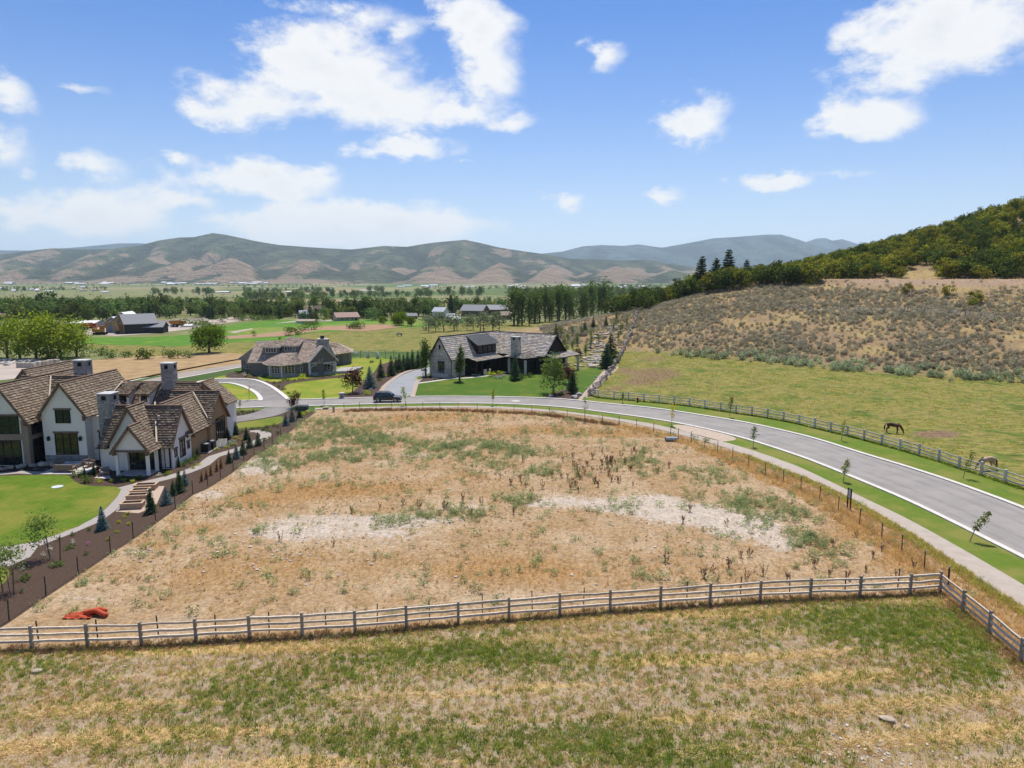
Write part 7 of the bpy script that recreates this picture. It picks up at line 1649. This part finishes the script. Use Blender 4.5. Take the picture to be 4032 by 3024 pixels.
for (x0, x1, y, n, h) in ((0,260,1142,40,9),(330,420,1140,14,8),(600,720,1156,20,12),(760,840,1158,16,12),(940,1000,1150,10,10),(1020,1130,1148,22,9),(1180,1320,1152,30,12),(1440,1510,1145,20,12),(1640,1700,1165,14,12),(1270,1610,1168,50,9),(960,1280,1178,70,10),(900,1260,1128,60,8),(330,900,1122,80,7),(0,330,1120,50,7),(1730,1900,1162,28,12),(1650,2000,1135,40,8),(2000,2600,1150,110,12),(2000,2600,1165,90,13),(2040,2600,1180,70,12),(1300,1420,1122,20,7),(2430,2700,1130,60,10)):
    for i in range(n):
        g = G(vr.uniform(x0, x1), y + vr.uniform(-5, 5)); P.append(tuple(g)); S_.append(h * vr.uniform(.6, 1.2))
scatter('far_trees', 'valley_tree', np.array(P), np.array(S_), 'far hedgerows and clumps of trees across the valley floor', 'trees', tilt=.0)

m_b = {k: M('far_' + k, *c, 2., .8) for k, c in dict(white=((.66, .66, .64), (.6, .6, .58)), cream=((.42, .38, .30), (.38, .34, .27)), brown=((.15, .105, .075), (.13, .09, .065)), grey=((.25, .255, .265), (.21, .215, .225)), tan=((.33, .27, .2), (.3, .24, .18)), dark=((.05, .05, .052), (.04, .04, .042)), rust=((.34, .22, .18), (.30, .19, .15)), tin=((.52, .55, .58), (.45, .48, .51)), osb=((.42, .34, .22), (.36, .29, .19))).items()}
def barn(px, py, wpx, hpx_, label, wall, roof, depth=None, rz=0.0, rise=.4, name='farm_building', cat='building', group=None, wins=2, door=True):
    g, k = gdist(px, py); w = wpx * k; h = hpx_ * k; d = depth or w * .7; H = empty(name, g, rz, label, cat, group); he = h * (1 - rise)
    mb = MB(); x0, x1, y0, y1 = -w/2, w/2, -d/2, d/2
    mb.add([(x0,y0,-.5),(x1,y0,-.5),(x1,y1,-.5),(x0,y1,-.5),(x0,y0,he),(x1,y0,he),(x1,y1,he),(x0,y1,he),(x0,0,h),(x1,0,h)], [(0,1,5,4),(2,3,7,6),(1,2,6,9,5),(3,0,4,8,7)]); mb.build('wall', m_b[wall], H)
    mb = MB(); e = .05 * w; t = .25; mb.add([(x0-e,y0-e*1.2,he-.3),(x1+e,y0-e*1.2,he-.3),(x1+e,0,h+.05),(x0-e,0,h+.05),(x0-e,y0-e*1.2,he-.3+t),(x1+e,y0-e*1.2,he-.3+t),(x1+e,0,h+.05+t),(x0-e,0,h+.05+t)], [(4,5,6,7),(0,1,5,4),(1,2,6,5),(3,0,4,7)])
    mb.add([(x0-e,y1+e*1.2,he-.3),(x1+e,y1+e*1.2,he-.3),(x1+e,0,h+.05),(x0-e,0,h+.05),(x0-e,y1+e*1.2,he-.3+t),(x1+e,y1+e*1.2,he-.3+t),(x1+e,0,h+.05+t),(x0-e,0,h+.05+t)], [(7,6,5,4),(4,5,1,0)]); mb.build('roof', m_b[roof], H)
    for i in range(wins):
        x = x0 + w * (i + 1) / (wins + 1.3); mb = MB(); mb.box(x - w*.035, x + w*.035, y0 - .06, y0 + .02, he*.4, he*.75); mb.build('window', m_glass, H)
    if door: mb = MB(); mb.box(x1 - w*.18, x1 - w*.08, y0 - .05, y0 + .02, 0, he*.72); mb.build('door', m_b['dark'], H)
    return H
barn(1735,1252,52,40,'tall white metal barn beyond the willow row','white','tin',rz=-.5,rise=.35); barn(1775,1262,36,26,'low white shed beside the tall barn','white','tin',rz=-.3); barn(1795,1266,40,20,'low white lean-to by the brown house','white','white',rz=-.2)
barn(1870,1246,90,44,'big brown house with a grey roof beyond the pasture, gabled block','brown','grey',rz=-.35,rise=.45,wins=3); barn(1960,1240,110,38,'long brown house block with a grey roof','brown','grey',rz=.1,rise=.4,wins=4); barn(1990,1258,46,30,'pinkish low building at the foot of the poplars','rust','tan',rz=.2)
barn(1362,1262,86,30,'cream cottage with a tan roof under the yellow tree','cream','rust',rz=.5,rise=.5,wins=3); barn(1196,1258,34,34,'pale blue grey barn left of the dark trees','grey','tin',rz=.6,rise=.3); barn(1208,1273,66,14,'long low white shed beside the farm track','white','tan',depth=6,rise=.25,wins=0,door=False); barn(1620,1255,40,20,'small house with a grey roof among the trees by the barn','tan','grey',rz=.4)
barn(120,1250,90,34,'grey roofed house at the left end of the tree belt','tan','grey',rz=.3,rise=.5); barn(30,1262,60,26,'tan house with a pale roof beside the cottonwoods','tan','rust',rz=-.2); barn(692,1236,28,14,'small low pink roofed house in the tree belt','rust','rust'); barn(785,1232,46,14,'long low pink roofed house in the tree belt','rust','rust'); barn(1260,1232,40,26,'dark brown roofed house hidden in the tree belt','brown','brown'); barn(1215,1236,26,22,'brown gabled house beside the hidden one','brown','rust')
g, k_ = gdist(348, 1287); barn(348,1288,90,24,'shed with a bright white roof at the building site','grey','white',depth=9,rise=.25,wins=3)
# the house under construction: dark clad gable with timber truss, pale sheathed block behind
def site_house():
    g, k = gdist(525, 1312); H = empty('unfinished_house', g, 0, 'unfinished dark house with a timber gable and pale sheathed wing', 'house'); H.scale = (78 * k / 8.8,) * 3
    d = Vector((.35, .94, 0)).normalized()
    def wing(cx, cy_, dd, L, w, ze, zr, wm, rm):
        dd = Vector((dd[0], dd[1], 0)).normalized(); r = Vector((dd.y, -dd.x, 0)); C = Vector((cx, cy_, 0)); U = Vector((0, 0, 1)); mb = MB()
        f = [C - r*w, C + r*w, C + r*w + U*ze, C + U*zr, C - r*w + U*ze]; b = [q + dd*L for q in f]; mb.add(f + b, [(0,1,2,3,4),(9,8,7,6,5),(1,6,7,2),(5,0,4,9)]); mb.build('wall', wm, H)
        for s_ in (-1, 1):
            mb = MB(); e = C + r*s_*(w+.9) - dd*.8 + U*(ze - .5); p = C - dd*.8 + U*(zr + .25); n = (L + 1.2); mb.add([e, e + dd*n, p + dd*n, p, e + U*.25, e + dd*n + U*.25, p + dd*n + U*.25, p + U*.25], [(4,5,6,7) if s_ > 0 else (7,6,5,4), (0,1,5,4), (3,0,4,7), (1,2,6,5)]); mb.build('roof', rm, H)
        return C, r, dd
    C, r, dd = wing(-3.6, -2, (.75, .66), 13, 5.2, 4.6, 8.0, m_b['dark'], m_b['grey'])
    U = Vector((0, 0, 1)); o = -dd * .12
    mb = MB(); mb.add([C - r*4.6 + o + U*4.3, C + r*4.6 + o + U*4.3, C + o + U*7.5], [(0,1,2)]); mb.build('gable_sheathing', m_b['osb'], H)
    for a, b in ((-4.8, 4.8),): mb = MB(); mb.bar(C + r*a + o*4 + U*4.3, C + r*b + o*4 + U*4.3, .35, .4); mb.build('truss_tie', m_cedar, H)
    for s_ in (-1, 1): mb = MB(); mb.bar(C + r*s_*4.8 + o*4 + U*4.3, C + o*4 + U*7.7, .3, .35); mb.build('truss_rafter', m_cedar, H)
    mb = MB(); mb.bar(C + o*4 + U*4.3, C + o*4 + U*7.5, .3, .3, 0, (0, 1, 0)); mb.build('king_post', m_cedar, H)
    for a in (-4.6, -1.5, 1.5, 4.6): mb = MB(); mb.bar(C + r*a + o*4, C + r*a + o*4 + U*4.3, .4, .4, 0, (0, 1, 0)); mb.build('timber_post', m_cedar, H)
    mb = MB(); mb.add([C - r*3 + o, C + r*3 + o, C + r*3 + o + U*3.2, C - r*3 + o + U*3.2], [(0,1,2,3)]); mb.build('opening', m_b['dark'], H)
    wing(-6.5, 4, (-.15, 1), 12, 4.5, 5.2, 8.6, m_b['osb'], m_b['white']); wing(4.5, 3, (1, .15), 8, 3.6, 3.0, 4.4, m_b['dark'], m_b['grey']); wing(-12, 6, (0, 1), 8, 3.5, 4.6, 6.5, m_b['grey'], m_b['white'])
site_house()
# building site machines
m_cat = M('machine_yellow', (.42, .22, .035), (.30, .15, .03), 4., .6); m_org = M('machine_orange', (.45, .12, .04), (.35, .09, .03), 4., .6); m_rub = M('rubber', (.02, .02, .02), None, 4., .9)
def wheel(P_, x, y, r, w, rim=None):
    mb = MB(); mb.tube([(x, y - w/2, r), (x, y - w*.42, r), (x, y + w*.42, r), (x, y + w/2, r)], [r*.86, r, r, r*.86], 18); t = mb.build('wheel', m_rub, P_)
    mb = MB(); mb.tube([(x, y - w/2 - .012, r), (x, y + w/2 + .012, r)], r*.6, 12); mb.build('rim', rim or m_galv, t)
def excavator(px, py, rz, label):
    g = G(px, py); E = empty('excavator', g, rz, label, 'excavator')
    for s_ in (-1, 1): mb = MB(); mb.tube([(-1.7, s_*1.1-.3, .45), (-1.7, s_*1.1+.3, .45)], .45, 12); mb.tube([(1.7, s_*1.1-.3, .45), (1.7, s_*1.1+.3, .45)], .45, 12); mb.box(-1.7, 1.7, s_*1.1-.3, s_*1.1+.3, .02, .88); mb.build('track', m_rub, E)
    mb = MB(); mb.box(-2.2, 1.2, -1.25, 1.25, 1.0, 2.0); mb.build('house', m_cat, E); mb = MB(); mb.box(-2.3, -1.2, -1.2, 1.2, 2.0, 2.4); mb.build('counterweight', m_cat, E)
    mb = MB(); mb.box(-.2, 1.2, .2, 1.2, 2.0, 3.2); c = mb.build('cab', m_cat, E); mb = MB(); mb.box(1.2, 1.22, .3, 1.1, 2.2, 3.1); mb.box(0, 1.1, 1.2, 1.22, 2.2, 3.1); mb.build('cab_window', m_glass, c)
    mb = MB(); mb.bar((1.0, -.3, 1.8), (3.0, -.3, 4.4), .4, .6); mb.bar((3.0, -.3, 4.4), (5.2, -.3, 4.2), .38, .5); mb.build('boom', m_cat, E); mb = MB(); mb.bar((5.2, -.3, 4.3), (6.0, -.3, 1.4), .34, .42); mb.build('arm', m_cat, E)
    mb = MB(); mb.add([(5.7,-.9,1.5),(5.7,.3,1.5),(6.4,.3,1.3),(6.4,-.9,1.3),(5.4,-.9,.6),(5.4,.3,.6),(6.2,.3,.3),(6.2,-.9,.3)], [(0,1,2,3),(4,5,1,0),(7,6,5,4),(0,3,7,4),(1,5,6,2)]); mb.build('bucket', m_rub, E)
excavator(395, 1318, .2, 'yellow excavator with its arm raised on the building site')
def hauler(px, py, rz, label, mat, name='dump_truck'):
    g = G(px, py); E = empty(name, g, rz, label, 'truck')
    mb = MB(); mb.add([(-3,-1.2,1.4),(1,-1.2,1.2),(1,1.2,1.2),(-3,1.2,1.4),(-3.4,-1.4,2.7),(1.2,-1.4,2.9),(1.2,1.4,2.9),(-3.4,1.4,2.7)], [(0,1,5,4),(1,2,6,5),(2,3,7,6),(3,0,4,7),(3,2,1,0)]); mb.build('bed', mat, E)
    mb = MB(); mb.box(1.3, 2.9, -1.1, 1.1, .9, 2.7); c = mb.build('cab', mat, E); mb = MB(); mb.box(2.9, 2.92, -.9, .9, 1.8, 2.5); mb.box(1.6, 2.6, -1.12, -1.1, 1.8, 2.5); mb.build('cab_window', m_glass, c); mb = MB(); mb.box(-3, 2.6, -.8, .8, .7, 1.15); mb.build('chassis', m_rub, E)
    for x in (-2.2, -.8, 1.9):
        for y in (-1.1, 1.1): wheel(E, x, y, .6, .5)
hauler(352, 1300, .3, 'orange loader truck by the white-roofed shed', m_org); hauler(702, 1288, .1, 'brown dump truck on the dusty track at the building site', m_cat)
barn(740,1288,40,9,'low white trailer beside the dump truck','white','white',depth=3,rise=.2,wins=0,door=False)
# far town and farms
tn = [(vr.uniform(0, 1150), vr.uniform(1108, 1122), vr.uniform(12, 46)) for _ in range(62)] + [(vr.uniform(1550, 2560), vr.uniform(1126, 1136), vr.uniform(14, 40)) for _ in range(24)] + [(vr.uniform(0, 420), vr.uniform(1128, 1150), vr.uniform(10, 26)) for _ in range(14)] + [(1430,1148,22),(1465,1148,18),(830,1152,26),(860,1153,20),(890,1153,30),(600,1154,14),(1140,1154,26),(415,1154,24),(2505,1140,20),(1300,1140,16)]
for i, (px, py, w) in enumerate(tn):
    wl, rl = vr.choice((('white', 'white'), ('white', 'tin'), ('cream', 'tin'), ('grey', 'white'), ('tan', 'grey'), ('white', 'white'))); barn(px, py, w, vr.uniform(4.5, 7), 'pale low building in the far valley town' if px < 1200 else 'pale low farm building at the foot of the mountains', wl, rl, rise=.4, name='town_building', group='buildings of the far town' if px < 1200 else 'farm buildings under the mountains', wins=2, door=False, rz=vr.uniform(-.3, .3))
# power poles
def pole(px, py, n, label):
    g, k = gdist(px, py); h = n * k; E = empty('power_pole', g, 0, label, 'pole', 'power poles across the valley'); mb = MB(); mb.tube([(0,0,-.3),(0,0,h)], [.24,.15], 6); mb.build('mast', m_log, E); mb = MB(); mb.bar((-1.3,0,h*.93),(1.3,0,h*.93),.16,.16); mb.build('crossarm', m_log, E)
    for x in (-1.1, 0, 1.1): mb = MB(); mb.tube([(x,0,h*.93),(x,0,h*.93+.35)], .09, 6); mb.build('insulator', m_b['grey'], E)
for px, py, n in ((20,1168,36),(88,1176,40),(224,1168,28),(304,1172,30),(368,1168,24),(1348,1190,40),(1658,1192,34),(738,1178,30)): pole(px, py, n, 'dark wooden power pole on the valley floor')
# rubble yard
for k in range(60):
    px, py = vr.uniform(-30, 150), vr.uniform(1412, 1440); boulder(G(px, py), vr.uniform(.5, 1.6), ROCKP if vr.random() < .7 else ROCKG, 'rough pale rock in the rubble yard behind the white house', 'rocks of the rubble yard', 'rock')
for i, (x, y) in enumerate(((178,150),(210,150),(245,150),(285,150),(330,140),(370,135),(400,132),(440,122),(490,118))):
    g = G(*c1(x, y)); E = empty('stone_pallet', g, vr.uniform(-.2, .2), 'pallet of stacked building stone in the rubble yard', 'pallet', 'stone pallets in the rubble yard'); mb = MB(); mb.box(-.6, .6, -.5, .5, 0, .14); mb.build('pallet_base', m_plank, E); sb = MB()
    for z in range(5):
        for q in range(4): w_ = vr.uniform(.26, .3); sb.box(-.6 + q*.3, -.6 + q*.3 + w_, -.5 + vr.uniform(0, .04), .5, .14 + z*.2, .14 + z*.2 + .19)
    sb.build('stacked_stone', m_stone3, E)['kind'] = 'stuff'
# garden fence and wrapped trees behind the grey house
a = [c2x(x, y) for x, y in ((1340,440),(1440,442),(1530,444),(1625,446),(1710,448),(1800,450))]; rail_fence('garden_fence', 'pale wire garden fence with grey posts behind the grey house', GP(a), rails=(.1, 1.0, 1.95), ph=2.0, pw=.14, rw=.05, rh=.06)
for x, y in ((1518,440), (1622,448)):
    g, k = gdist(*c2x(x, y)); h = 30 * k; mb = MB(); mb.tube([(0,0,0),(0,0,h*.15),(0.05,0,h*.5),(0,0,h*.8),(.03,0,h)], [h*.18,h*.27,h*.26,h*.14,h*.03], 10); o = mb.build('wrapped_tree', m_wtrim, None, True, loc=g); tag(o, 'young tree wrapped in white cloth by the garden fence, ' + ('further from the driveway' if x < 1600 else 'closer to the driveway'), 'wrapped tree')
vtree('silver_shrub', 1400, 1398, 34, 'large silvery bush behind the grey house', None, 'silver_bush', 1.6, cat='shrub')

# ------------------------------------------------------------------ cars
def car(loc, rz, label, paint, L=4.45, W=1.8, suv=True):
    C = empty('parked_car', loc, rz, label, 'car'); hl = L / 2; wr = .36; fx, rx = hl - .85, -hl + .82; wy = W / 2
    def arch(cx, r=.44): return [(cx + r * math.cos(a), .36 + r * math.sin(a)) for a in np.linspace(0, math.pi, 9)]
    belt = 1.02 if suv else .9
    prof = [(-hl, .42), (-hl + .05, .3)] + [(x, max(z, .3)) for x, z in reversed(arch(rx))] + [(x, max(z, .3)) for x, z in reversed(arch(fx))] + [(hl - .05, .3), (hl, .45), (hl - .04, .72), (hl - .2, .88), (hl - 1.15, belt - .02), (-hl + .1, belt + .02), (-hl + .02, .8)]
    mb = MB(); n = len(prof); vs = []
    for y, ins in ((-wy, .0), (wy, .0)): vs += [(x, y * (1 if z < .85 else .97), z) for x, z in prof]
    mb.add(vs, [tuple(range(n)), tuple(range(2 * n - 1, n - 1, -1))] + [(i, n + i, n + (i + 1) % n, (i + 1) % n) for i in range(n)]); me = mb.mesh('body', paint)
    bm = bmesh.new(); bm.from_mesh(me); bmesh.ops.recalc_face_normals(bm, faces=bm.faces[:]); bm.to_mesh(me); bm.free(); b = link('body', me, C); mod = b.modifiers.new('bevel', 'BEVEL'); mod.width = .05; mod.segments = 2; mod.limit_method = 'ANGLE'
    roof = 1.62 if suv else 1.42; x0, x1 = -hl + .12, hl - 1.15; t0, t1 = (-hl + .38, hl - 1.85) if suv else (-hl + .9, hl - 1.9)
    mb = MB(); i = .16; mb.add([(x0,-wy*.95,belt),(x1,-wy*.95,belt),(x1,wy*.95,belt),(x0,wy*.95,belt),(t0,-wy+i,roof),(t1,-wy+i,roof),(t1,wy-i,roof),(t0,wy-i,roof)], [(4,5,6,7),(0,1,5,4),(1,2,6,5),(2,3,7,6),(3,0,4,7)]); cb = mb.build('cabin', paint, C); mod = cb.modifiers.new('bevel', 'BEVEL'); mod.width = .06; mod.segments = 2
    def P(u, v, s_): return Vector((x0 + (t0 - x0) * v + ((x1 + (t1 - x1) * v) - (x0 + (t0 - x0) * v)) * u, s_ * (wy * .95 + (-wy * .95 + wy - i) * v) * 1.012, belt + (roof - belt) * v))
    for s_ in (-1, 1):
        for u0, u1 in ((.06, .30), (.33, .60), (.63, .90)): mb = MB(); q = [P(u0, .12, s_), P(u1, .12, s_), P(u1, .84, s_), P(u0, .84, s_)]; mb.add(q if s_ < 0 else q[::-1], [(0,1,2,3)]); mb.build('side_window', m_glass, C)
        mb = MB(); mb.box(x1 - .35, x1 - .15, s_*wy + (-.02 if s_ < 0 else -.1) - (.08 if s_ < 0 else 0), s_*wy + (.1 if s_ > 0 else .02), belt, belt + .15); mb.build('mirror', paint, C)
        for u in (.315, .615): mb = MB(); mb.box(x0 + (x1 - x0) * u + .1, x0 + (x1 - x0) * u + .24, s_*wy - .012, s_*wy + .012, .8, .83); mb.build('door_handle', m_black, C)
        mb = MB(); mb.box(hl - .32, hl - .02, s_*(wy - .2) - .16, s_*(wy - .2) + .16, .66, .8); mb.build('headlight', m_cap, C); mb = MB(); mb.box(-hl - .01, -hl + .12, s_*(wy - .12) - .1, s_*(wy - .12) + .1, .75, 1.05); mb.build('tail_light', m_red, C)
        if suv: mb = MB(); mb.bar((t0 + .2, s_*(wy - .3), roof + .07), (t1 - .2, s_*(wy - .3), roof + .07), .05, .05); mb.build('roof_rail', m_black, C)
    for xa, xb, va in ((x1, t1, 1), (x0, t0, -1)):
        mb = MB(); e = .012 * va; q = [(xa + (xb - xa)*.1 + e, -wy*.85, belt + (roof-belt)*.1), (xa + (xb - xa)*.1 + e, wy*.85, belt + (roof-belt)*.1), (xa + (xb - xa)*.88 + e, wy - i - .1, belt + (roof-belt)*.88), (xa + (xb - xa)*.88 + e, -wy + i + .1, belt + (roof-belt)*.88)]; mb.add(q if va > 0 else q[::-1], [(0,1,2,3)]); mb.build('windscreen' if va > 0 else 'rear_window', m_glass, C)
    for x in (fx, rx):
        for y in (-wy + .1, wy - .1): wheel(C, x, y, wr, .22)
    for x in (-hl - .02, hl - .1): mb = MB(); mb.box(x, x + .12, -wy + .08, wy - .08, .34, .56); mb.build('bumper', m_gut, C)
    return C
pt = M('dark_blue_paint', (.012, .016, .026), (.010, .014, .022), 1., .22, spec=.6); pr = M('red_paint', (.42, .008, .03), None, 1., .25, spec=.6)
g = G(1524, 1585); car((g.x, g.y + .75, .012), .01, 'dark blue sport utility car parked on the road', pt)
g = G(862, 1601); car((g.x, g.y + .7, .012), math.pi + .02, 'bright red car half hidden behind the white house', pr, 4.4, 1.8, False)

# ------------------------------------------------------------------ horses
def horse(loc, rz, label, coat, hair, s=1.0, walk=0.0):
    H = empty('horse', loc, rz, label, 'horse'); H.scale = (s, s, s)
    V = [(-.15,0,1.16,.30),(-.55,0,1.22,.27),(-.78,0,1.16,.2),(.2,0,1.14,.29),(.5,0,1.2,.26),(.72,0,1.12,.2),(.95,0,.88,.145),(1.13,0,.6,.115),(1.22,0,.44,.12),(1.27,0,.26,.085),(1.30,0,.10,.062)]
    E = [(0,1),(1,2),(0,3),(3,4),(4,5),(5,6),(6,7),(7,8),(8,9),(9,10)]
    def chain(start, pts):
        p = start
        for q in pts: V.append(q); E.append((p, len(V) - 1)); p = len(V) - 1
    w = walk
    for sy, k in ((-1, 1), (1, -1)):
        y = sy * .17; d = k * w
        chain(1, [(-.58, y, 1.0, .2), (-.50 + d*.3, y, .78, .14), (-.78 + d*.6, y, .50, .07), (-.74 + d, y, .17, .045), (-.70 + d, y, .035, .062)])
        d = -k * w; chain(4, [(.52, y*.9, .98, .16), (.50 + d*.3, y*.9, .72, .09), (.53 + d*.6, y*.9, .46, .058), (.50 + d, y*.9, .16, .042), (.54 + d, y*.9, .035, .06)])
    chain(8, [(1.16, -.06, .60, .03)]); chain(8, [(1.16, .06, .60, .03)])
    me = bpy.data.meshes.new('body'); me.from_pydata([v[:3] for v in V], E, []); me.materials.append(coat); b = link('body', me, H)
    m = b.modifiers.new('skin', 'SKIN'); m.use_smooth_shade = True
    for i, sv in enumerate(me.skin_vertices[0].data): sv.radius = (V[i][3] * .82 if i in (0, 1, 3, 4) else V[i][3], V[i][3]); sv.use_root = (i == 0)
    b.modifiers.new('smooth', 'SUBSURF').render_levels = 2
    mb = MB(); mb.tube([(-.9, 0, 1.16), (-1.02, .02, .95), (-1.0 - .25 * walk * 2, .03, .6), (-.98 - .5 * walk * 2, .05, .3)], [.05, .085, .09, .03], 8); mb.build('tail', hair, H, True)
    mb = MB(); mb.tube([(.55, .02, 1.42), (.78, .03, 1.24), (1.0, .04, .98), (1.16, .03, .72), (1.24, .0, .56)], [.05, .07, .065, .055, .03], 6); mb.build('mane', hair, H, True)
    return H
m_bay = M('bay_coat', (.11, .042, .022), (.075, .03, .017), 2.5, .55); m_hair = M('dark_hair', (.02, .013, .010), None, 5., .8); m_pal = M('palomino_coat', (.42, .29, .18), (.50, .37, .25), 2.2, .6); m_phair = M('brown_hair', (.10, .06, .04), None, 5., .8); m_pinto = M('pinto_coat', (.55, .53, .5), (.05, .04, .04), 1.6, .6)
horse(G(3515, 1706), -.55, 'dark bay horse grazing in the pasture by the bare mud patch', m_bay, m_hair, .97, .05)
g = G(3885, 1850); horse(g, math.pi + .12, 'pale palomino horse grazing just behind the pasture fence', m_pal, m_phair, 1.0, .16)
g = G(1573, 1326); horse(g, 2.6, 'small black and white horse grazing in the far green field', m_pinto, m_hair, 1.05, .05)
